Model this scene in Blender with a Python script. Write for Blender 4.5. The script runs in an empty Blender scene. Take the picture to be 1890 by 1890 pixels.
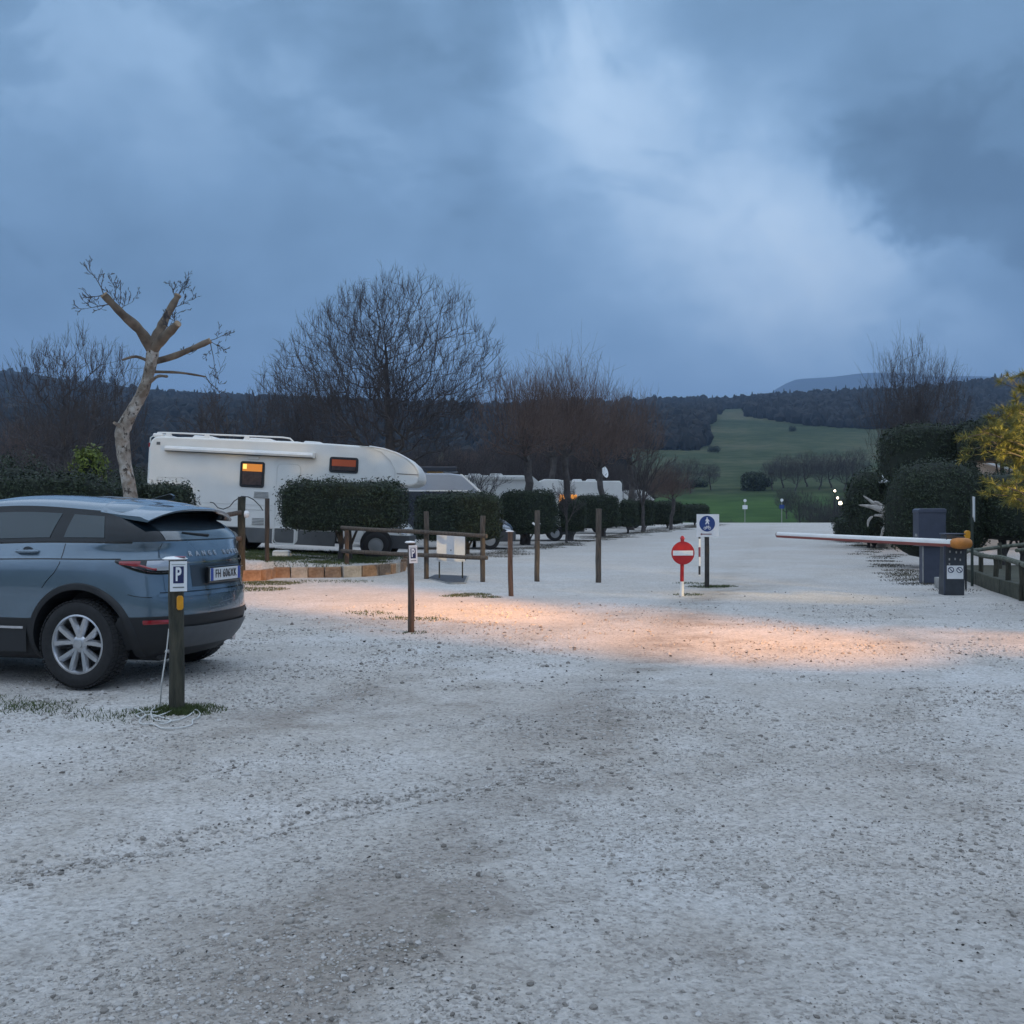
import bpy, bmesh, math, random
import numpy as np
from mathutils import Vector, Matrix

# ------------------------------------------------------------------ camera, sky, sun, exposure
S = bpy.context.scene
COL = S.collection
R = math.radians
EYE = 1.48                      # eye height above the gravel
F = 1890.0                      # focal length in photograph pixels
HOR = 950.0                     # eye-level line in the photograph

cam_d = bpy.data.cameras.new('camera')
cam_d.sensor_width = 36.0
cam_d.lens = 36.0
cam_d.clip_start = 0.05
cam_d.clip_end = 24000
cam = bpy.data.objects.new('camera', cam_d)
COL.objects.link(cam)
cam.location = (0, 0, EYE)
cam.rotation_euler = (R(90) + 5.0 / F, 0, 0)
S.camera = cam

S.view_settings.view_transform = 'Standard'
S.view_settings.look = 'None'
S.view_settings.exposure = 0.7
S.view_settings.gamma = 1.0
S.view_settings.use_curve_mapping = False
S.cycles.use_denoising = True
S.cycles.max_bounces = 5
S.cycles.diffuse_bounces = 3
S.cycles.glossy_bounces = 3
S.cycles.transmission_bounces = 2
S.cycles.volume_bounces = 0
S.cycles.sample_clamp_indirect = 4.0

SUN_EL, SUN_AZ = R(70), R(205)   # a veiled sun high behind the camera; heavy cloud spreads it
w = bpy.data.worlds.new('World')
S.world = w
w.use_nodes = True
NT = w.node_tree
for n in list(NT.nodes):
    NT.nodes.remove(n)


def nd(nt, kind, **kw):
    n = nt.nodes.new(kind)
    for k, v in kw.items():
        setattr(n, k, v)
    return n


def mth(nt, op, a, b=None, c=None, clamp=False):
    n = nt.nodes.new('ShaderNodeMath')
    n.operation = op
    n.use_clamp = clamp
    for i, v in enumerate((a, b, c)):
        if v is None:
            continue
        if isinstance(v, (int, float)):
            n.inputs[i].default_value = v
        else:
            nt.links.new(v, n.inputs[i])
    return n.outputs[0]


def ramp(nt, fac, stops, interp='LINEAR'):
    n = nt.nodes.new('ShaderNodeValToRGB')
    n.color_ramp.interpolation = interp
    e = n.color_ramp.elements
    while len(e) < len(stops):
        e.new(0.5)
    for el, (p, c) in zip(e, stops):
        el.position = p
        el.color = c if len(c) == 4 else (*c, 1)
    nt.links.new(fac, n.inputs[0])
    return n.outputs[0]


def build_sky():
    nt = NT
    L = nt.links.new
    out = nd(nt, 'ShaderNodeOutputWorld')
    bg = nd(nt, 'ShaderNodeBackground')
    L(bg.outputs[0], out.inputs[0])
    tc = nd(nt, 'ShaderNodeTexCoord')
    dirv = tc.outputs['Generated']

    def noise(scale, detail, rough, sz=1.7, off=(0, 0, 0), dist=0.0):
        mp = nd(nt, 'ShaderNodeMapping')
        mp.inputs['Scale'].default_value = (1, 1, sz); mp.inputs['Location'].default_value = off
        mp.inputs['Rotation'].default_value = (0, R(24), 0)
        L(dirv, mp.inputs[0])
        n = nd(nt, 'ShaderNodeTexNoise')
        n.inputs['Scale'].default_value = scale; n.inputs['Detail'].default_value = detail
        n.inputs['Roughness'].default_value = rough; n.inputs['Distortion'].default_value = dist
        L(mp.outputs[0], n.inputs['Vector'])
        return n
    n1 = noise(2.3, 9, 0.57, 1.5, (3.1, 0.4, 1.9), 0.25)
    n2 = noise(6.0, 9, 0.62, 1.6, (0.7, 2.2, 5.1), 0.3)
    nw = noise(3.4, 8, 0.62, 1.2, (1.3, 0.2, 0.6))
    sw = nd(nt, 'ShaderNodeVectorMath', operation='SUBTRACT')
    L(nw.outputs['Color'], sw.inputs[0]); sw.inputs[1].default_value = (0.5, 0.5, 0.5)
    sc = nd(nt, 'ShaderNodeVectorMath', operation='SCALE')
    L(sw.outputs[0], sc.inputs[0]); sc.inputs['Scale'].default_value = 0.26
    ad = nd(nt, 'ShaderNodeVectorMath', operation='ADD')
    L(dirv, ad.inputs[0]); L(sc.outputs[0], ad.inputs[1])
    val = mth(nt, 'ADD', mth(nt, 'MULTIPLY', mth(nt, 'SUBTRACT', n1.outputs[0], 0.5), 0.60),
              mth(nt, 'MULTIPLY', mth(nt, 'SUBTRACT', n2.outputs[0], 0.5), 0.46))
    val = mth(nt, 'ADD', val, 0.40)
    # torn scud with clearer edges under the smooth layer
    n3 = noise(4.1, 9, 0.58, 1.9, (5.2, 1.1, 0.3), 0.5)
    mr3 = nd(nt, 'ShaderNodeMapRange', interpolation_type='SMOOTHSTEP')
    L(n3.outputs[0], mr3.inputs[0]); mr3.inputs[1].default_value = 0.49; mr3.inputs[2].default_value = 0.60
    val = mth(nt, 'SUBTRACT', mth(nt, 'ADD', val, 0.03), mth(nt, 'MULTIPLY', mr3.outputs[0], 0.11))
    rag = mth(nt, 'MULTIPLY', mth(nt, 'SUBTRACT', n2.outputs[0], 0.5), 1.1)
    # cloud banks and breaks: direction (px,py), radius, stretch, angle, weight, edge (1 = soft, small = ragged)
    lobes = [
        (1270, 250, 190, 2.3, 50, 0.34, 1.0), (1450, 470, 170, 1.8, 40, 0.12, 1.0), (1000, 130, 110, 1.5, 20, 0.12, 1.0), (1090, 160, 60, 2.0, 50, 0.12, 1.0),
        (1720, 120, 260, 2.0, 10, -0.17, 0.35), (1830, 345, 125, 2.2, 30, -0.25, 0.30), (1570, 400, 110, 1.5, 40, 0.12, 1.0), (850, 30, 150, 3.4, 6, -0.14, 0.35),
        (640, 280, 260, 1.5, 40, -0.10, 0.4), (70, 80, 190, 1.2, 0, 0.12, 1.0), (480, 70, 150, 1.6, 20, 0.09, 1.0),
        (90, 520, 330, 1.8, 0, -0.12, 1.0), (330, 170, 130, 1.0, 0, 0.07, 1.0), (1860, 270, 50, 1.5, 30, 0.20, 0.5), (1850, 480, 120, 1.5, 60, -0.10, 0.4),
    ]
    for (px, py, rad, st, ang, wt, edge) in lobes:
        d = Vector(((px - 945) / F, 1.0, -(py - HOR) / F)).normalized()
        right = Vector((d.y, -d.x, 0)).normalized()
        up = right.cross(d)
        a = R(-ang)
        e1 = right * math.cos(a) + up * math.sin(a)
        e2 = -right * math.sin(a) + up * math.cos(a)
        rr = rad / F
        acc = None
        for e, r_ in ((e1, rr * st), (e2, rr)):
            dp = nd(nt, 'ShaderNodeVectorMath', operation='DOT_PRODUCT')
            L(ad.outputs[0], dp.inputs[0]); dp.inputs[1].default_value = e
            t = mth(nt, 'DIVIDE', mth(nt, 'SUBTRACT', dp.outputs['Value'], e.dot(d)), r_)
            t = mth(nt, 'MULTIPLY', t, t)
            acc = t if acc is None else mth(nt, 'ADD', acc, t)
        g = mth(nt, 'EXPONENT', mth(nt, 'MULTIPLY', acc, -1.0))
        if edge < 1.0:
            g = mth(nt, 'ADD', g, mth(nt, 'MULTIPLY', rag, 0.45))
            mr = nd(nt, 'ShaderNodeMapRange', interpolation_type='SMOOTHSTEP')
            L(g, mr.inputs[0]); mr.inputs[1].default_value = 0.45 - edge * 0.6; mr.inputs[2].default_value = 0.45 + edge * 0.6
            g = mr.outputs[0]
        dp = nd(nt, 'ShaderNodeVectorMath', operation='DOT_PRODUCT')
        L(ad.outputs[0], dp.inputs[0]); dp.inputs[1].default_value = d
        g = mth(nt, 'MULTIPLY', g, mth(nt, 'GREATER_THAN', dp.outputs['Value'], 0.2))
        val = mth(nt, 'ADD', val, mth(nt, 'MULTIPLY', g, wt))
    col = ramp(nt, val, [(0.0, (0.056, 0.104, 0.160)), (0.20, (0.086, 0.154, 0.235)), (0.40, (0.142, 0.240, 0.365)),
                         (0.60, (0.240, 0.365, 0.52)), (0.80, (0.38, 0.51, 0.66)), (1.0, (0.56, 0.67, 0.78))])
    sky = nd(nt, 'ShaderNodeTexSky', sky_type='NISHITA', sun_disc=False)
    sky.sun_elevation = SUN_EL
    sky.sun_rotation = SUN_AZ
    mx = nd(nt, 'ShaderNodeMix', data_type='RGBA', blend_type='ADD')
    mx.inputs['Factor'].default_value = 0.006
    L(col, mx.inputs['A']); L(sky.outputs[0], mx.inputs['B'])
    L(mx.outputs['Result'], bg.inputs[0])
    bg.inputs[1].default_value = 1.0


build_sky()

sd = bpy.data.lights.new('sun', 'SUN')
sd.energy = 1.5
sd.angle = R(140)
sd.color = (0.89, 0.935, 1.0)
sun = bpy.data.objects.new('sun', sd)
COL.objects.link(sun)
sdir = Vector((math.cos(SUN_EL) * math.sin(SUN_AZ), math.cos(SUN_EL) * math.cos(SUN_AZ), math.sin(SUN_EL)))
sun.rotation_euler = sdir.to_track_quat('Z', 'Y').to_euler()
sun.location = (0, 0, 40)


# ------------------------------------------------------------------ helpers
def P(px, py, d):
    """world point seen at photograph pixel (px, py) at depth d"""
    return Vector(((px - 945.0) * d / F, d, EYE - (py - HOR) * d / F))


def tag(o, label=None, cat=None, group=None, kind=None):
    if label: o['label'] = label
    if cat: o['category'] = cat
    if group: o['group'] = group
    if kind: o['kind'] = kind
    return o


def empty(name, loc, rz=0.0, label=None, cat=None, group=None, ry=0.0, rx=0.0):
    o = bpy.data.objects.new(name, None)
    o.empty_display_size = 0.2
    COL.objects.link(o)
    o.location = loc
    o.rotation_euler = (rx, ry, rz)
    return tag(o, label, cat, group)


def copy_tree(o, parent=None):
    c = o.copy()
    COL.objects.link(c)
    if parent is not None:
        c.parent = parent
    for ch in list(o.children):
        copy_tree(ch, c)
    return c


def np_mesh(name, verts, faces, mats=None, smooth=False):
    """verts (N,3), faces (M,k) arrays of one face size"""
    verts = np.asarray(verts, dtype=np.float32)
    faces = np.asarray(faces, dtype=np.int32)
    me = bpy.data.meshes.new(name)
    m, k = faces.shape
    me.vertices.add(len(verts))
    me.vertices.foreach_set('co', verts.ravel())
    me.loops.add(m * k)
    me.loops.foreach_set('vertex_index', faces.ravel())
    me.polygons.add(m)
    me.polygons.foreach_set('loop_start', np.arange(0, m * k, k, dtype=np.int32))
    try:
        me.polygons.foreach_set('loop_total', np.full(m, k, dtype=np.int32))
    except Exception:
        pass
    me.polygons.foreach_set('use_smooth', np.full(m, smooth, dtype=bool))
    me.update(calc_edges=True)
    me.validate()
    for mm in (mats or []):
        me.materials.append(mm)
    return me


def link(name, me, parent=None):
    o = bpy.data.objects.new(name, me)
    COL.objects.link(o)
    if parent is not None:
        o.parent = parent
    return o


class MB:
    def __init__(s):
        s.v = []; s.f = []; s.m = []

    def add(s, vs, fs, mi=0):
        b = len(s.v)
        s.v += [tuple(p) for p in vs]
        s.f += [tuple(b + i for i in f) for f in fs]
        s.m += [mi] * len(fs)
        return s

    def box(s, x0, x1, y0, y1, z0, z1, mi=0, mat=None):
        vs = [(x0, y0, z0), (x1, y0, z0), (x1, y1, z0), (x0, y1, z0), (x0, y0, z1), (x1, y0, z1), (x1, y1, z1), (x0, y1, z1)]
        if mat is not None:
            vs = [mat @ Vector(p) for p in vs]
        return s.add(vs, [(0, 3, 2, 1), (4, 5, 6, 7), (0, 1, 5, 4), (1, 2, 6, 5), (2, 3, 7, 6), (3, 0, 4, 7)], mi)

    def prism_xz(s, poly, y0, y1, mi=0):
        n = len(poly)
        vs = [(x, y0, z) for x, z in poly] + [(x, y1, z) for x, z in poly]
        fs = [tuple(range(n)), tuple(range(2 * n - 1, n - 1, -1))] + [((i + 1) % n, i, n + i, n + (i + 1) % n) for i in range(n)]
        return s.add(vs, fs, mi)

    def prism_xy(s, poly, z0, z1, mi=0):
        n = len(poly)
        vs = [(x, y, z0) for x, y in poly] + [(x, y, z1) for x, y in poly]
        fs = [tuple(range(n - 1, -1, -1)), tuple(range(n, 2 * n))] + [(i, (i + 1) % n, n + (i + 1) % n, n + i) for i in range(n)]
        return s.add(vs, fs, mi)

    def tube(s, pts, r, n=8, caps=True, mi=0, sx=1.0):
        pts = [Vector(p) for p in pts]
        rs = r if isinstance(r, (list, tuple)) else [r] * len(pts)
        ring = []
        prev = None
        b = len(s.v)
        for i, p in enumerate(pts):
            t = (pts[min(i + 1, len(pts) - 1)] - pts[max(i - 1, 0)])
            if t.length < 1e-9: t = Vector((0, 0, 1))
            t.normalize()
            if prev is None:
                a = Vector((0, 0, 1)) if abs(t.z) < 0.9 else Vector((1, 0, 0))
                u = t.cross(a).normalized()
            else:
                u = (prev - t * prev.dot(t)).normalized()
            prev = u
            v2 = t.cross(u)
            for k in range(n):
                an = 2 * math.pi * k / n
                s.v.append(tuple(p + (u * math.cos(an) * sx + v2 * math.sin(an)) * rs[i]))
        fs = []
        for i in range(len(pts) - 1):
            for k in range(n):
                a0 = b + i * n + k; a1 = b + i * n + (k + 1) % n
                fs.append((a0, a1, a1 + n, a0 + n))
        if caps:
            fs.append(tuple(b + k for k in range(n - 1, -1, -1)))
            e = b + (len(pts) - 1) * n
            fs.append(tuple(e + k for k in range(n)))
        s.f += fs; s.m += [mi] * len(fs)
        return s

    def lathe(s, prof, n=24, axis='z', c=(0, 0, 0), mi=0, close=False):
        """prof [(radius, height)] turned about an axis"""
        b = len(s.v)
        for (r, h) in prof:
            for k in range(n):
                a = 2 * math.pi * k / n
                p = (r * math.cos(a), r * math.sin(a), h)
                if axis == 'y': p = (p[0], p[2], p[1])
                if axis == 'x': p = (p[2], p[0], p[1])
                s.v.append((p[0] + c[0], p[1] + c[1], p[2] + c[2]))
        m = len(prof)
        fs = []
        for i in range(m - 1 if not close else m):
            for k in range(n):
                i2 = (i + 1) % m
                fs.append((b + i * n + k, b + i * n + (k + 1) % n, b + i2 * n + (k + 1) % n, b + i2 * n + k))
        if not close:
            if prof[0][0] > 1e-4: fs.append(tuple(b + k for k in range(n - 1, -1, -1)))
            if prof[-1][0] > 1e-4: fs.append(tuple(b + (m - 1) * n + k for k in range(n)))
        s.f += fs; s.m += [mi] * len(fs)
        return s

    def grid(s, rows, mi=0, closed=False):
        """rows: list of equal-length point lists"""
        b = len(s.v); n = len(rows[0])
        for r in rows: s.v += [tuple(p) for p in r]
        fs = []
        for i in range(len(rows) - 1):
            for k in range(n if closed else n - 1):
                fs.append((b + i * n + k, b + i * n + (k + 1) % n, b + (i + 1) * n + (k + 1) % n, b + (i + 1) * n + k))
        s.f += fs; s.m += [mi] * len(fs)
        return s

    def build(s, name, mats, parent=None, smooth=False, bevel=0.0, seg=2, ang=35, solid=0.0, subsurf=0):
        me = bpy.data.meshes.new(name)
        me.from_pydata(s.v, [], s.f)
        if not isinstance(mats, (list, tuple)): mats = [mats]
        for m in mats: me.materials.append(m)
        if len(mats) > 1:
            me.polygons.foreach_set('material_index', s.m)
        bm = bmesh.new(); bm.from_mesh(me)
        bmesh.ops.remove_doubles(bm, verts=bm.verts, dist=1e-5)
        bmesh.ops.recalc_face_normals(bm, faces=bm.faces)
        bm.to_mesh(me); bm.free()
        if smooth:
            me.polygons.foreach_set('use_smooth', [True] * len(me.polygons))
            me.set_sharp_from_angle(angle=R(ang))
        me.update()
        o = link(name, me, parent)
        if solid:
            md = o.modifiers.new('solid', 'SOLIDIFY'); md.thickness = solid; md.offset = -1
        if subsurf:
            md = o.modifiers.new('sub', 'SUBSURF'); md.levels = subsurf; md.render_levels = subsurf
        if bevel:
            md = o.modifiers.new('bevel', 'BEVEL'); md.width = bevel; md.segments = seg; md.limit_method = 'ANGLE'; md.angle_limit = R(30)
        return o


def text_mesh(txt, size, mat, extr=0.002, bold=0.0, space=1.0):
    """flat lettering lying in XZ, facing -Y, centred on the origin"""
    cu = bpy.data.curves.new('lettering', 'FONT')
    cu.body = txt; cu.size = size; cu.extrude = extr; cu.offset = bold; cu.space_character = space
    cu.align_x = 'CENTER'; cu.align_y = 'CENTER'; cu.resolution_u = 3
    ob = bpy.data.objects.new('lettering', cu)
    COL.objects.link(ob)
    dg = bpy.context.evaluated_depsgraph_get(); dg.update()
    me = bpy.data.meshes.new_from_object(ob.evaluated_get(dg))
    bpy.data.objects.remove(ob); bpy.data.curves.remove(cu)
    me.transform(Matrix.Rotation(R(90), 4, 'X'))
    me.materials.clear(); me.materials.append(mat)
    return me


# value noise on numpy arrays
_NR = np.random.default_rng(7)
_LAT = _NR.random((256, 256))


def vnoise(x, y, s=1.0, o=0):
    x = np.asarray(x, float) * s + 37.3 * o + 1000; y = np.asarray(y, float) * s + 11.7 * o + 1000
    xi = np.floor(x).astype(int); yi = np.floor(y).astype(int)
    fx = x - xi; fy = y - yi
    fx = fx * fx * (3 - 2 * fx); fy = fy * fy * (3 - 2 * fy)
    a = _LAT[xi % 256, yi % 256]; b = _LAT[(xi + 1) % 256, yi % 256]
    c = _LAT[xi % 256, (yi + 1) % 256]; d = _LAT[(xi + 1) % 256, (yi + 1) % 256]
    return (a * (1 - fx) + b * fx) * (1 - fy) + (c * (1 - fx) + d * fx) * fy


def sstep(a, b, x):
    t = np.clip((np.asarray(x, float) - a) / (b - a), 0, 1)
    return t * t * (3 - 2 * t)


# ------------------------------------------------------------------ materials
MATS = {}


def mat(name, col, rough=0.6, metal=0.0, var=0.0, vscale=8.0, bump=0.0, bscale=40.0, coat=0.0, emit=None, estr=0.0,
        spec=0.5, col2=None, detail=5, trans=0.0, stretch=None):
    if name in MATS: return MATS[name]
    m = bpy.data.materials.new(name)
    m.use_nodes = True
    nt = m.node_tree
    b = nt.nodes['Principled BSDF']
    b.inputs['Base Color'].default_value = (*col, 1)
    b.inputs['Roughness'].default_value = rough
    b.inputs['Metallic'].default_value = metal
    b.inputs['Coat Weight'].default_value = coat
    b.inputs['Coat Roughness'].default_value = 0.04
    b.inputs['Specular IOR Level'].default_value = spec
    if trans: b.inputs['Transmission Weight'].default_value = trans
    if emit:
        b.inputs['Emission Color'].default_value = (*emit, 1)
        b.inputs['Emission Strength'].default_value = estr
    vec = None
    if var or bump or col2:
        tc = nt.nodes.new('ShaderNodeTexCoord')
        vec = tc.outputs['Object']
        if stretch:
            mp = nt.nodes.new('ShaderNodeMapping')
            mp.inputs['Scale'].default_value = stretch
            nt.links.new(vec, mp.inputs[0]); vec = mp.outputs[0]
    if var or col2:
        n = nt.nodes.new('ShaderNodeTexNoise')
        n.inputs['Scale'].default_value = vscale
        n.inputs['Detail'].default_value = detail
        n.inputs['Roughness'].default_value = 0.6
        nt.links.new(vec, n.inputs['Vector'])
        if col2:
            a, c = col, col2
        else:
            a = tuple(max(0, c * (1 - var)) for c in col); c = tuple(min(1, c * (1 + var)) for c in col)
        out = ramp(nt, n.outputs[0], [(0.32, a), (0.68, c)])
        nt.links.new(out, b.inputs['Base Color'])
    if bump:
        n = nt.nodes.new('ShaderNodeTexNoise')
        n.inputs['Scale'].default_value = bscale
        n.inputs['Detail'].default_value = 6
        nt.links.new(vec, n.inputs['Vector'])
        bp = nt.nodes.new('ShaderNodeBump')
        bp.inputs['Strength'].default_value = bump
        bp.inputs['Distance'].default_value = 0.02
        nt.links.new(n.outputs[0], bp.inputs['Height'])
        nt.links.new(bp.outputs[0], b.inputs['Normal'])
    MATS[name] = m
    return m


def leaf_mat(name, c1, c2, scale=3.0, rough=0.55, island=True):
    if name in MATS: return MATS[name]
    m = bpy.data.materials.new(name); m.use_nodes = True
    nt = m.node_tree; b = nt.nodes['Principled BSDF']
    b.inputs['Roughness'].default_value = rough
    b.inputs['Specular IOR Level'].default_value = 0.35
    g = nt.nodes.new('ShaderNodeNewGeometry')
    tc = nt.nodes.new('ShaderNodeTexCoord')
    n = nt.nodes.new('ShaderNodeTexNoise'); n.inputs['Scale'].default_value = scale; n.inputs['Detail'].default_value = 4
    nt.links.new(tc.outputs['Object'], n.inputs['Vector'])
    f = mth(nt, 'ADD', mth(nt, 'MULTIPLY', g.outputs['Random Per Island'], 0.55), mth(nt, 'MULTIPLY', n.outputs[0], 0.5))
    nt.links.new(ramp(nt, f, [(0.2, c1), (0.85, c2)]), b.inputs['Base Color'])
    MATS[name] = m
    return m


M_black = mat('black_plastic', (0.012, 0.013, 0.015), 0.55, bump=0.05, bscale=300)
M_rubber = mat('tyre_rubber', (0.014, 0.014, 0.015), 0.8, var=0.3, vscale=30, bump=0.1, bscale=120)
M_white = mat('white_gelcoat', (0.70, 0.70, 0.68), 0.32, var=0.06, vscale=1.2, coat=0.3)
M_whitep = mat('white_plastic', (0.74, 0.74, 0.73), 0.4, var=0.05, vscale=4)
M_grime = mat('weathered_white', (0.62, 0.62, 0.60), 0.5, var=0.12, vscale=3)
M_greyp = mat('grey_skirt', (0.10, 0.105, 0.11), 0.5, var=0.15, vscale=2)
M_glass = mat('dark_glass', (0.005, 0.009, 0.013), 0.05, spec=0.35)
M_chrome = mat('chrome_trim', (0.6, 0.6, 0.62), 0.15, metal=1.0)
M_alloy = mat('alloy_wheel', (0.50, 0.51, 0.53), 0.28, metal=0.9, var=0.08, vscale=20)
M_alloyd = mat('dark_alloy', (0.05, 0.052, 0.055), 0.4, metal=0.6)
M_wood = mat('weathered_wood', (0.045, 0.036, 0.029), 0.85, col2=(0.13, 0.105, 0.085), vscale=6, bump=0.5, bscale=30, stretch=(6, 6, 0.7))
M_woodr = mat('brown_wood', (0.07, 0.042, 0.028), 0.85, col2=(0.17, 0.105, 0.07), vscale=6, bump=0.5, bscale=30, stretch=(6, 6, 0.7))
M_woodd = mat('mossy_wood', (0.020, 0.022, 0.016), 0.9, col2=(0.07, 0.065, 0.045), vscale=5, bump=0.6, bscale=25, stretch=(5, 5, 0.8))
M_woodg = mat('mossy_rail', (0.055, 0.065, 0.045), 0.9, col2=(0.15, 0.155, 0.12), vscale=7, bump=0.6, bscale=25)
M_bark = mat('dark_bark', (0.040, 0.036, 0.036), 0.9, col2=(0.095, 0.084, 0.080), vscale=4, bump=0.7, bscale=14)
M_twig = mat('dark_twigs', (0.060, 0.052, 0.054), 0.85, var=0.3, vscale=0.8)
M_twigo = mat('reddish_twigs', (0.118, 0.082, 0.070), 0.85, var=0.35, vscale=0.7)
M_pale = mat('pale_bark', (0.055, 0.042, 0.030), 0.85, col2=(0.42, 0.38, 0.33), vscale=5.5, bump=0.8, bscale=10, detail=8)
M_signw = mat('sign_white', (0.72, 0.73, 0.74), 0.4, var=0.05, vscale=6)
M_signb = mat('sign_blue', (0.012, 0.045, 0.19), 0.4, var=0.1, vscale=9)
M_navy = mat('sign_navy', (0.012, 0.02, 0.085), 0.4)
M_signr = mat('sign_red', (0.42, 0.012, 0.016), 0.4, var=0.1, vscale=9)
M_black2 = mat('sign_black', (0.015, 0.015, 0.018), 0.5)
M_ink = mat('faded_ink', (0.16, 0.18, 0.17), 0.6)
M_amber = mat('amber_reflector', (0.62, 0.27, 0.01), 0.35, var=0.1, vscale=30)
M_orange = mat('orange_plastic', (0.44, 0.17, 0.03), 0.5, var=0.2, vscale=12)
M_cab = mat('blue_grey_steel', (0.045, 0.055, 0.085), 0.45, var=0.15, vscale=4, bump=0.05, bscale=60)
M_cabd = mat('dark_grey_steel', (0.030, 0.036, 0.045), 0.5, var=0.25, vscale=6)
M_rope = mat('white_rope', (0.55, 0.55, 0.53), 0.8, var=0.15, vscale=40)
M_cable = mat('black_cable', (0.02, 0.022, 0.028), 0.6)
M_tuff = mat('tuff_block', (0.17, 0.105, 0.065), 0.9, col2=(0.31, 0.215, 0.145), vscale=7, bump=0.7, bscale=30)
M_stone = mat('grey_block', (0.26, 0.24, 0.21), 0.9, col2=(0.42, 0.39, 0.35), vscale=7, bump=0.7, bscale=30)
M_slate = mat('slate_cover', (0.050, 0.058, 0.072), 0.7, var=0.3, vscale=5, bump=0.3, bscale=30)
M_concr = mat('concrete_rim', (0.30, 0.30, 0.29), 0.9, var=0.2, vscale=9, bump=0.4)
M_hedge = leaf_mat('hedge_leaf', (0.008, 0.016, 0.008), (0.030, 0.048, 0.020))
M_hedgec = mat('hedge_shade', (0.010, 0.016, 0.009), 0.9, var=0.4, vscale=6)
M_lime = leaf_mat('yellow_green_leaf', (0.06, 0.09, 0.012), (0.16, 0.20, 0.03))
M_pine = leaf_mat('pine_needle', (0.07, 0.085, 0.016), (0.20, 0.20, 0.05))  # needles yellowed in the colour itself to carry the lamplight
M_grass = leaf_mat('grass_blade', (0.025, 0.045, 0.010), (0.075, 0.10, 0.03), scale=2)
M_litter = leaf_mat('leaf_litter', (0.030, 0.026, 0.016), (0.085, 0.075, 0.045), scale=2)

# ------------------------------------------------------------------ ground
_GY = np.array([-60, 20, 30, 40, 60, 80, 90, 95, 100, 108])
_GZ = np.array([0, 0, 0.08, 0.2, 0.42, 0.66, 0.76, 0.74, 0.45, -0.4])


def gz(X, Y):
    X = np.asarray(X, float); Y = np.asarray(Y, float)
    z = np.interp(Y, _GY, _GZ)
    # raised ground behind the kerb, climbing to the left
    edge = 24.05 + 2.1 * sstep(-3.9, -2.7, X) ** 1.5 * 1.0 + np.where(X > -2.7, (X + 2.7) * 3.0, 0)
    edge = np.where(X < -5.7, 23.2, edge)
    up = sstep(0.0, 0.35, Y - edge) * (1 - sstep(31.5, 36, Y)) * sstep(-2.0, -2.9, X)
    z = z + up * (0.24 + 0.05 * np.clip(-3.68 - X, 0, 8))
    z = z + 0.05 * np.clip(-3.68 - X, 0, 8) * sstep(29, 40, Y) * (1 - up)
    # worn ground: shallow hollows and ruts
    z = z + ((vnoise(X, Y, 0.9, 1) - 0.5) * 0.034 + (vnoise(X, Y, 2.3, 2) - 0.5) * 0.018) * (1 - 0.85 * sstep(9, 24, Y))
    # a rut crossing the foreground
    t = (X + 1.35) * 0.60 - (Y - 4.75) * 0.80 + (vnoise(X, Y, 1.3, 5) - 0.5) * 0.30
    along = (X + 1.35) * 0.80 + (Y - 4.75) * 0.60
    z = z - 0.050 * np.exp(-(t / 0.09) ** 2) * np.exp(-((along - 0.5) / 1.3) ** 2)
    return z


def g1(x, y):
    return float(gz(x, y))


def axis_lines(parts):
    out = []
    for a, b, st in parts:
        out.append(np.arange(a, b, st))
    return np.unique(np.round(np.concatenate(out), 4))


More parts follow.
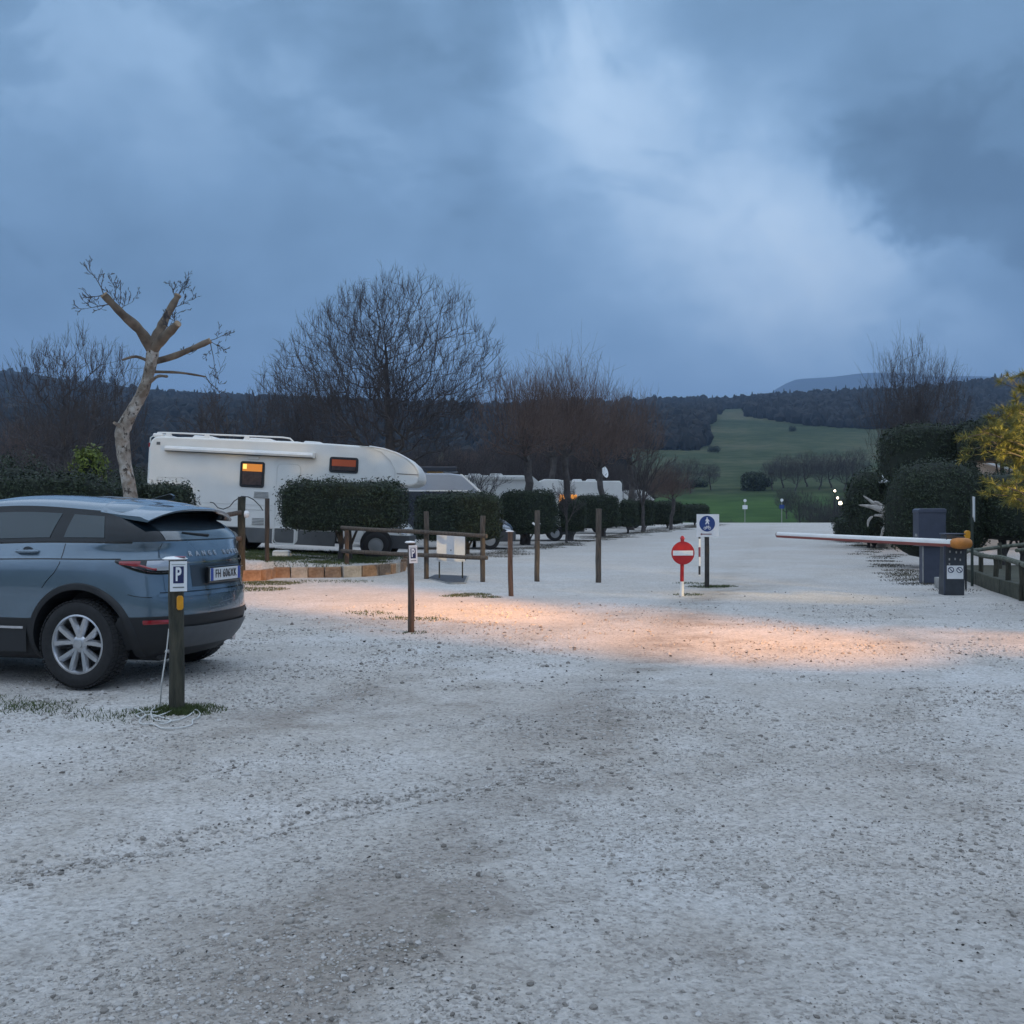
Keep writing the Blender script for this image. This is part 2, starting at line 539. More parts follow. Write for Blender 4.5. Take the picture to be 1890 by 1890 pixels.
def gravel_material():
    m = bpy.data.materials.new('limestone_gravel'); m.use_nodes = True
    nt = m.node_tree; b = nt.nodes['Principled BSDF']; L = nt.links.new
    b.inputs['Roughness'].default_value = 0.92
    b.inputs['Specular IOR Level'].default_value = 0.25
    tc = nd(nt, 'ShaderNodeTexCoord'); co = tc.outputs['Object']

    def noise(scale, detail=5, rough=0.6, vec=co):
        n = nd(nt, 'ShaderNodeTexNoise'); n.inputs['Scale'].default_value = scale
        n.inputs['Detail'].default_value = detail; n.inputs['Roughness'].default_value = rough
        L(vec, n.inputs['Vector']); return n.outputs[0]
    mp = nd(nt, 'ShaderNodeMapping'); mp.inputs['Rotation'].default_value = (0, 0, R(-37)); mp.inputs['Scale'].default_value = (0.35, 1.0, 1)
    L(co, mp.inputs[0])
    big = noise(0.55, 5, 0.6, mp.outputs[0])
    mid = noise(2.2, 6, 0.65)
    patch = mth(nt, 'ADD', mth(nt, 'MULTIPLY', big, 0.5), mth(nt, 'MULTIPLY', mid, 0.5))
    # wheel tracks: browner gravel thrown up along them, pale compacted strips between
    sy = nd(nt, 'ShaderNodeSeparateXYZ'); L(co, sy.inputs[0])

    def track(x0, slope, wid, bend=0.0):
        xx = mth(nt, 'SUBTRACT', mth(nt, 'SUBTRACT', sy.outputs['X'], x0), mth(nt, 'MULTIPLY', sy.outputs['Y'], slope))
        if bend: xx = mth(nt, 'SUBTRACT', xx, mth(nt, 'MULTIPLY', mth(nt, 'MULTIPLY', sy.outputs['Y'], sy.outputs['Y']), bend))
        t_ = mth(nt, 'DIVIDE', mth(nt, 'ADD', xx, mth(nt, 'MULTIPLY', mth(nt, 'SUBTRACT', mid, 0.5), 0.9)), wid)
        return mth(nt, 'EXPONENT', mth(nt, 'MULTIPLY', mth(nt, 'MULTIPLY', t_, t_), -1.0))
    tr = mth(nt, 'ADD', track(-1.55, 0.275, 0.50), mth(nt, 'MULTIPLY', track(-3.6, 0.16, 0.45, 0.012), 0.55))
    tr = mth(nt, 'ADD', tr, mth(nt, 'MULTIPLY', track(0.9, 0.20, 0.35, 0.008), 0.35))
    patch = mth(nt, 'SUBTRACT', patch, mth(nt, 'MULTIPLY', tr, 0.15))
    hue = noise(0.33, 4, 0.55)
    hf = ramp(nt, hue, [(0.46, (0, 0, 0)), (0.66, (1, 1, 1))])
    # the drive beyond is rolled finer and more even
    even = ramp(nt, mth(nt, 'DIVIDE', sy.outputs['Y'], 100.0), [(0.13, (0, 0, 0)), (0.30, (0.8, 0.8, 0.8))])
    pm = nd(nt, 'ShaderNodeMix', data_type='FLOAT'); L(even, pm.inputs['Factor']); L(patch, pm.inputs['A']); pm.inputs['B'].default_value = 0.49
    patch2 = pm.outputs['Result']
    dustA = ramp(nt, patch2, [(0.30, (0.355, 0.315, 0.278)), (0.44, (0.495, 0.458, 0.418)), (0.60, (0.59, 0.56, 0.53))])
    dustB = ramp(nt, patch2, [(0.30, (0.40, 0.375, 0.35)), (0.44, (0.53, 0.51, 0.485)), (0.60, (0.62, 0.605, 0.59))])
    mh_ = nd(nt, 'ShaderNodeMix', data_type='RGBA'); L(hf, mh_.inputs['Factor']); L(dustA, mh_.inputs['A']); L(dustB, mh_.inputs['B'])
    dust = mh_.outputs['Result']
    fine = noise(26, 6, 0.7)
    vo = nd(nt, 'ShaderNodeTexVoronoi'); vo.inputs['Scale'].default_value = 62; L(co, vo.inputs['Vector'])
    vo2 = nd(nt, 'ShaderNodeTexVoronoi'); vo2.inputs['Scale'].default_value = 27; L(co, vo2.inputs['Vector'])
    sp = nd(nt, 'ShaderNodeSeparateColor'); L(vo.outputs['Color'], sp.inputs[0])
    sp2 = nd(nt, 'ShaderNodeSeparateColor'); L(vo2.outputs['Color'], sp2.inputs[0])
    k = mth(nt, 'ADD', mth(nt, 'MULTIPLY', sp.outputs[0], 0.34), mth(nt, 'MULTIPLY', fine, 0.62))
    k = mth(nt, 'ADD', k, mth(nt, 'MULTIPLY', sp2.outputs[0], 0.16))
    shade = ramp(nt, k, [(0.24, (0.42, 0.41, 0.40)), (0.42, (0.82, 0.81, 0.80)), (0.58, (1.02, 1.02, 1.02)), (0.85, (1.22, 1.22, 1.22))])
    mx = nd(nt, 'ShaderNodeMix', data_type='RGBA', blend_type='MULTIPLY'); mx.inputs['Factor'].default_value = 1.0
    L(dust, mx.inputs['A']); L(shade, mx.inputs['B'])
    # damp, mossy soil specks
    sp3 = noise(5.0, 8, 0.75)
    moss = ramp(nt, mth(nt, 'ADD', sp3, mth(nt, 'MULTIPLY', mth(nt, 'SUBTRACT', 0.5, patch), 0.5)), [(0.66, (0, 0, 0)), (0.76, (0.6, 0.6, 0.6))])
    mx2 = nd(nt, 'ShaderNodeMix', data_type='RGBA'); L(moss, mx2.inputs['Factor'])
    L(mx.outputs['Result'], mx2.inputs['A']); mx2.inputs['B'].default_value = (0.14, 0.125, 0.09, 1)
    L(mx2.outputs['Result'], b.inputs['Base Color'])
    h = mth(nt, 'ADD', mth(nt, 'MULTIPLY', vo.outputs['Distance'], 0.55), mth(nt, 'MULTIPLY', noise(14, 8, 0.72), 1.4))
    h = mth(nt, 'ADD', h, mth(nt, 'MULTIPLY', vo2.outputs['Distance'], 0.5))
    bp = nd(nt, 'ShaderNodeBump'); bp.inputs['Strength'].default_value = 0.85; bp.inputs['Distance'].default_value = 0.022
    L(h, bp.inputs['Height']); L(bp.outputs[0], b.inputs['Normal'])
    MATS['gravel'] = m
    return m


M_gravel = gravel_material()

gx = axis_lines([(-60, -20, 4), (-20, -9, 0.8), (-9, 9, 0.14), (9, 20, 0.6), (20, 61, 4)])
gy = axis_lines([(-40, -4, 3), (-4, 2, 0.5), (2, 14, 0.14), (14, 36, 0.22), (36, 108.5, 1.5)])
XX, YY = np.meshgrid(gx, gy)
ZZ = gz(XX, YY)
nx_, ny_ = len(gx), len(gy)
idx = np.arange(nx_ * ny_).reshape(ny_, nx_)
fq = np.stack([idx[:-1, :-1], idx[:-1, 1:], idx[1:, 1:], idx[1:, :-1]], -1).reshape(-1, 4)
lot = link('gravel_ground', np_mesh('gravel_ground', np.stack([XX, YY, ZZ], -1).reshape(-1, 3), fq, [M_gravel], True))
tag(lot, 'pale crushed limestone ground of the car park', kind='structure')

# loose stones lying on it, too many to count
_rs = np.random.default_rng(11)


def stones_mesh(name, px, py, size, mats, rng, round_=False):
    n = len(px)
    if round_:
        bm = bmesh.new(); bmesh.ops.create_icosphere(bm, subdivisions=1, radius=1.0)
        base = np.array([v.co[:] for v in bm.verts]); tri = np.array([[v.index for v in f.verts] for f in bm.faces]); bm.free()
        v = base[None] * (0.75 + 0.45 * rng.random((n, len(base), 1))) * (0.6 + 0.7 * rng.random((n, 1, 3)))
        a = rng.random(n) * 6.283; ca, sa = np.cos(a)[:, None], np.sin(a)[:, None]
        x = v[..., 0] * ca - v[..., 1] * sa; y = v[..., 0] * sa + v[..., 1] * ca; s = size[:, None]
        out = np.stack([px[:, None] + x * s, py[:, None] + y * s, gz(px, py)[:, None] + v[..., 2] * 0.75 * s + s * 0.15], -1).reshape(-1, 3)
        return np_mesh(name, out, (tri[None] + (np.arange(n) * len(base))[:, None, None]).reshape(-1, 3), mats)
    base = np.array([(1, 0, 0), (-1, 0, 0), (0, 1, 0), (0, -1, 0), (0, 0, 1), (0, 0, -1)], float)
    tri = np.array([(0, 2, 4), (2, 1, 4), (1, 3, 4), (3, 0, 4), (2, 0, 5), (1, 2, 5), (3, 1, 5), (0, 3, 5)])
    v = base[None] * (0.65 + 0.7 * rng.random((n, 6, 1))) * (0.6 + 0.8 * rng.random((n, 1, 3)))
    v = v + (rng.random((n, 6, 3)) - 0.5) * 0.5
    a = rng.random(n) * 6.283
    ca, sa = np.cos(a)[:, None], np.sin(a)[:, None]
    x = v[..., 0] * ca - v[..., 1] * sa; y = v[..., 0] * sa + v[..., 1] * ca
    z = v[..., 2] * 0.62
    s = size[:, None]
    base_z = gz(px, py)
    out = np.stack([px[:, None] + x * s, py[:, None] + y * s, base_z[:, None] + z * s + s * 0.22], -1).reshape(-1, 3)
    f = (tri[None] + (np.arange(n) * 6)[:, None, None]).reshape(-1, 3)
    return np_mesh(name, out, f, mats)


def stone_material():
    m = bpy.data.materials.new('limestone_chips'); m.use_nodes = True
    nt = m.node_tree; b = nt.nodes['Principled BSDF']; b.inputs['Roughness'].default_value = 0.85
    b.inputs['Specular IOR Level'].default_value = 0.3
    g = nd(nt, 'ShaderNodeNewGeometry')
    nt.links.new(ramp(nt, g.outputs['Random Per Island'], [(0, (0.16, 0.145, 0.13)), (0.2, (0.30, 0.28, 0.255)), (0.6, (0.41, 0.385, 0.36)), (0.95, (0.47, 0.45, 0.43)), (1, (0.53, 0.51, 0.49))]),
                 b.inputs['Base Color'])
    return m


M_chip = stone_material()
NS = 120000
d_ = 2.2 * (17.0 / 2.2) ** (_rs.random(NS) ** 0.92)
px_ = (_rs.random(NS) * 2 - 1) * d_ * 0.56
dens = 0.55 * vnoise(px_ * 0.8 + d_ * 0.6, d_ * 0.8 - px_ * 0.6, 0.9, 3) + 0.45 * vnoise(px_, d_, 2.4, 4)
keep = _rs.random(NS) < np.clip((dens - 0.32) * 2.8, 0.04, 1)
px_, d_ = px_[keep], d_[keep]
sz_ = 0.0032 + 0.0045 * _rs.random(len(px_)) ** 2 + 0.012 * (_rs.random(len(px_)) ** 14)
sz_ *= np.clip(d_ / 6.0, 0.9, 1.45)
bigs = sz_ > 0.0085
o = link('loose_gravel', stones_mesh('loose_gravel', px_[~bigs], d_[~bigs], sz_[~bigs], [M_chip], _rs))
tag(o, 'scatter of small loose limestone chips over the car park', kind='stuff')
o = link('loose_pebbles', stones_mesh('loose_pebbles', px_[bigs], d_[bigs], sz_[bigs], [M_chip], _rs, True))
tag(o, 'scatter of larger rounded limestone pebbles over the car park', kind='stuff')
# gravel heaped in the rut and a few cobbles
n2 = 2600
al = _rs.random(n2) * 3.6 - 1.5; ac = _rs.normal(0, 0.10, n2)
rx_ = -1.35 + 0.8 * al + 0.6 * ac; ry_ = 4.75 + 0.6 * al - 0.8 * ac
o = link('rut_gravel', stones_mesh('rut_gravel', rx_, ry_, 0.005 + 0.012 * _rs.random(n2) ** 4, [M_chip], _rs, True))
tag(o, 'coarser stones washed into the rut', kind='stuff')


# dark scraps of leaf and twig trodden into the gravel; they also stand in for shadowed gaps between stones
n3 = 9000
sd3 = 2.4 * (20.0 / 2.4) ** _rs.random(n3); sx3 = (_rs.random(n3) * 2 - 1) * sd3 * 0.56
k3 = _rs.random(n3) < np.clip((vnoise(sx3, sd3, 0.8, 8) * 0.6 + vnoise(sx3, sd3, 2.6, 9) * 0.4 - 0.42) * 3.2, 0.05, 1)
sx3, sd3 = sx3[k3], sd3[k3]; n3 = len(sx3)
M_scrap_shade = mat('dark_scrap_and_shade', (0.030, 0.026, 0.022), 0.9, var=0.4, vscale=20)
o = link('scraps_and_gap_shade', stones_mesh('scraps_and_gap_shade', sx3, sd3, (0.0025 + 0.007 * _rs.random(n3) ** 4) * np.clip(sd3 / 6, 0.8, 2), [M_scrap_shade], _rs))
tag(o, 'dark scraps of leaf and twig in the gravel, doubling as shadow between stones', kind='stuff')


# ---- far terrain
_TR = np.array([0, 60, 90, 108, 125, 150, 300, 450, 700, 900, 1100, 1250, 1450, 2000, 3000, 6500, 9000])
_TZ = np.array([-1.2, -1.2, -1.0, -2.0, -2.2, -0.4, 13, 27, 58, 84, 112, 140, 146, 175, 200, 640, 300])


def tz(X, Y):
    r = np.hypot(X, Y); th = np.degrees(np.arctan2(X, Y))
    z = np.interp(r, _TR, _TZ)
    far = np.exp(-((r - 6700) / 900) ** 2)
    z = z + far * (215 * sstep(12.2, 16.0, th) - 55 * sstep(19.5, 24, th)) * (th < 45)
    left = np.exp(-((r - 1900) / 420) ** 2)
    z = z + left * (62 * sstep(-17.5, -22.0, th) + 6 * np.sin(th * 0.9)) * (th < 0) + left * 5 * sstep(-8, -20, th)
    amp = np.clip(r / 900, 0, 1) ** 1.3 * np.where(r > 3000, 1.6, 1.0)
    z = z + amp * ((vnoise(X, Y, 1 / 260.0, 6) - 0.5) * 18 + (vnoise(X, Y, 1 / 90.0, 7) - 0.5) * 5)
    # a broad valley behind the bare trees on the left
    z = z - 8 * np.exp(-((r - 250) / 120) ** 2) * sstep(2, -12, th)
    return z


def field_material():
    m = bpy.data.materials.new('meadow_and_wood'); m.use_nodes = True
    nt = m.node_tree; b = nt.nodes['Principled BSDF']; L = nt.links.new
    b.inputs['Roughness'].default_value = 0.95; b.inputs['Specular IOR Level'].default_value = 0.1
    tc = nd(nt, 'ShaderNodeTexCoord')
    n = nd(nt, 'ShaderNodeTexNoise'); n.inputs['Scale'].default_value = 0.008; n.inputs['Detail'].default_value = 6
    L(tc.outputs['Object'], n.inputs['Vector'])
    n2 = nd(nt, 'ShaderNodeTexNoise'); n2.inputs['Scale'].default_value = 0.12; n2.inputs['Detail'].default_value = 7
    L(tc.outputs['Object'], n2.inputs['Vector'])
    k = mth(nt, 'ADD', mth(nt, 'MULTIPLY', n.outputs[0], 0.6), mth(nt, 'MULTIPLY', n2.outputs[0], 0.4))
    c = ramp(nt, k, [(0.36, (0.022, 0.036, 0.014)), (0.46, (0.042, 0.060, 0.026)), (0.54, (0.072, 0.082, 0.042)), (0.64, (0.11, 0.105, 0.062))])
    # the nearer meadow is fresher grass, the far hills are wooded
    ln = nd(nt, 'ShaderNodeVectorMath', operation='LENGTH'); L(tc.outputs['Object'], ln.inputs[0])
    near = ramp(nt, mth(nt, 'DIVIDE', mth(nt, 'ADD', ln.outputs['Value'], mth(nt, 'MULTIPLY', n.outputs[0], 60.0)), 1000.0), [(0.245, (1, 1, 1)), (0.275, (0, 0, 0))])
    fresh = ramp(nt, n2.outputs[0], [(0.3, (0.028, 0.062, 0.014)), (0.7, (0.055, 0.105, 0.026))])
    m1 = nd(nt, 'ShaderNodeMix', data_type='RGBA'); L(near, m1.inputs['Factor']); L(c, m1.inputs['A']); L(fresh, m1.inputs['B'])
    farw = ramp(nt, mth(nt, 'DIVIDE', ln.outputs['Value'], 2000.0), [(0.66, (0, 0, 0)), (0.72, (1, 1, 1))])
    m2 = nd(nt, 'ShaderNodeMix', data_type='RGBA'); L(farw, m2.inputs['Factor']); L(m1.outputs['Result'], m2.inputs['A']); m2.inputs['B'].default_value = (0.012, 0.014, 0.012, 1)
    L(m2.outputs['Result'], b.inputs['Base Color'])
    return m


M_field = field_material()
rr = np.concatenate([[0.0], np.geomspace(30, 9000, 140)])
th = np.radians(np.concatenate([np.arange(-180, -40, 6), np.arange(-40, 40, 0.5), np.arange(40, 180, 6)]))
RR, TH = np.meshgrid(rr, th, indexing='ij')
TX, TY = RR * np.sin(TH), RR * np.cos(TH)
TZZ = tz(TX, TY)
nr, na = RR.shape
idx = np.arange(nr * na).reshape(nr, na)
i2 = np.roll(idx, -1, axis=1)
fq = np.stack([idx[:-1], i2[:-1], i2[1:], idx[1:]], -1).reshape(-1, 4)
fq = fq[:, ::-1]
ter = link('terrain', np_mesh('terrain', np.stack([TX, TY, TZZ], -1).reshape(-1, 3), fq, [M_field], True))
tag(ter, 'green valley fields and hills beyond the car park', kind='structure')

# ---- woods on the far slope: masses of crowns
_rw = np.random.default_rng(23)
M_wood_far = leaf_mat('winter_wood', (0.006, 0.007, 0.008), (0.018, 0.017, 0.016), scale=0.02, rough=0.9)


def wood_mask(pxv, r, rng):
    """chance of a tree at bearing pxv (photo column) and range r"""
    m = np.zeros_like(pxv)
    m = np.where((r > 930) & (r < 1330), 1.0, m)                                                # skyline wood
    m = np.where((pxv > 1378) & (r > np.interp(pxv, [1378, 1450, 1560, 1700], [900, 800, 720, 660])) & (r < 1250), 1.0, m)
    m = np.where((pxv < 1290 + (r - 530) * 0.10) & (pxv < 1330) & (r > 530), 1.0, m)
    m = np.where((pxv < 1150) & (r > 300), 0.55, m)
    m = np.where((np.abs(pxv - 1352 - (r - 900) * 0.02) < 24) & (r < 1080), 0.0, m)
    m = np.where((pxv > 1325) & (r < 650), 0.0, m)
    m = np.where((r > 1350), 0.32, m)
    return m


nt_ = 15000
rw = np.where(_rw.random(nt_) < 0.72, _rw.uniform(520, 1340, nt_), _rw.uniform(300, 2500, nt_))
pw = _rw.uniform(-250, 2150, nt_)
kw_ = _rw.random(nt_) < wood_mask(pw, rw, _rw)
rw, pw = rw[kw_], pw[kw_]
wx = (pw - 945) / F; wl = np.sqrt(1 + wx ** 2)
wx, wy = rw * wx / wl, rw / wl
hz_ = _rw.uniform(6, 12, len(rw)); wd = hz_ * _rw.uniform(0.34, 0.55, len(rw))
# each crown a lumpy faceted ball of 42 points
bm = bmesh.new(); bmesh.ops.create_icosphere(bm, subdivisions=2, radius=1.0)
bv = np.array([v.co[:] for v in bm.verts]); bf = np.array([[v.index for v in f.verts] for f in bm.faces]); bm.free()
n_ = len(rw)
rad = 0.72 + 0.5 * _rw.random((n_, len(bv), 1))
v = bv[None] * rad
conif = (_rw.random(n_) < 0.12)[:, None]
zz = v[..., 2]
taper = np.where(conif, 1.15 - 0.75 * (zz + 1) / 2, 1.0)
vx = v[..., 0] * taper * np.where(conif[:, 0], wd * 0.55, wd)[:, None] + wx[:, None]
vy = v[..., 1] * taper * np.where(conif[:, 0], wd * 0.55, wd)[:, None] + wy[:, None]
vz = (zz * 0.55 + 0.42) * np.where(conif[:, 0], hz_ * 1.3, hz_)[:, None] + tz(wx, wy)[:, None]
o = link('woodland', np_mesh('woodland', np.stack([vx, vy, vz], -1).reshape(-1, 3), (bf[None] + (np.arange(n_) * len(bv))[:, None, None]).reshape(-1, 3), [M_wood_far]))
tag(o, 'dark bare winter woods covering the far slopes', kind='stuff')

# ---- evening haze in the valley air
hzm = bpy.data.materials.new('evening_haze'); hzm.use_nodes = True
for n in list(hzm.node_tree.nodes):
    if n.type != 'OUTPUT_MATERIAL': hzm.node_tree.nodes.remove(n)
pv = nd(hzm.node_tree, 'ShaderNodeVolumePrincipled')
pv.inputs['Color'].default_value = (0.44, 0.66, 1.0, 1)
pv.inputs['Density'].default_value = 0.00021
hzm.node_tree.links.new(pv.outputs[0], [n for n in hzm.node_tree.nodes if n.type == 'OUTPUT_MATERIAL'][0].inputs['Volume'])
hb = MB().box(-9600, 9600, -9600, 9600, -60, 1000)
haze = hb.build('haze', hzm)
tag(haze, 'blue evening haze filling the valley air', kind='stuff')

# ------------------------------------------------------------------ bare trees
def seg_mesh(name, segs, mats, n=4):
    """segs: array rows p0(3) p1(3) r0 r1 -> one mesh of tapered tubes"""
    a = np.asarray(segs, float)
    p0, p1, r0, r1 = a[:, 0:3], a[:, 3:6], a[:, 6], a[:, 7]
    t = p1 - p0; ln = np.linalg.norm(t, axis=1, keepdims=True) + 1e-9
    t = t / ln
    p1 = p1 + t * np.minimum(r1, r0)[:, None] * 0.4
    ref = np.where(np.abs(t[:, 2:3]) < 0.9, np.array([[0, 0, 1.0]]), np.array([[1.0, 0, 0]]))
    u = np.cross(t, ref); u /= np.linalg.norm(u, axis=1, keepdims=True) + 1e-9
    w2 = np.cross(t, u)
    k = np.arange(n) * 2 * np.pi / n
    ring = u[:, None] * np.cos(k)[None, :, None] + w2[:, None] * np.sin(k)[None, :, None]
    va = p0[:, None] + ring * r0[:, None, None]
    vb = p1[:, None] + ring * r1[:, None, None]
    v = np.concatenate([va, vb], 1).reshape(-1, 3)
    f = np.array([(i, (i + 1) % n, n + (i + 1) % n, n + i) for i in range(n)])
    fs = (f[None] + (np.arange(len(a)) * 2 * n)[:, None, None]).reshape(-1, 4)
    return np_mesh(name, v, fs, mats, True)


def rvec(rng):
    return Vector((rng.gauss(0, 1), rng.gauss(0, 1), rng.gauss(0, 1))).normalized()


def grow_tree(seed, H, fork, tr, nl, spread, kids, up=0.25, wob=0.14, shrink=0.62, minr=0.006, lean=(0, 0), ang=(25, 50), droop=0.0, first=0.25):
    """returns (thick segments, fine segments). kids: children per branch at each level"""
    rng = random.Random(seed)
    thick, fine = [], []

    def branch(p, d, ln, r, lev):
        ns = 5 if lev <= 1 else (4 if lev == 2 else 3)
        q = Vector(p); dd = Vector(d)
        pts = [(q.copy(), r)]
        end_r = max(minr * 0.7, r * 0.35)
        for i in range(ns):
            dd = (dd + rvec(rng) * wob + Vector((0, 0, up * (0.5 if lev < 2 else 1.0) - droop)) * (1.0 / ns)).normalized()
            q2 = q + dd * ln / ns
            ra = r + (end_r - r) * i / ns; rb = r + (end_r - r) * (i + 1) / ns
            (thick if lev <= 1 else fine).append((*q, *q2, ra, rb))
            q = q2
            pts.append((q.copy(), rb))
        if lev < len(kids):
            nk = kids[lev]
            for k in range(nk):
                t = first + (1 - first) * (k + rng.random()) / nk
                fi = min(t * ns, ns - 1e-3); i = int(fi); fr = fi - i
                pp = pts[i][0].lerp(pts[i + 1][0], fr); rr_ = pts[i][1] + (pts[i + 1][1] - pts[i][1]) * fr
                base = (pts[i + 1][0] - pts[i][0]).normalized()
                ax = base.cross(rvec(rng)).normalized()
                nd_ = Matrix.Rotation(R(rng.uniform(*ang)), 3, ax) @ base
                branch(pp, nd_, ln * shrink * rng.uniform(0.7, 1.15) * (1.05 - 0.35 * t), max(minr, min(rr_ * 0.75, r * 0.6)), lev + 1)

    top = Vector((lean[0], lean[1], fork))
    q = Vector((0, 0, -0.15))
    for i in range(4):
        t0, t1 = i / 4, (i + 1) / 4
        q2 = Vector((lean[0] * t1 + rng.gauss(0, 0.03), lean[1] * t1, -0.15 + (fork + 0.15) * t1))
        thick.append((*q, *q2, tr * (1.25 - 0.3 * t0 if i else 1.5), tr * (1.25 - 0.3 * t1)))
        q = q2
    for k in range(nl):
        az = 2 * math.pi * (k + rng.uniform(-0.3, 0.3)) / nl
        tilt = spread * (math.sqrt(rng.uniform(0.06, 1.0)) if k else 0.05)
        d = Vector((math.sin(tilt) * math.cos(az), math.sin(tilt) * math.sin(az), math.cos(tilt)))
        start = Vector((0, 0, fork * rng.uniform(0.8, 1.0))) if k else q
        start = q.lerp(Vector((lean[0] * 0.8, lean[1] * 0.8, fork * 0.8)), rng.random() * 0.9)
        branch(start, d, (H - fork) * rng.uniform(0.55, 0.85) * (1 if k else 1.1), tr * rng.uniform(0.42, 0.68), 1)
    return thick, fine


def env_tree(seed, fork, tr, cz, rx, rzu, rzd, n, bf=0.30, upb=0.5, twl=0.5, ntw=4, minr=0.006, shell=2.0, lead=0.5, spiky=0.0):
    """a crown that fills a rounded envelope: every point of it is reached by the cheapest branch"""
    rng = np.random.default_rng(seed)
    q = rng.normal(0, 1, (n, 3)); q /= np.linalg.norm(q, axis=1, keepdims=True)
    rad_ = rng.random(n) ** (1 / shell)
    lump = 0.82 + 0.36 * vnoise(q[:, 0] * 1.3 + q[:, 1] * 0.9, q[:, 2] * 1.3 + q[:, 1] * 0.4, 1.6, seed % 7)
    pts = q * rad_[:, None] * lump[:, None] * np.array([rx, rx * 0.9, 1.0])
    pts[:, 2] = np.where(pts[:, 2] > 0, pts[:, 2] * rzu, pts[:, 2] * rzd) + cz
    N = [np.array([0, 0, -0.15])]; par = [-1]; pl = [0.0]
    zz = np.concatenate([np.linspace(0.25, fork, 5), np.linspace(fork + 0.4, cz + rzu * lead, 8)])
    for k, z in enumerate(zz):
        wv = rng.normal(0, 0.025 + 0.05 * (z > fork), 2)
        N.append(np.array([N[-1][0] + wv[0], N[-1][1] + wv[1], z])); par.append(len(N) - 2); pl.append(pl[-1] + float(np.linalg.norm(N[-1] - N[-2])))
    order = np.argsort(np.linalg.norm(pts - np.array([0, 0, fork]), axis=1))
    start = 4
    for i in order:
        p = pts[i]
        A = np.array(N[start:]); dist = np.linalg.norm(A - p, axis=1)
        cost = dist + bf * np.array(pl[start:]) + np.where(A[:, 2] > p[2] + 0.1, 0.5 * dist, 0)
        j = int(np.argmin(cost)) + start
        d = float(dist[j - start])
        m = max(1, int(d / 0.5))
        a0 = N[j]
        pd = a0 - N[par[j]]; pd = pd / (np.linalg.norm(pd) + 1e-9)
        last = j
        for k in range(1, m + 1):
            t = k / m
            x = a0 + (p - a0) * t + (pd * 0.25 * d + np.array([0, 0, -0.10 * d * (1 - upb)])) * (t * (1 - t)) * 1.2 + rng.normal(0, 0.025, 3) * (k < m)
            N.append(x); par.append(last); pl.append(pl[last] + float(np.linalg.norm(x - N[last]))); last = len(N) - 1
    nn = len(N); acc = np.zeros(nn); kids_ = np.zeros(nn, int)
    for k in range(nn - 1, 0, -1):
        if acc[k] == 0: acc[k] = minr ** 2.2
        acc[par[k]] += acc[k]; kids_[par[k]] += 1
    r = acc ** (1 / 2.2); r = r * min(1.0, 1e9); s = tr / r[2]
    r = np.maximum(minr, r * s ** (r / r[2]))
    r[0] *= 1.35
    thick, fine = [], []
    for k in range(1, nn):
        a0, b0 = N[par[k]], N[k]
        ra = min(r[par[k]], r[k] * 1.5) if kids_[par[k]] > 1 else r[par[k]]
        (thick if r[k] > 0.035 else fine).append((*a0, *b0, ra, r[k]))
    cen = np.array([0, 0, fork + 0.3])
    for k in range(6, nn):
        if kids_[k] and rng.random() > 0.45: continue
        out = N[k] - cen; out = out / (np.linalg.norm(out) + 1e-9)
        for _ in range(ntw if not kids_[k] else 2):
            d0 = out * 0.7 + np.array([0, 0, upb]) + rng.normal(0, 0.42, 3); d0 /= np.linalg.norm(d0)
            ln = twl * rng.uniform(0.45, 1.1) * (1 + spiky * rng.random() ** 3)
            m1 = N[k] + d0 * ln * 0.5; d1 = d0 + np.array([0, 0, upb * 0.4]) + rng.normal(0, 0.16, 3); d1 /= np.linalg.norm(d1)
            e1 = m1 + d1 * ln * 0.5
            fine.append((*N[k], *m1, minr, minr * 0.8)); fine.append((*m1, *e1, minr * 0.8, minr * 0.45))
            for _2 in range(2):
                d2 = d1 + rng.normal(0, 0.45, 3) + np.array([0, 0, upb * 0.3]); d2 /= np.linalg.norm(d2)
                b0 = m1 + (e1 - m1) * rng.random()
                fine.append((*b0, *(b0 + d2 * ln * 0.45), minr * 0.7, minr * 0.4))
    return thick, fine


def tree_obj(name, segs, loc, label, group=None, rz=0, sc=1.0, twig=None, bark=None):
    t = empty(name, loc, rz, label, 'tree', group)
    t.scale = (sc, sc, sc)
    link('trunk', seg_mesh('trunk', segs[0], [bark or M_bark], 7), t)
    link('crown', seg_mesh('crown', segs[1], [twig or M_twig], 3), t)
    return t


def on_ground(px, d):
    x = (px - 945) * d / F
    return (x, d, g1(x, d))


def on_terr(px, d):
    x = (px - 945) * d / F
    return (x, d, float(tz(np.array(x), np.array(d))))


GT = 'bare winter trees round the car park'
big = env_tree(5, 2.0, 0.27, 6.4, 4.6, 4.9, 2.8, 2700, 0.34, 0.55, 0.72, 4, 0.0078, 2.2, 0.75)
tree_obj('bare_tree', big, on_ground(712, 44), 'tallest bare spreading tree rising behind the large white camper with cab bed', GT)
bushy = env_tree(17, 0.7, 0.14, 4.3, 2.7, 3.0, 2.4, 1000, 0.20, 0.75, 0.7, 4, 0.0072, 2.2, 0.2)
tl = tree_obj('bare_tree', bushy, on_ground(145, 38), 'many stemmed bare tree behind the long clipped hedge and the lopped tree', GT)
thin = grow_tree(29, 6.4, 1.6, 0.11, 6, 0.75, [0, 7, 6, 4], up=0.22, wob=0.2, shrink=0.58, minr=0.008, ang=(25, 55))
tree_obj('bare_tree', thin, on_ground(395, 42), 'thin crooked bare tree behind the rear roof of the large white camper', GT)
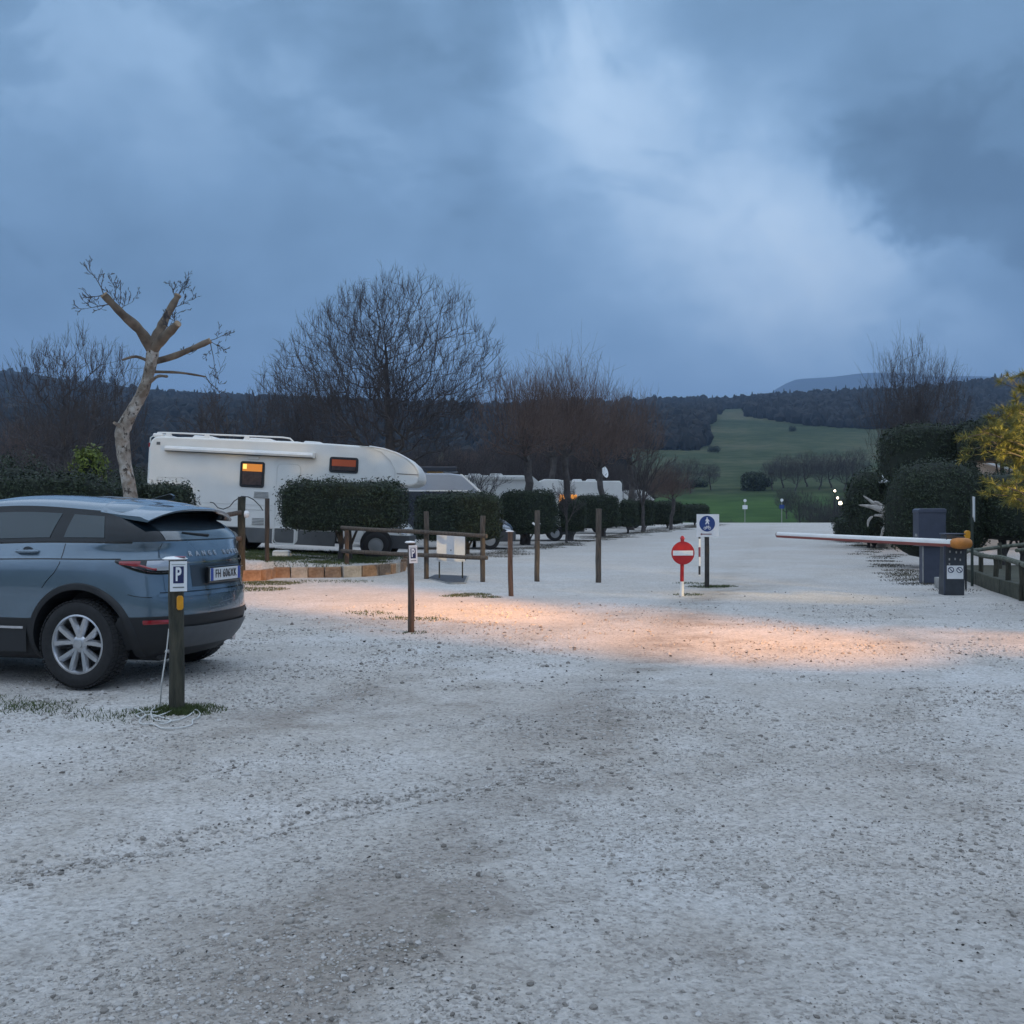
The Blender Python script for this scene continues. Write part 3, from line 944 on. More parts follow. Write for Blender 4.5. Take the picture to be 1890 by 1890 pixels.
c = copy_tree(bpy.data.objects['bare_tree.001']); c.location = on_ground(545, 48); c.rotation_euler.z = 2.1; c.scale = (1.05, 1.05, 1.05)
tag(c, 'upswept bare tree close beside the tallest bare tree, over the camper awning')
pol = env_tree(41, 1.7, 0.17, 4.9, 2.1, 2.0, 1.3, 650, 0.27, 0.60, 0.66, 4, 0.0062, 2.4, 0.2, spiky=1.5)
polb = env_tree(42, 1.6, 0.16, 5.0, 2.3, 2.2, 1.4, 650, 0.34, 0.62, 0.68, 4, 0.0062, 2.0, 0.3, spiky=1.7)
p1_ = tree_obj('pollarded_tree', pol, on_ground(968, 43), 'pollarded bare tree with low dark fork in the clipped hedge row beside the dark camper', GT, twig=M_twigo)
p2_ = tree_obj('pollarded_tree', polb, on_ground(1112, 54), 'pollarded bare tree with reddish shoots beside the camper with the satellite dish', GT, twig=M_twigo)
for (px, d, rz, sc, lb) in [(1052, 47, 1.9, 0.98, 'pollarded bare tree with reddish shoots in the hedge row by the lit orange window'),
                            (1010, 60, 4.6, 1.12, 'pollarded bare tree with reddish shoots standing behind the white low camper'),
                            (1165, 66, 0.7, 1.10, 'pollarded bare tree with reddish shoots standing past the satellite dish camper')]:
    c = copy_tree(p2_ if px in (1052, 1010) else p1_); c.location = on_ground(px, d); c.rotation_euler.z = rz; c.scale = (sc, sc, sc * 1.10)
    tag(c, lb, 'tree', GT)
slim = grow_tree(57, 5.6, 1.7, 0.09, 5, 0.5, [0, 7, 6, 4], up=0.4, wob=0.14, shrink=0.55, minr=0.007, ang=(20, 45))
s1_ = tree_obj('slender_tree', slim, on_ground(1186, 62), 'slender bare tree at the end of the clipped hedge row', GT)
for (px, d, rz, sc, lb) in [(875, 40, 1.2, 0.62, 'small slender bare tree in front of the sloping dark camper cab'),
                            (1046, 44.5, 2.6, 0.5, 'sapling in front of the lit orange camper window')]:
    c = copy_tree(s1_); c.location = on_ground(px, d); c.rotation_euler.z = rz; c.scale = (sc, sc, sc)
    tag(c, lb, 'tree', GT)
# tall broom-like tree behind the clipped evergreens
broom = env_tree(63, 1.5, 0.17, 5.8, 2.5, 3.2, 3.2, 950, 0.14, 1.2, 1.0, 4, 0.0068, 2.0, 0.1, spiky=0.9)
tree_obj('bare_tree', broom, on_ground(1690, 52), 'broom shaped bare tree above the big clipped evergreen', GT)
# the edge of the wood behind the campers: bare trees one behind the other
srcs = [bpy.data.objects['bare_tree.001'], bpy.data.objects['bare_tree.002'], p1_, bpy.data.objects['bare_tree']]
rg = random.Random(4)
GW = 'bare trees of the thicket behind the campers'
edge = []
for i in range(30):
    px = 60 + i * 41 + rg.uniform(-18, 18)
    edge.append((px, rg.uniform(60, 96), rg.choice((0, 0, 1, 2)), rg.uniform(0.65, 0.92)))
for i in range(26):
    edge.append((770 + i * 15.5 + rg.uniform(-12, 12), rg.uniform(74, 98), rg.choice((0, 0, 2, 2)), rg.uniform(0.70, 0.95)))
for (px, d, k, sc) in edge:
    c = copy_tree(srcs[k]); x = (px - 945) * d / F
    sc2 = sc * (1.2 if px < 300 else 1.0) * (0.8 if px > 1120 else 1.0)
    c.location = (x, d, max(g1(x, d), float(tz(np.array(x), np.array(d)))) - 0.2); c.rotation_euler.z = rg.uniform(0, 6.28); c.scale = (sc2 * 1.15, sc2 * 1.15, sc2)
    tag(c, 'dim bare tree in the thicket behind the long dark hedge' if px < 290 else ('dim bare tree in the thicket behind the large white camper' if px < 770 else 'dim bare tree in the thicket behind the row of smaller campers'), 'tree', GW)
# brush beyond the crest and in the meadow
GB = 'bare bushes on the meadow below the crest'
for (px, d, sc) in [(1290, 118, 0.80), (1318, 124, 0.85), (1350, 128, 0.72), (1250, 116, 0.8), (1222, 112, 0.7), (1452, 170, 0.85), (1480, 150, 0.95), (1500, 132, 0.9), (1520, 122, 0.85), (1545, 135, 1.0), (1565, 120, 1.0), (1585, 128, 1.1), (1610, 118, 1.1), (1425, 250, 1.2), (1446, 256, 1.4), (1468, 244, 1.2), (1490, 258, 1.5), (1512, 246, 1.3), (1535, 252, 1.5), (1558, 240, 1.3), (1580, 250, 1.6), (1240, 250, 1.3), (1312, 256, 1.1), (1275, 244, 1.4)]:
    c = copy_tree(srcs[0]); c.location = on_terr(px, d); sc *= 0.72 if px < 1400 and d < 200 else 1.0; c.rotation_euler.z = px * 0.7; c.scale = (sc, sc, sc * 0.8)
    tag(c, 'leafless brush on the meadow just below the crest of the drive' if d < 200 else 'leafless small tree in the line across the green meadow', 'bush', GB)


# ------------------------------------------------------------------ the lopped tree behind the grey car
def lopped_tree():
    D = 19.5; s = F / D
    base = Vector(((250 - 945) * D / F, D, 0))
    t = empty('lopped_tree', base, 0, 'lopped leaning tree with pale mottled bark and sawn limb stubs behind the car', 'tree')

    def pts(l, dy=0.0):
        return [P(x, y, D) - base + Vector((0, dy * i, 0)) for i, (x, y) in enumerate(l)]
    mb = MB()
    tr = [(250, 1096), (246, 1000), (241, 917), (231, 858), (226, 815), (227, 793), (243, 760), (263, 724), (276, 683), (281, 655), (283, 632)]
    rad = [15, 12.5, 12, 11.5, 12.5, 13.5, 10.5, 10, 10, 11.5, 10]
    P0 = pts(tr)
    # resample smoothly
    def smooth(pl, rl, k=5):
        out, ro = [], []
        for i in range(len(pl) - 1):
            a = pl[max(i - 1, 0)]; b = pl[i]; c_ = pl[i + 1]; d_ = pl[min(i + 2, len(pl) - 1)]
            for j in range(k):
                u = j / k
                out.append(0.5 * ((2 * b) + (c_ - a) * u + (2 * a - 5 * b + 4 * c_ - d_) * u * u + (3 * b - a - 3 * c_ + d_) * u ** 3))
                ro.append(rl[i] + (rl[i + 1] - rl[i]) * u)
        out.append(pl[-1]); ro.append(rl[-1])
        return out, ro
    rr_ = random.Random(3)
    a, b = smooth(P0, [r / s for r in rad])
    b = [x * rr_.uniform(0.94, 1.07) for x in b]
    mb.tube(a, b, 14)
    mb.build('trunk', M_pale, t, True, ang=60)
    limbs = [([(281, 645), (264, 612), (242, 589), (214, 556)], [10.5, 9, 7.2, 6.4], -0.2), ([(283, 640), (291, 604), (301, 571), (314, 536)], [11, 9, 7, 5.8], 0.15),
             ([(283, 645), (308, 630), (344, 606)], [9.5, 8, 6.8], -0.25), ([(282, 668), (318, 653), (376, 622)], [7.2, 6.2, 5.4], 0.2),
             ([(277, 668), (258, 661), (241, 670)], [3.2, 2.6, 2.0], -0.2), ([(279, 686), (325, 685), (368, 690)], [3.0, 2.4, 1.4], 0.2), ([(276, 706), (298, 697), (321, 700)], [3.4, 2.8, 2.6], -0.2)]
    tips = []
    for l, r_, dy in limbs:
        pl = pts(l, dy)
        a, b = smooth(pl, [x / s for x in r_], 4)
        b = [x * rr_.uniform(0.86, 1.13) for x in b]
        MB().tube(a, b, 10).build('limb', M_woodlimb, t, True, ang=60)
        tips.append((a, b))
        if r_[-1] > 3.5:
            dv = (a[-1] - a[-2]).normalized()
            MB().tube([a[-1] - dv * 0.02, a[-1] + dv * 0.012], b[-1] * 1.08, 12).build('cut_face', M_cut, t, bevel=0.006)
    # whippy shoots
    segs = []
    rg2 = random.Random(12)

    def shoot(p, d, ln, r, lev):
        q = Vector(p); dd = Vector(d)
        for i in range(4):
            dd = (dd + rvec(rg2) * 0.28 + Vector((0, 0, 0.10))).normalized()
            q2 = q + dd * ln / 4
            segs.append((*q, *q2, r * (1 - 0.18 * i), r * (1 - 0.18 * (i + 1))))
            if lev < 2 and rg2.random() < 0.8:
                sd_ = (dd + rvec(rg2) * 0.9).normalized()
                shoot(q2, sd_, ln * 0.42, r * 0.7, lev + 1)
            if lev >= 1 and rg2.random() < 0.5:
                e = (dd + rvec(rg2) * 0.8 + Vector((0, 0, 0.4))).normalized()
                segs.append((*q2, *(q2 + e * 0.06), 0.004, 0.006))
            q = q2
    for k, (a, b) in enumerate(tips[:4]):
        for j in range(3):
            i = rg2.randrange(len(a) // 2, len(a))
            d = (rvec(rg2) + Vector((0, 0, 0.45 if k < 2 else -0.25))).normalized()
            d.y *= 0.7
            shoot(a[i], d, rg2.uniform(0.25, 0.52), 0.0075, 0)
    shoot(tips[0][0][-1], Vector((-0.35, 0, 1)).normalized(), 0.5, 0.011, 0)
    shoot(tips[0][0][-1], Vector((-1, 0, -0.15)).normalized(), 0.34, 0.010, 0)
    shoot(tips[0][0][-3], Vector((-0.9, 0, -0.35)).normalized(), 0.5, 0.011, 0)
    shoot(tips[1][0][-1], Vector((0.4, 0, 1)).normalized(), 0.38, 0.009, 0)
    shoot(tips[5][0][-1], Vector((0.6, 0, -0.8)).normalized(), 0.5, 0.009, 0)
    shoot(tips[3][0][-1], Vector((0.2, 0, -1)).normalized(), 0.7, 0.009, 0)
    link('crown', seg_mesh('crown', segs, [M_twig], 4), t)
    for l, r_ in (([(229, 792), (224, 787), (219, 782)], [5, 3.5, 2.5]), ([(245, 770), (252, 771), (257, 770)], [4, 3, 2])):
        a, b = smooth(pts(l, -0.12), [x / s for x in r_], 3)
        MB().tube(a, b, 8).build('branch_stub', M_pale, t, True)


def mottled_bark():
    m = bpy.data.materials.new('mottled_bark'); m.use_nodes = True
    nt = m.node_tree; b = nt.nodes['Principled BSDF']; L = nt.links.new; b.inputs['Roughness'].default_value = 0.9
    tc = nd(nt, 'ShaderNodeTexCoord')

    def nz(scale, sz=1.0, det=6):
        mp = nd(nt, 'ShaderNodeMapping'); mp.inputs['Scale'].default_value = (1, 1, sz); L(tc.outputs['Object'], mp.inputs[0])
        n = nd(nt, 'ShaderNodeTexNoise'); n.inputs['Scale'].default_value = scale; n.inputs['Detail'].default_value = det; n.inputs['Roughness'].default_value = 0.65
        L(mp.outputs[0], n.inputs['Vector']); return n.outputs[0]
    base = ramp(nt, nz(3.5), [(0.35, (0.15, 0.115, 0.085)), (0.5, (0.30, 0.265, 0.225)), (0.62, (0.46, 0.43, 0.39))])
    spots = ramp(nt, nz(13, 0.55), [(0.55, (0, 0, 0)), (0.62, (1, 1, 1))])
    mx = nd(nt, 'ShaderNodeMix', data_type='RGBA'); L(spots, mx.inputs['Factor']); L(base, mx.inputs['A']); mx.inputs['B'].default_value = (0.055, 0.042, 0.032, 1)
    ochre = ramp(nt, nz(1.7), [(0.56, (0, 0, 0)), (0.64, (0.8, 0.8, 0.8))])
    m2 = nd(nt, 'ShaderNodeMix', data_type='RGBA'); L(ochre, m2.inputs['Factor']); L(mx.outputs['Result'], m2.inputs['A']); m2.inputs['B'].default_value = (0.17, 0.095, 0.040, 1)
    L(m2.outputs['Result'], b.inputs['Base Color'])
    bp = nd(nt, 'ShaderNodeBump'); bp.inputs['Strength'].default_value = 0.9; bp.inputs['Distance'].default_value = 0.03
    L(nz(16), bp.inputs['Height']); L(bp.outputs[0], b.inputs['Normal'])
    return m


M_pale = mottled_bark()
M_cut = mat('sawn_wood', (0.26, 0.18, 0.11), 0.8, col2=(0.38, 0.29, 0.20), vscale=20)
M_woodlimb = mat('lopped_limb', (0.060, 0.043, 0.031), 0.85, col2=(0.20, 0.155, 0.115), vscale=4, bump=0.8, bscale=12)
lopped_tree()


# ------------------------------------------------------------------ clipped hedges and leafy plants
def leaf_cloud(pts, nrm, size, rng, flat=0.5):
    n = len(pts)
    nr = nrm + rng.normal(0, flat, (n, 3)); nr /= np.linalg.norm(nr, axis=1, keepdims=True) + 1e-9
    t = np.cross(nr, rng.normal(0, 1, (n, 3))); t /= np.linalg.norm(t, axis=1, keepdims=True) + 1e-9
    b = np.cross(nr, t)
    s = size * rng.uniform(0.6, 1.3, (n, 1))
    v = np.stack([pts - t * s, pts - b * s * 0.45 + nr * s * 0.12, pts + t * s, pts + b * s * 0.45 + nr * s * 0.12], 1).reshape(-1, 3)
    f = np.arange(4 * n).reshape(n, 4)
    return v, f


def super_pts(n, half, p, rng, lump=0.05, depth=0.10, zmin=-1.0):
    d = rng.uniform(-1, 1, (n, 3))
    ax = rng.integers(0, 3, n); area = np.array([half[1] * half[2], half[0] * half[2], half[0] * half[1]]); area = area / area.sum()
    ax = rng.choice(3, n, p=area)
    d[np.arange(n), ax] = np.sign(rng.uniform(-1, 1, n))
    d = d[d[:, 2] > zmin]
    u = d / (np.abs(d) ** p).sum(1, keepdims=True) ** (1 / p)
    g = np.sign(u) * np.abs(u) ** (p - 1) / np.array(half)
    g /= np.linalg.norm(g, axis=1, keepdims=True) + 1e-9
    pt = u * np.array(half)
    l = (vnoise(pt[:, 0] + pt[:, 1] * 0.7, pt[:, 2] + pt[:, 1] * 0.5, 2.2, int(half[0] * 10) % 9) - 0.5) * 2 * lump
    l = l - rng.random(len(pt)) ** 2 * depth + rng.random(len(pt)) ** 9 * 0.15
    l = l + (vnoise(pt[:, 0] * 1.1 + pt[:, 1], pt[:, 2] - pt[:, 1], 6.5, 3) - 0.5) * lump * 1.5
    return pt + g * l[:, None], g


_rh = np.random.default_rng(31)


def clipped(name, loc, half, zc, label, n=9000, leaf=0.035, p=6, cat='hedge', group=None, stems=((0, 0),), mats=(None, None), lump=0.05, rz=0.0, sr=0.06):
    """a clipped evergreen: leaf shell round a dark core, on its stems. zc: height of the crown centre"""
    t = empty(name, loc, rz, label, cat, group)
    lm = mats[0] or M_hedge; cm = mats[1] or M_hedgec
    pts, g = super_pts(n, half, p, _rh, lump)
    v, f = leaf_cloud(pts + np.array([0, 0, zc]), g, leaf, _rh)
    link('foliage', np_mesh('foliage', v, f, [lm]), t)
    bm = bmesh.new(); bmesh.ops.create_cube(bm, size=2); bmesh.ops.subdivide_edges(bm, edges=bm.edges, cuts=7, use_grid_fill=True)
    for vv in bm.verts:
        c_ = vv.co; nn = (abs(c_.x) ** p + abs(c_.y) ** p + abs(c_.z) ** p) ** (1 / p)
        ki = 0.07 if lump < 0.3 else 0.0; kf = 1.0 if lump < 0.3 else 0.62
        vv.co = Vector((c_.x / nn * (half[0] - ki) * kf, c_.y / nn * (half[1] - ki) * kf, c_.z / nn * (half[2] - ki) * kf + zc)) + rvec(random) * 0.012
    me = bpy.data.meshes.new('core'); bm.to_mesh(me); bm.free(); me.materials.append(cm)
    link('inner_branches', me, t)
    for (sx, sy) in stems:
        q = [Vector((sx, sy, -0.1)), Vector((sx * 0.95 + 0.03, sy, (zc - half[2]) * 0.5)), Vector((sx * 0.9, sy, zc - half[2] + 0.25))]
        MB().tube(q, [sr * 1.3, sr, sr * 0.9], 8).build('trunk', M_bark, t, True)
        for k in range(3):
            a_ = k * 2.1 + sx
            MB().tube([q[1], q[2] + Vector((math.cos(a_) * 0.3, math.sin(a_) * 0.2, 0.05))], [sr * 0.7, sr * 0.4], 6).build('branch', M_bark, t, True)
    return t


GH = 'clipped evergreens lining the gravel drive'


def hedge_at(pl, pr, ytop, ybot, d, label, n, leaf, dep=1.3, stems=((0, 0),), p=4.6, lump=0.06):
    xc = ((pl + pr) / 2 - 945) * d / F
    ground = g1(xc, d + dep / 2)
    zt = EYE - (ytop - HOR) * d / F - ground; zb = EYE - (ybot - HOR) * d / F - ground
    half = ((pr - pl) / 2 * d / F, dep / 2, (zt - zb) / 2)
    return clipped('clipped_hedge', (xc, d + dep / 2, ground), half, (zt + zb) / 2, label, n, leaf, p, 'hedge', GH, stems, lump=lump)


hedge_at(507, 744, 886, 985, 25.3, 'largest clipped block hedge standing before the large white camper', 15000, 0.036, 1.5, ((-0.1, 0), (0.12, 0.1)), p=5)
hedge_at(762, 926, 909, 1003, 34.0, 'clipped block hedge behind the white blank board and the rails', 11000, 0.042, 1.5, ((-0.2, 0), (0.3, 0.1)), p=5)
hedge_at(922, 1030, 905, 990, 41.5, 'clipped block hedge with thick splayed trunk beside the low post with a white cap', 9000, 0.046, 1.6, ((-0.25, 0), (0.0, 0.1)))
hedge_at(1030, 1084, 921, 985, 46.5, 'small rounded clipped bush below the lit orange window', 5000, 0.05, 1.3, p=4)
hedge_at(1060, 1146, 914, 978, 52, 'clipped block hedge below the camper with satellite dish', 7000, 0.052, 1.6)
hedge_at(1144, 1178, 923, 975, 57.5, 'narrow clipped hedge past the satellite dish camper', 4000, 0.055, 1.4)
hedge_at(1176, 1208, 923, 973, 63, 'narrow clipped hedge below the far white vehicles', 4000, 0.06, 1.5)
hedge_at(1205, 1264, 926, 970, 70, 'wide low clipped hedge near the far end of the row', 5500, 0.06, 1.6)
hedge_at(1258, 1312, 931, 965, 79, 'last clipped hedge of the row beside the crest of the drive', 5000, 0.065, 1.6)
# left: behind the grey car
hedge_at(-260, 192, 875, 985, 20.3, 'long dark clipped hedge behind the grey car', 16000, 0.035, 1.0, ((-1.5, 0), (0, 0), (1.5, 0)))
hedge_at(180, 252, 893, 985, 21.5, 'low dark hedge at the foot of the lopped tree', 4500, 0.035, 1.0)
hedge_at(248, 338, 889, 985, 21.8, 'round clipped bush between the lopped tree and the camper', 6000, 0.034, 1.1, p=3)
# right: topiary
clipped('topiary_dome', on_ground(1727, 27.5), (1.30, 1.25, 1.36), 1.53, 'broad clipped evergreen dome behind the grey cabinet', 17000, 0.036, 2.6, 'bush', GH, ((0, 0),), lump=0.04)
clipped('evergreen_tree', on_ground(1712, 35), (1.5, 1.2, 1.05), 3.35, 'tall flat topped clipped evergreen behind the dome bush', 12000, 0.045, 4, 'tree', GH, ((-0.3, 0), (0.4, 0)), lump=0.12)
clipped('evergreen_tree', on_ground(1850, 33), (1.30, 1.2, 0.74), 3.72, 'dark clipped evergreen behind the yellow lit pine', 10000, 0.045, 4, 'tree', GH, ((0, 0),), lump=0.14)
clipped('evergreen_bush', on_ground(1885, 27), (1.3, 0.9, 0.95), 1.62, 'dark evergreen bush above the rustic rail fence', 9000, 0.04, 4, 'bush', GH, ((0, 0), (0.5, 0), (-0.5, 0)), lump=0.15)
clipped('evergreen_bush', on_ground(1612, 40), (0.95, 1.0, 1.15), 1.25, 'dark bush behind the pale driftwood stump', 7000, 0.05, 3, 'bush', GH, ((0, 0),), lump=0.18)
clipped('evergreen_bush', on_ground(1572, 46), (0.75, 0.9, 0.6), 0.6, 'low dark bush beside the globe lamps', 4000, 0.055, 2.6, 'bush', GH, ((0, 0),), lump=0.15)
clipped('evergreen_bush', on_ground(1602, 40), (0.85, 0.9, 1.40), 1.65, 'upright dark bush beside the pink lit wall', 7000, 0.055, 2.1, 'bush', GH, ((0, 0),), lump=0.2)
clipped('evergreen_bush', on_terr(1391, 250), (2.8, 2.6, 2.4), 1.9, 'round dark bush alone at the top of the bright green meadow', 2500, 0.28, 3, 'bush', GH, ((0, 0),), lump=0.4, sr=0.15)
clipped('evergreen_bush', on_terr(1231, 255), (1.8, 1.8, 1.6), 1.2, 'small dark bush on the meadow slope by the bare brush', 1500, 0.28, 3, 'bush', GH, ((0, 0),), lump=0.4, sr=0.15)
for (px, d, hx, hz) in [(1262, 262, 2.6, 1.2), (1290, 268, 2.2, 1.0), (1410, 262, 1.6, 1.3), (1463, 655, 2.2, 1.8), (1318, 500, 3.0, 1.6)]:
    clipped('field_bush', on_terr(px, d), (hx, 2.0, hz), hz * 0.8, 'dark rough bush on the far meadow slope', 900, 0.30, 2.4, 'bush', 'bushes scattered on the far meadow', ((0, 0),), lump=0.6, sr=0.15)
clipped('lime_shrub', on_ground(166, 25.5), (0.34, 0.4, 0.50), 2.05, 'yellow green leafy shrub above the long hedge', 1700, 0.055, 2.2, 'bush', GH, ((0, 0),), (M_lime, M_hedgec), lump=0.3)
# dim evergreen thicket on the far left
for i, (px, d, hx, hz, zc) in enumerate([(30, 44, 2.2, 1.5, 1.9), (-60, 46, 2.4, 1.7, 2.0), (110, 47, 2.0, 1.3, 1.7), (205, 45, 1.6, 1.1, 1.6), (255, 50, 1.5, 1.1, 1.9), (330, 66, 2.2, 1.0, 1.6), (460, 70, 2.6, 1.0, 1.6)]):
    x, y, z = on_ground(px, d)
    clipped('evergreen_bush', (x, y, z), (hx, 1.2, hz), zc, 'dim dark bush in the thicket behind the long hedge', 3500, 0.07, 2.6, 'bush', 'dark bushes of the left thicket', ((0, 0), (0.5, 0)), lump=0.4)


# pine bough hanging into the right edge
def pine():
    D = 15.0
    base = Vector((9.0, 15.6, g1(9.0, 15.6)))
    t = empty('pine_tree', base, 0, 'pine with yellow lit needles reaching in above the rustic rail fence', 'tree')
    rg3 = random.Random(8)
    MB().tube([(0, 0, -0.1), (0.05, 0, 1.2), (0.0, 0.05, 2.6), (-0.05, 0, 3.9), (0, 0, 4.6)], [0.16, 0.13, 0.10, 0.06, 0.02], 9).build('trunk', M_bark, t, True)
    segs, tufts = [], []
    ends = [(1800, 806), (1822, 770), (1848, 752), (1862, 840), (1850, 895), (1862, 915), (1880, 720), (1892, 690), (1880, 790), (1885, 870), (1900, 830), (1930, 760), (1950, 700), (1960, 850), (1990, 780), (2010, 880), (1815, 818), (1840, 800), (1905, 910), (1875, 905), (1930, 640), (1960, 620), (1812, 795), (1835, 785), (1855, 775), (1868, 755), (1858, 815), (1872, 850), (1884, 755), (1880, 880), (1848, 905), (1870, 925), (1895, 720), (1905, 800), (1890, 850)]
    for (px, py) in ends:
        e = P(px, py, D + rg3.uniform(-0.7, 1.3)) - base
        zt = min(4.4, max(0.9, e.z - 0.3))
        s0 = Vector((0, 0, zt))
        mid = s0.lerp(e, 0.55) + Vector((0, 0, -0.12))
        pl = [s0, mid, e]
        for a, b in ((0, 1), (1, 2)):
            segs.append((*pl[a], *pl[b], 0.03 - 0.012 * a, 0.018 - 0.010 * a))
        for k in range(16):
            u = 0.25 + 0.75 * k / 15
            q = s0.lerp(mid, u * 2) if u < 0.5 else mid.lerp(e, u * 2 - 1)
            e2 = q + Vector((rg3.gauss(0, 0.17), rg3.gauss(0, 0.17), rg3.gauss(0.02, 0.12)))
            segs.append((*q, *e2, 0.008, 0.004)); tufts.append((e2, (e2 - q).normalized()))
        tufts.append((e, (e - mid).normalized()))
    link('branches', seg_mesh('branches', segs, [M_bark], 5), t)
    rn = np.random.default_rng(5)
    vs = []
    for (c_, d) in tufts:
        n = 75
        dirs = rn.normal(0, 0.75, (n, 3)) + np.array(d) * 0.8 + np.array([0, 0, 0.15])
        dirs /= np.linalg.norm(dirs, axis=1, keepdims=True)
        b0 = np.array(c_) - np.array(d) * rn.random((n, 1)) * 0.16
        ln = rn.uniform(0.07, 0.14, (n, 1))
        sd_ = np.cross(dirs, rn.normal(0, 1, (n, 3))); sd_ /= np.linalg.norm(sd_, axis=1, keepdims=True)
        vs.append(np.stack([b0 - sd_ * 0.0045, b0 + sd_ * 0.0045, b0 + dirs * ln + sd_ * 0.001, b0 + dirs * ln - sd_ * 0.001], 1).reshape(-1, 3))
    v = np.concatenate(vs)
    link('crown', np_mesh('crown', v, np.arange(len(v)).reshape(-1, 4), [M_pine]), t)


pine()


# ------------------------------------------------------------------ grass and litter
def tufts(name, spots, label, rng, mat_=None, blade=0.07):
    vs = []
    for (x, y, r, n) in spots:
        a = rng.random(n) * 6.283; q = np.sqrt(rng.random(n)) * r
        px = x + np.cos(a) * q; py = y + np.sin(a) * q * 0.8
        pz = gz(px, py) - 0.004
        h = blade * rng.uniform(0.35, 1.0, n) * (1 - 0.5 * (q / r))
        dx = rng.normal(0, 0.5, n) * h; dy = rng.normal(0, 0.5, n) * h
        wv = rng.uniform(0.003, 0.006, n) * (1 if y < 12 else 1.8); an = rng.random(n) * 3.14
        cx, cy = np.cos(an) * wv, np.sin(an) * wv
        vs.append(np.stack([np.stack([px - cx, py - cy, pz], -1), np.stack([px + cx, py + cy, pz], -1), np.stack([px + dx, py + dy, pz + h], -1)], 1).reshape(-1, 3))
    v = np.concatenate(vs)
    o = link(name, np_mesh(name, v, np.arange(len(v)).reshape(-1, 3), [mat_ or M_grass]))
    return tag(o, label, kind='stuff')


_rt = np.random.default_rng(77)


def spot(px, py, r, n):
    d = EYE * F / (py - HOR)
    return ((px - 945) * d / F, d, r, n)


sp = [(-2.52 + 0.02, 7.70, 0.19, 1500), (-2.42, 7.74, 0.26, 700), (-2.60, 7.72, 0.26, 700)]
for (px, py, r, n) in [(20, 1303, 0.35, 260), (75, 1300, 0.28, 220), (110, 1312, 0.2, 90), (190, 1318, 0.3, 120), (245, 1325, 0.3, 150), (-40, 1295, 0.4, 200), (490, 1078, 0.8, 1500), (470, 1088, 0.7, 900), (520, 1066, 0.4, 600),
                       (868, 1098, 0.4, 500), (900, 1102, 0.25, 200), (840, 1100, 0.3, 200), (680, 1132, 0.4, 150), (740, 1142, 0.3, 120), (785, 1143, 0.4, 150), (1305, 1084, 0.45, 450), (1330, 1083, 0.35, 300), (1275, 1078, 0.4, 200), (1270, 1098, 0.3, 200),
                       (760, 1168, 0.2, 60), (640, 1075, 0.6, 200), (560, 1075, 0.6, 200)]:
    sp.append(spot(px, py, r, n))
tufts('grass', sp, 'short grass tufts round the posts and along the kerb', _rt)
bed = []
for i in range(110):
    x = _rt.uniform(-9, -3.2); y = _rt.uniform(24.4, 30)
    bed.append((x, y, 0.5, 260))
tufts('bed_grass', bed, 'thin grass on the raised bed behind the kerb', _rt, blade=0.11)
lit = []
for i in range(150):   # leaf litter along the foot of the hedge row
    t_ = _rt.random(); d = 34 + 50 * t_; px = np.interp(d, [25, 34, 42, 52, 63, 80, 92], [690, 905, 1010, 1120, 1195, 1300, 1330]) + _rt.normal(0, 16)
    lit.append(((px - 945) * d / F, d - 0.8 + _rt.normal(0, 0.5), 0.6, 170))
for i in range(60):    # and along the right side
    d = _rt.uniform(19, 50); px = np.interp(d, [17, 19, 22, 27, 34, 50], [1885, 1800, 1690, 1660, 1620, 1560]) + _rt.normal(0, 18)
    lit.append(((px - 945) * d / F, d, 0.5, 170))
tufts('leaf_litter', lit, 'dark leaf litter and weeds at the foot of the hedges', _rt, M_litter, blade=0.08)

# ------------------------------------------------------------------ the grey off-road car
def metal_paint(name, col, fleck=0.25):
    m = mat(name, col, 0.24, metal=0.6, var=fleck * 0.3, vscale=3, coat=1.0)
    return m


M_paint = metal_paint('grey_blue_car_paint', (0.125, 0.178, 0.228))
M_gloss = mat('gloss_black', (0.008, 0.009, 0.011), 0.08, coat=0.6)
M_lampr = mat('red_lamp', (0.26, 0.008, 0.014), 0.12, coat=1.0)
M_lampw = mat('clear_lamp', (0.42, 0.44, 0.48), 0.12, coat=1.0, metal=0.3)
M_skid = mat('grey_skid', (0.075, 0.08, 0.088), 0.5, var=0.1)
M_inside = mat('seat_cloth', (0.02, 0.02, 0.022), 0.8)
M_plate = mat('plate_white', (0.68, 0.69, 0.70), 0.4)
M_plateb = mat('plate_blue', (0.015, 0.06, 0.30), 0.4)

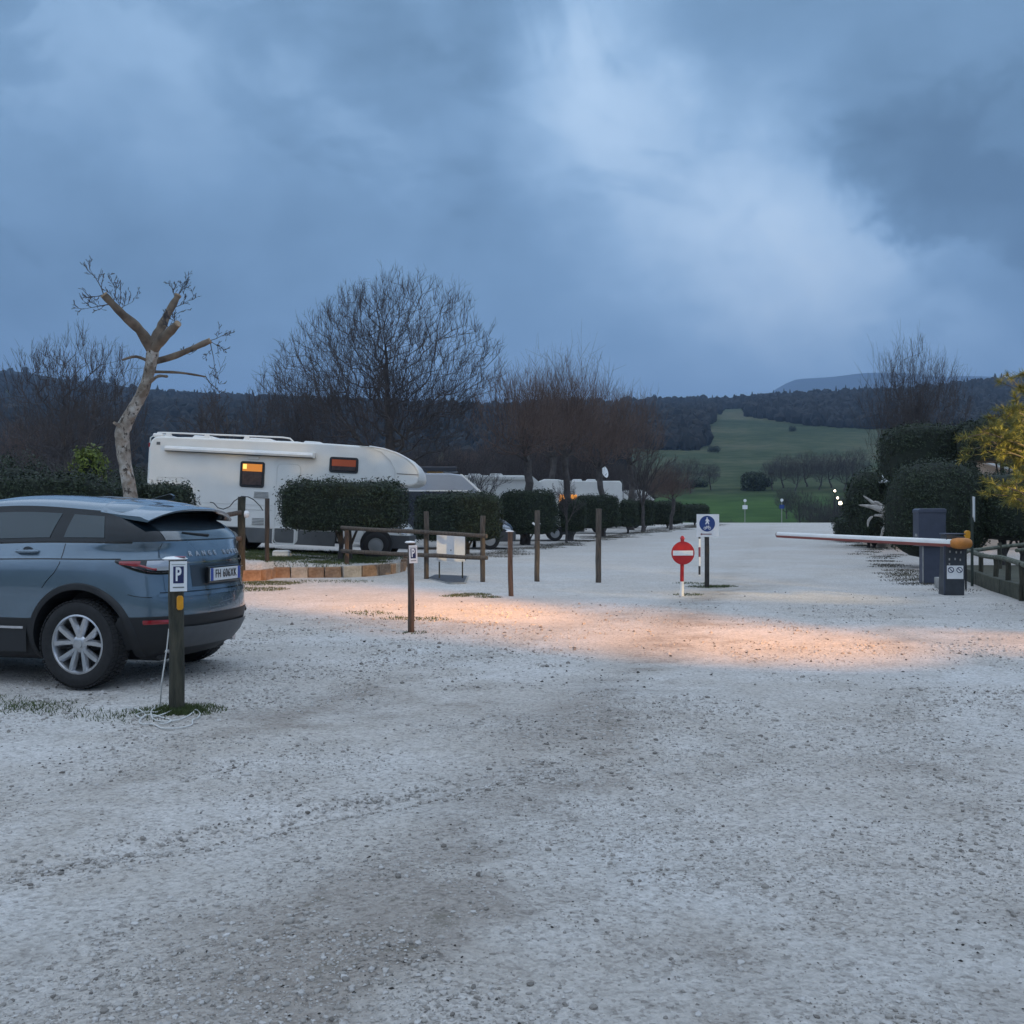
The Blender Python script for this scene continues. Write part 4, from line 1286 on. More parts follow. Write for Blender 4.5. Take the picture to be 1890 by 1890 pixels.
# height, rear x, front x, half width  (x = 0 at the rear axle)
CAR = np.array([
    (0.22, -0.56, 3.20, 0.78), (0.28, -0.66, 3.34, 0.86), (0.36, -0.735, 3.44, 0.905), (0.46, -0.79, 3.49, 0.932), (0.56, -0.812, 3.505, 0.944),
    (0.60, -0.815, 3.51, 0.946), (0.72, -0.805, 3.51, 0.950), (0.84, -0.780, 3.495, 0.950), (0.94, -0.765, 3.465, 0.944), (1.02, -0.755, 3.43, 0.936),
    (1.075, -0.750, 3.36, 0.925), (1.10, -0.742, 3.26, 0.913), (1.14, -0.722, 3.02, 0.898), (1.18, -0.700, 2.72, 0.882), (1.215, -0.675, 2.48, 0.868),
    (1.225, -0.668, 2.42, 0.860), (1.30, -0.600, 2.22, 0.822), (1.38, -0.520, 1.98, 0.780), (1.46, -0.440, 1.74, 0.738), (1.53, -0.375, 1.52, 0.700),
    (1.545, -0.365, 1.46, 0.692), (1.575, -0.350, 1.38, 0.665), (1.605, -0.320, 1.26, 0.600), (1.630, -0.250, 1.10, 0.48), (1.645, -0.10, 0.90, 0.30)])


CAR[:, 1] -= 0.05 * np.clip((1.62 - CAR[:, 0]) / 0.3, 0, 1)


def car_row(z):
    return [float(np.interp(z, CAR[:, 0], CAR[:, k])) for k in (1, 2, 3)]


CM = 2.3


def car_n(z):
    """the glasshouse has squarer corners than the body"""
    return 7.0 + 7.0 * float(sstep(1.14, 1.30, z))


def car_shear(x, z):
    """belt falls towards the nose, roof falls towards the tail"""
    dz = -0.07 * sstep(0.2, 2.5, x) * sstep(0.9, 1.2, z) - 0.075 * sstep(0.9, -0.5, x) * sstep(1.30, 1.56, z)
    return z + dz


def car_unshear(x, zp):
    z = zp
    for _ in range(6):
        z = z - (float(car_shear(x, z)) - zp)
    return z


def car_w(x, zp):
    """half width of the body at length x and height zp"""
    z = car_unshear(x, zp)
    xr, xf, h = car_row(z)
    u = abs((x - (xr + xf) / 2) / ((xf - xr) / 2))
    return h * max(0.0, 1 - min(u, 1) ** car_n(z)) ** (1 / CM)


def car_rear(y, zp):
    """x of the tail surface at side offset y and height zp"""
    x = -0.7
    for _ in range(4):
        z = car_unshear(x, zp)
        xr, xf, h = car_row(z)
        q = max(0.0, 1 - (min(abs(y), h * 0.999) / h) ** CM) ** (1 / car_n(z))
        x = (xr + xf) / 2 - (xf - xr) / 2 * q
    return x


def car_ring(z, n=44):
    xr, xf, h = car_row(z)
    xc, a = (xr + xf) / 2, (xf - xr) / 2
    th = np.linspace(0, np.pi, 600)
    xs = xc - a * np.sign(np.cos(th)) * np.abs(np.cos(th)) ** (2 / car_n(z))
    ys = h * np.abs(np.sin(th)) ** (2 / CM)
    L_ = np.concatenate([[0], np.cumsum(np.hypot(np.diff(xs), np.diff(ys)))])
    s = np.linspace(0, L_[-1], n)
    x = np.interp(s, L_, xs); y = np.interp(s, L_, ys); y[0] = y[-1] = 0
    half = [(x[i], y[i]) for i in range(n)]
    full = half + [(x[i], -y[i]) for i in range(n - 2, 0, -1)]
    return [(px, py, float(car_shear(px, z))) for px, py in full]


def wheel(parent, loc, side, r=0.372, wd=0.235, rim=0.248):
    """tyre, tread, rim with ten spokes and hub. outer face towards +y if side = 1"""
    w0 = empty('wheel', loc); w0.parent = parent
    if side < 0: w0.rotation_euler = (0, 0, math.pi)
    h = wd / 2
    prof = [(rim - 0.01, -h * 0.86), (rim + 0.03, -h), (r - 0.06, -h * 1.04), (r - 0.022, -h * 0.93), (r - 0.008, -h * 0.72), (r - 0.008, h * 0.72), (r - 0.022, h * 0.93), (r - 0.06, h * 1.04), (rim + 0.03, h), (rim - 0.01, h * 0.86)]
    ty = MB().lathe(prof, 56, 'y', close=True).build('tyre', M_rubber, w0, True)
    tb = MB()
    for k in range(58):
        for row, (y0, y1) in enumerate(((-h * 0.95, -h * 0.5), (-h * 0.42, -h * 0.04), (h * 0.04, h * 0.42), (h * 0.5, h * 0.95))):
            a = 2 * math.pi * (k + 0.5 * (row % 2)) / 58
            m_ = Matrix.Rotation(a, 4, 'Y')
            tb.box(-0.0145, 0.0145, y0, y1, r - 0.014, r + (0.002 if 0 < row < 3 else -0.004), 0, m_)
    tb.build('tread', M_rubber, w0)
    rm = MB().lathe([(rim + 0.002, h * 0.90), (rim - 0.012, h * 0.93), (rim - 0.022, h * 0.80), (rim - 0.035, h * 0.2), (rim - 0.05, -h * 0.5)], 56, 'y')
    rm.f = rm.f[:-2]; rm.m = rm.m[:-2]                 # open barrel
    ro = rm.build('rim', M_alloy, w0, True)
    MB().lathe([(0.001, -h * 0.2), (rim - 0.04, -h * 0.2)], 40, 'y').build('brake_disc', M_alloyd, w0)
    for k in range(5):
        for s_ in (-1, 1):
            a0 = 2 * math.pi * k / 5 + R(9) * s_; a1 = 2 * math.pi * k / 5 + R(18.5) * s_
            rows = []
            for t_ in np.linspace(0, 1, 6):
                an = a0 + (a1 - a0) * t_ ** 0.8; rad_ = 0.052 + (rim - 0.018 - 0.052) * t_
                wv = 0.020 + 0.008 * math.sin(t_ * 3.14) + 0.006 * t_
                yv = h * (0.62 + 0.18 * t_)
                cx, cz = math.sin(an) * rad_, math.cos(an) * rad_
                tx, tz_ = math.cos(an), -math.sin(an)
                rows.append([(cx - tx * wv, yv - 0.02, cz - tz_ * wv), (cx - tx * wv * 0.55, yv + 0.008, cz - tz_ * wv * 0.55), (cx + tx * wv * 0.55, yv + 0.008, cz + tz_ * wv * 0.55), (cx + tx * wv, yv - 0.02, cz + tz_ * wv), (cx + tx * wv * 0.6, yv - 0.055, cz + tz_ * wv * 0.6), (cx - tx * wv * 0.6, yv - 0.055, cz - tz_ * wv * 0.6)])
            MB().grid(rows, closed=True).build('spoke', M_alloy, w0, True, ang=25)
    MB().lathe([(0.075, h * 0.35), (0.072, h * 0.60), (0.058, h * 0.68), (0.034, h * 0.70), (0.032, h * 0.76), (0.001, h * 0.77)], 32, 'y').build('hub', M_alloy, w0, True)
    return w0


def apply_boolean(ob, cutters):
    for c_ in cutters:
        md = ob.modifiers.new('cut', 'BOOLEAN'); md.operation = 'DIFFERENCE'; md.solver = 'EXACT'; md.object = c_
        md.material_mode = 'TRANSFER'
    dg = bpy.context.evaluated_depsgraph_get(); dg.update()
    me = bpy.data.meshes.new_from_object(ob.evaluated_get(dg))
    ob.modifiers.clear()
    ob.data = me
    for c_ in cutters:
        bpy.data.objects.remove(c_)


def off_road_car():
    ang = math.atan2(0.242, -0.970)
    t = empty('parked_car', (-3.463, 9.59, 0.0), ang, 'grey blue metallic off-road car parked with its tail to the gravel', 'car')
    t.location.z = g1(-3.6, 9.3) + 0.004
    t.scale = (1, 1, 1.02)
    belt, roofe = 1.225, 1.545
    zs1 = [0.22, 0.25, 0.28, 0.32, 0.36, 0.41, 0.46, 0.51, 0.56, 0.585, 0.60, 0.66, 0.72, 0.78, 0.84, 0.89, 0.94, 0.98, 1.02, 1.05, 1.075, 1.085, 1.10, 1.12, 1.14, 1.16, 1.18, 1.20, 1.215, belt]
    rings = [car_ring(z) for z in zs1]
    n = len(rings[0])
    mb = MB()
    for i in range(len(rings) - 1):
        mb.grid([rings[i], rings[i + 1]], 1 if zs1[i] < 0.585 else 0, closed=True)
    mb.add(rings[0], [tuple(range(n))], 1)
    mb.add(rings[-1], [tuple(range(n))], 0)
    body = mb.build('body', [M_paint, M_black], t, True, ang=40)
    cut = []
    for wx_ in (0.0, 2.66):
        for s_ in (-1, 1):
            c_ = MB().lathe([(0.435, 0.0), (0.435, 0.45)], 48, 'y', c=(wx_, 0.60 if s_ > 0 else -1.05, 0.40)).build('cutter', M_black)
            c_.location = t.location; c_.rotation_euler = t.rotation_euler; c_.scale = t.scale
            cut.append(c_)
    apply_boolean(body, cut)
    zs2 = [belt, 1.24, 1.27, 1.30, 1.34, 1.38, 1.42, 1.46, 1.50, 1.53, roofe]
    MB().grid([car_ring(z) for z in zs2][:1] + [car_ring(z) for z in zs2][1:], closed=True).build('window_band', M_glass, t, True, ang=50)
    zs3 = [roofe, 1.555, 1.565, 1.575, 1.59, 1.605, 1.62, 1.63, 1.638, 1.645]
    rf = MB(); rg_ = [car_ring(z) for z in zs3]
    rf.grid(rg_, closed=True); rf.add(rg_[-1], [tuple(range(n))])
    rf.build('roof', M_paint, t, True, ang=50)

    def side_sheet(pts_fn, off, s_):
        return [[(x, s_ * (car_w(x, z) + off), z) for (x, z) in row] for row in pts_fn]

    # arch claddings
    for wx_ in (0.0, 2.66):
        for s_ in (1, -1):
            rows = []
            for a in np.linspace(R(-20), R(200), 40):
                row = []
                for (rad_, of) in ((0.430, -0.03), (0.430, 0.012), (0.445, 0.016), (0.478, 0.014), (0.485, 0.002)):
                    x = wx_ + rad_ * math.cos(a); z = max(0.24, 0.40 + rad_ * math.sin(a) * 1.0)
                    row.append((x, s_ * (car_w(max(x, -0.62), z) + of), z))
                rows.append(row)
            MB().grid(rows).build('wheel_arch', M_black, t, True, ang=50)
    for s_ in (1, -1):
        # sill and its bright strip
        MB().grid([[(x, s_ * (car_w(x, 0.45) + 0.010), z) for x in np.linspace(0.5, 2.16, 12)] for z in (0.585, 0.50, 0.40, 0.30)]).build('sill', M_black, t, True)
        MB().grid([[(x, s_ * (car_w(x, 0.5) + 0.018), z) for x in np.linspace(0.52, 2.1, 10)] for z in (0.515, 0.495)]).build('sill_trim', M_chrome, t)
        # side window panes
        for (xa, xb, xa2, xb2) in ((0.34, 1.10, 0.30, 1.08), (1.22, 2.05, 1.20, 1.62), (-0.20, 0.20, -0.12, 0.18)):
            rows = []
            for v_ in np.linspace(0, 1, 6):
                z0 = 1.262; z1 = 1.49
                row = []
                for u_ in np.linspace(0, 1, 9):
                    x = (xa + (xb - xa) * u_) * (1 - v_) + (xa2 + (xb2 - xa2) * u_) * v_
                    zt_ = float(car_shear(x, z0 + (z1 - z0) * v_))
                    row.append((x, s_ * (car_w(x, zt_) + 0.004), zt_))
                rows.append(row)
            MB().grid(rows).build('side_window', M_pane, t, True)
        # shoulder line, door seams
        def seam(pl, name='seam', wd_=0.004, off=0.0025, m_=M_gloss):
            rows = [[(x, s_ * (car_w(x, z) + off), z + (0 if vert else wd_)) if not vert else (x + wd_, s_ * (car_w(x + wd_, z) + off), z), (x, s_ * (car_w(x, z) + off), z - (0 if vert else wd_)) if not vert else (x - wd_, s_ * (car_w(x - wd_, z) + off), z)] for (x, z) in pl]
            MB().grid(rows).build(name, m_, t)
        vert = False
        seam([(x, float(car_shear(x, 1.083))) for x in np.linspace(-0.36, 2.3, 40)], 'shoulder_line', 0.005)
        seam([(x, float(car_shear(x, 1.220))) for x in np.linspace(-0.45, 2.2, 40)], 'window_trim', 0.008, 0.003)
        seam([(-0.43, 0.79), (-0.48, 0.775), (-0.54, 0.765), (-0.60, 0.76)], 'bumper_seam', 0.0025)
        vert = True
        seam([(0.16, 1.21), (0.165, 1.12), (0.18, 1.04), (0.22, 0.97), (0.29, 0.90), (0.335, 0.84)], 'door_seam', 0.0035)
        seam([(1.16, z) for z in np.linspace(1.17, 0.60, 8)], 'door_seam', 0.0035)
        seam([(2.24, z) for z in np.linspace(1.11, 0.60, 8)], 'door_seam', 0.0035)
        # door handles
        for hx in (0.52, 1.50):
            zc = 1.145 if hx < 1 else 1.125
            hd = MB().grid([[(hx + 0.115 * math.cos(q), s_ * (car_w(hx, zc) + 0.002 + 0.030 * (1 - abs(math.cos(q)) ** 4) * (0.4 + 0.6 * f_)), zc + (0.018 * f_ if f_ else -0.018)) for q in np.linspace(0, math.pi, 9)] for f_ in (0, 1)])
            ho = MB().tube([(hx - 0.11, s_ * (car_w(hx, zc) + 0.006), zc), (hx - 0.085, s_ * (car_w(hx, zc) + 0.036), zc), (hx + 0.085, s_ * (car_w(hx, zc) + 0.036), zc), (hx + 0.11, s_ * (car_w(hx, zc) + 0.006), zc)], [0.012, 0.015, 0.015, 0.012], 8).build('door_handle', M_paint, t, True)
            MB().grid([[(hx + 0.05 * rr_ * math.cos(q), s_ * (car_w(hx, zc + 0.012) + 0.003), zc + 0.012 + 0.028 * rr_ * math.sin(q)) for q in np.linspace(0, 6.2832, 18)] for rr_ in (1.0, 0.02)]).build('handle_cup_shade', M_recess_shade, t)  # flat disc, darkened for the shade of the hollow
        # door mirror
        MB().lathe([(0.001, -0.12), (0.07, -0.10), (0.095, 0), (0.07, 0.10), (0.001, 0.12)], 16, 'y', c=(2.12, s_ * 1.02, 1.16)).build('door_mirror', M_paint, t, True)
        # tail lamp wraps the corner
        def tail_pt(s, z, off):
            """s metres from the corner: negative on the tailgate, positive along the flank"""
            if s > 0.0:
                x = -0.60 + s * 0.9
                return (x, car_w(x, z) + off, z)
            y = car_w(-0.60, z) + s
            return (car_rear(y, z) - off, y + off * 0.2, z)

        def lamp(name, sa, sb, zlo, zhi, off, m_, k=14):
            ss = np.linspace(sa, sb, k)
            lo = [tail_pt(q, zlo(q), off) for q in ss]; hi = [tail_pt(q, zhi(q), off) for q in ss]
            md_ = [tail_pt(q, 0.5 * (zlo(q) + zhi(q)), off + 0.006) for q in ss]
            rows = [[(x, s_ * y, z) for x, y, z in r_] for r_ in (lo, md_, hi)]
            MB().grid(rows).build(name, m_, t, True)
        lamp('tail_lamp_housing', -0.24, 0.31, lambda q: 0.950 + max(0, q + 0.02) ** 1.6 * 0.62, lambda q: 1.076, 0.006, M_gloss, 24)
        lamp('tail_lamp', 0.10, 0.27, lambda q: 1.022 + 0.14 * max(0, q - 0.14), lambda q: 1.066, 0.012, M_lampr)
        lamp('tail_lamp', 0.0, 0.12, lambda q: 0.985 + 0.34 * q, lambda q: 1.004 + 0.34 * q, 0.013, M_lampr)
        lamp('reverse_lamp', -0.16, 0.055, lambda q: 0.985 + 0.25 * max(0, q), lambda q: 1.068, 0.011, M_lampw)
        lamp('lamp_chrome', -0.22, 0.16, lambda q: 0.966 + max(0, q) ** 1.3 * 0.55, lambda q: 0.971 + max(0, q) ** 1.3 * 0.55, 0.016, M_chrome)
        lamp('bumper_reflector', -0.16, 0.06, lambda q: 0.535, lambda q: 0.572, 0.014, M_lampr)
    # tailgate ------------------------------------------------------------
    def rear_sheet(name, ys, zrow, off, m_, par=t, flare=0.0):
        rows = [[(car_rear(y, z) - off, y, z) for y in ys] for z in zrow]
        return MB().grid(rows).build(name, m_, par, True)
    gate = rear_sheet('tailgate', np.linspace(-0.66, 0.66, 24), np.linspace(1.212, 0.80, 12), 0.003, M_paint)
    rear_sheet('rear_window', np.linspace(-0.60, 0.60, 22), np.linspace(1.238, 1.46, 9), 0.004, M_rearg)
    # plate recess: a flat sheet in darker paint for its shade
    rear_sheet('plate_recess_shade', np.linspace(-0.42, 0.42, 16), np.linspace(1.02, 0.835, 6), 0.006, M_recess_shade, gate)
    rear_sheet('gate_trim', np.linspace(-0.60, 0.60, 20), (1.048, 1.036), 0.012, M_chrome, gate)
    rear_sheet('gate_seam', np.linspace(-0.70, 0.70, 20), (0.802, 0.794), 0.006, M_gloss, gate)
    for s_ in (1, -1):
        pl = [(0.64, 1.21), (0.655, 1.15), (0.67, 1.09)]
        MB().grid([[(car_rear(y, z) - 0.005, s_ * (y + e), z) for e in (-0.004, 0.004)] for (y, z) in pl]).build('gate_seam', M_gloss, gate)
    rear_sheet('bumper_step', np.linspace(-0.72, 0.72, 24), (0.790, 0.775, 0.76), 0.016, M_paint)
    rear_sheet('bumper_cladding', np.linspace(-0.88, 0.88, 32), (0.60, 0.585, 0.50, 0.40, 0.32), 0.006, M_black)
    sk = [[(car_rear(y, z) - 0.024, y, z) for y in np.linspace(-0.60 + q, 0.60 - q, 20)] for (z, q) in ((0.50, 0.06), (0.47, 0.0), (0.38, 0.02), (0.31, 0.12))]
    MB().grid(sk).build('skid_plate', M_skid, t, True)
    for s_ in (1, -1):
        MB().tube([(-0.45, s_ * 0.52, 0.30), (-0.66, s_ * 0.52, 0.30)], 0.034, 14).build('exhaust_tip', M_chrome, t, True)
    # number plate
    zp = 0.93; xp = car_rear(0, zp) - 0.045
    pr = empty('number_plate', (xp, 0.0, zp)); pr.parent = t
    pr.rotation_euler = (R(0), 0, R(-90))
    MB().box(-0.275, 0.275, 0, 0.035, -0.075, 0.07).build('plate_holder', M_gloss, pr, bevel=0.006)
    MB().box(-0.26, 0.26, -0.006, 0, -0.055, 0.055).build('plate', M_plate, pr)
    for s_ in (-1, 1):
        MB().box(s_ * 0.239 - 0.021, s_ * 0.239 + 0.021, -0.009, -0.006, -0.055, 0.055).build('plate_band', M_plateb, pr)
    me = text_mesh('FH 606XK', 0.104, M_black2, 0.001, 0.0006, 1.12)
    o_ = link('lettering', me, pr); o_.location = (0, -0.011, 0); o_.scale = (0.76, 1, 1)
    # tailgate lettering follows the curve: one letter at a time
    word = 'RANGE ROVER'
    ys = np.linspace(0.40, -0.44, len(word))
    for ch, y in zip(word, ys):
        if ch == ' ': continue
        me = text_mesh(ch, 0.062, M_letter, 0.003, 0.0012)
        o_ = link('lettering', me, gate)
        xz = car_rear(y, 1.115); dxdy = (car_rear(y - 0.02, 1.115) - car_rear(y + 0.02, 1.115)) / -0.04
        dxdz = (car_rear(y, 1.14) - car_rear(y, 1.09)) / 0.05
        o_.location = (xz - 0.009, y, 1.115)
        o_.rotation_euler = (math.atan(dxdz) * -1.0, 0, R(-90) - math.atan(dxdy))
    # spoiler: the roof carried on over the glass, its tips turned down at the sides
    def roof_z(x, y):
        lo, hi = 1.20, 1.66
        for _ in range(24):
            m_ = 0.5 * (lo + hi)
            if car_unshear(x, m_) < 1.645 and car_w(x, m_) > abs(y): lo = m_
            else: hi = m_
        return lo

    def sp_pt(y, k):
        a = abs(y) / 0.70
        edge = -0.635 + 0.10 * a ** 2.5
        z0 = roof_z(-0.12, y); z1 = min(z0, 1.56 - 0.10 * a ** 3)
        if k == 0: return (-0.06, y, roof_z(-0.06, y) + 0.004)
        if k == 1: return (-0.26, y, z1 - 0.008)
        if k == 2: return (-0.45, y, z1 - 0.024)
        if k == 3: return (edge + 0.04, y, z1 - 0.044)
        if k == 4: return (edge, y, z1 - 0.056)
        if k == 5: return (edge + 0.012, y, z1 - 0.072)
        return (-0.40 + 0.05 * a, y * 0.985, z1 - 0.060)
    yy = np.linspace(-0.70, 0.70, 41)
    MB().grid([[sp_pt(y, k) for y in yy] for k in range(6)]).build('spoiler', M_paint, t, True, ang=40)
    MB().grid([[sp_pt(y, k) for y in yy] for k in (5, 6)]).build('spoiler_underside', M_gloss, t, True)
    for s_ in (1, -1):
        ed = [sp_pt(s_ * 0.70, k) for k in range(6)]
        MB().add(ed + [(-0.30, s_ * 0.70, 1.42)], [tuple(range(7))]).build('spoiler_wing', M_paint, t)
    # shark fin aerial, rear wiper
    MB().prism_xz([(-0.10, 1.60), (-0.32, 1.585), (-0.34, 1.625), (-0.30, 1.645), (-0.14, 1.605)], -0.02, 0.02).build('aerial', M_gloss, t, bevel=0.012)
    MB().tube([(car_rear(0.0, 1.27) - 0.012, 0.0, 1.27), (car_rear(0.2, 1.285) - 0.014, 0.2, 1.285), (car_rear(0.36, 1.30) - 0.012, 0.36, 1.30)], [0.012, 0.008, 0.006], 6).build('wiper', M_black, t)
    # headlamps, grille, bumper mouth at the nose
    for s_ in (1, -1):
        rows = []
        for x in np.linspace(2.95, 3.38, 8):
            rows.append([(x, s_ * (car_w(x, z) + 0.006), z) for z in (1.00, 0.96, 0.92)])
        MB().grid(rows).build('headlamp', M_lampw, t, True)
    MB().box(3.49, 3.515, -0.45, 0.45, 0.90, 0.98).build('grille', M_gloss, t, bevel=0.01)
    MB().box(3.49, 3.53, -0.6, 0.6, 0.42, 0.62).build('lower_grille', M_black, t, bevel=0.02)
    for wx_ in (0.0, 2.66):
        for s_ in (1, -1):
            wheel(t, (wx_, s_ * 0.825, 0.374), s_)
    # underbody
    MB().box(-0.55, 3.2, -0.55, 0.55, 0.20, 0.40).build('underbody', M_black, t, bevel=0.03)


M_pane = mat('tinted_pane', (0.018, 0.036, 0.046), 0.03, spec=0.6)
M_rearg = mat('dust_and_sky_glass', (0.035, 0.050, 0.062), 0.10, spec=1.0, coat=0.6)  # base colour lightened for dust and for the sky it would reflect
M_recess_shade = mat('recess_shade_paint', (0.040, 0.052, 0.064), 0.4, metal=0.4, coat=0.5)  # darkened body paint for flat sheets that carry a recess's shade
M_letter = mat('badge_silver', (0.45, 0.47, 0.50), 0.35, metal=0.5)
off_road_car()


# ------------------------------------------------------------------ campers
M_lit = mat('lamplit_blind', (0.30, 0.09, 0.02), 0.6, emit=(1.0, 0.36, 0.05), estr=0.30)
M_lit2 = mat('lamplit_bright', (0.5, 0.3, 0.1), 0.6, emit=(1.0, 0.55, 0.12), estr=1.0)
M_litd = mat('lamplit_red_blind', (0.25, 0.05, 0.02), 0.6, emit=(1.0, 0.20, 0.05), estr=0.045)
M_curt = mat('dim_curtain', (0.05, 0.035, 0.035), 0.8, var=0.3, vscale=12)
M_frame = mat('window_frame', (0.020, 0.021, 0.024), 0.4)
M_silver = mat('silver_panel', (0.34, 0.37, 0.42), 0.35, metal=0.35, coat=0.4, var=0.05, vscale=2)
M_navyp = mat('navy_van_paint', (0.014, 0.018, 0.032), 0.3, coat=0.8)
M_steelw = mat('steel_wheel', (0.30, 0.31, 0.32), 0.45, metal=0.5)
M_lampam = mat('amber_lens', (0.5, 0.2, 0.02), 0.2)


def rounded(x0, x1, z0, z1, r, k=5):
    out = []
    for (cx, cz, a0) in ((x1 - r, z1 - r, 0), (x0 + r, z1 - r, 90), (x0 + r, z0 + r, 180), (x1 - r, z0 + r, 270)):
        for i in range(k + 1):
            a = R(a0 + 90 * i / k)
            out.append((cx + r * math.cos(a), cz + r * math.sin(a)))
    return out


def plain_wheel(parent, loc, s_, r=0.355):
    w0 = empty('wheel', loc); w0.parent = parent
    if s_ < 0: w0.rotation_euler = (0, 0, math.pi)
    h = 0.11
    MB().lathe([(0.20, -h), (r - 0.05, -h), (r, -h * 0.7), (r, h * 0.7), (r - 0.05, h), (0.21, h)], 32, 'y').build('tyre', M_rubber, w0, True)
    MB().lathe([(0.212, h * 0.95), (0.205, h * 1.06), (0.17, h * 1.0), (0.13, h * 1.12), (0.06, h * 1.2), (0.001, h * 1.22)], 24, 'y').build('hub_cap', M_steelw, w0, True)


def camper_window(par, x0, x1, z0, z1, y, blind, frac=0.55, mid=None):
    """hinged window on the -y wall: frame, blind behind, dark pane below"""
    f = MB().prism_xz(rounded(x0, x1, z0, z1, 0.07), y - 0.022, y + 0.01).build('window', M_frame, par, bevel=0.006)
    zc = z0 + (z1 - z0) * frac
    b = 0.055
    MB().prism_xz(rounded(x0 + b, x1 - b, z0 + b, z1 - b, 0.04), y - 0.026, y - 0.0225).build('pane', mid or M_glass, f)
    MB().box(x0 + b + 0.012, x1 - b - 0.012, y - 0.030, y - 0.0262, zc, z1 - b - 0.012).build('blind', blind, f)
    MB().box(x0 + b + 0.012, x1 - b - 0.012, y - 0.030, y - 0.0262, z0 + b + 0.012, zc - 0.004).build('curtain', M_curt, f)
    return f


def cab_ducato(t, x0, W, paint, M_low, yc=0.0):
    """van cab: bonnet, windscreen, bumper, lamps; x0 = back of cab, nose to +x"""
    h = W / 2

    class Sh(MB):                       # shapes shifted to the cab's centre line
        def build(s, *a, **k):
            s.v = [(x, y + yc, z) for x, y, z in s.v]
            return MB.build(s, *a, **k)
    sec = [(0.0, 2.0, 0.92), (0.40, 2.02, 0.92), (0.62, 1.92, 0.90), (1.18, 1.30, 0.88), (1.36, 1.22, 0.86), (1.70, 1.08, 0.80), (1.90, 0.92, 0.70), (1.98, 0.80, 0.60)]
    rows = []
    for (x, zt, k) in sec:
        hw = h * k * 0.98
        rows.append([(x0 + x, -hw, 0.42), (x0 + x, -hw, zt * 0.62), (x0 + x, -hw * (0.98 if zt < 1.4 else 0.92), zt - 0.10), (x0 + x, -hw * (0.86 if zt < 1.4 else 0.78), zt), (x0 + x, hw * (0.86 if zt < 1.4 else 0.78), zt), (x0 + x, hw * (0.98 if zt < 1.4 else 0.92), zt - 0.10), (x0 + x, hw, zt * 0.62), (x0 + x, hw, 0.42)])
    mb = Sh().grid(rows); mb.add(rows[-1], [tuple(range(8))]); mb.add(rows[0], [tuple(range(7, -1, -1))])
    cab = mb.build('cab', paint, t, True, ang=32)
    # windscreen lies on the slope between the two sections
    a, b = rows[2], rows[3]

    def lerp3(p, q, u): return tuple(p[i] + (q[i] - p[i]) * u for i in range(3))
    scr = []
    for u in (0.06, 0.5, 0.94):
        l_ = lerp3(a[3], b[3], u); r_ = lerp3(a[4], b[4], u)
        scr.append([(l_[0] + 0.012, l_[1] + 0.03 + (r_[1] - l_[1] - 0.06) * v_, l_[2] + 0.012) for v_ in (0, 0.5, 1)])
    Sh().grid(scr).build('windscreen', M_glass, cab)
    for s_ in (-1, 1):
        Sh().add([(x0 + 0.10, s_ * (h * 0.92 * 0.98 + 0.004), 1.28), (x0 + 1.02, s_ * (h * 0.90 * 0.98 + 0.004), 1.28), (x0 + 0.72, s_ * (h * 0.88 * 0.94), 1.74), (x0 + 0.10, s_ * (h * 0.92 * 0.96), 1.80)], [(0, 1, 2, 3)]).build('cab_window', M_glass, cab)
        Sh().prism_xz(rounded(x0 + 0.92, x0 + 1.08, 1.16, 1.50, 0.05), s_ * (h * 0.98) - 0.05, s_ * (h * 0.98) + 0.13).build('door_mirror', M_black, cab, bevel=0.02)
        lp = [(x0 + 1.60, s_ * h * 0.80, 0.98), (x0 + 1.86, s_ * h * 0.73, 0.84), (x0 + 1.92, s_ * h * 0.66, 0.74), (x0 + 1.80, s_ * h * 0.76, 0.70), (x0 + 1.58, s_ * h * 0.83, 0.80)]
        Sh().add([(x + 0.015, y + s_ * 0.016, z) for x, y, z in lp], [(0, 1, 2, 3, 4)]).build('headlamp', M_lampw, cab)
    # bumper
    mb = Sh()
    pts = [(x0 + 1.30, -h * 0.89), (x0 + 1.72, -h * 0.84), (x0 + 1.98, -h * 0.70), (x0 + 2.06, -h * 0.4), (x0 + 2.08, 0), (x0 + 2.06, h * 0.4), (x0 + 1.98, h * 0.70), (x0 + 1.72, h * 0.84), (x0 + 1.30, h * 0.89)]
    mb.grid([[(x, y, 0.66) for x, y in pts], [(x + 0.02, y * 1.01, 0.52) for x, y in pts], [(x, y, 0.30) for x, y in pts]])
    mb.add([(x, y, 0.66) for x, y in pts], [tuple(range(len(pts)))])
    mb.build('bumper', M_low, t, True, ang=45)
    Sh().box(x0 + 2.075, x0 + 2.10, -0.14, 0.14, 0.47, 0.55).build('number_plate', M_plate, t)
    return cab


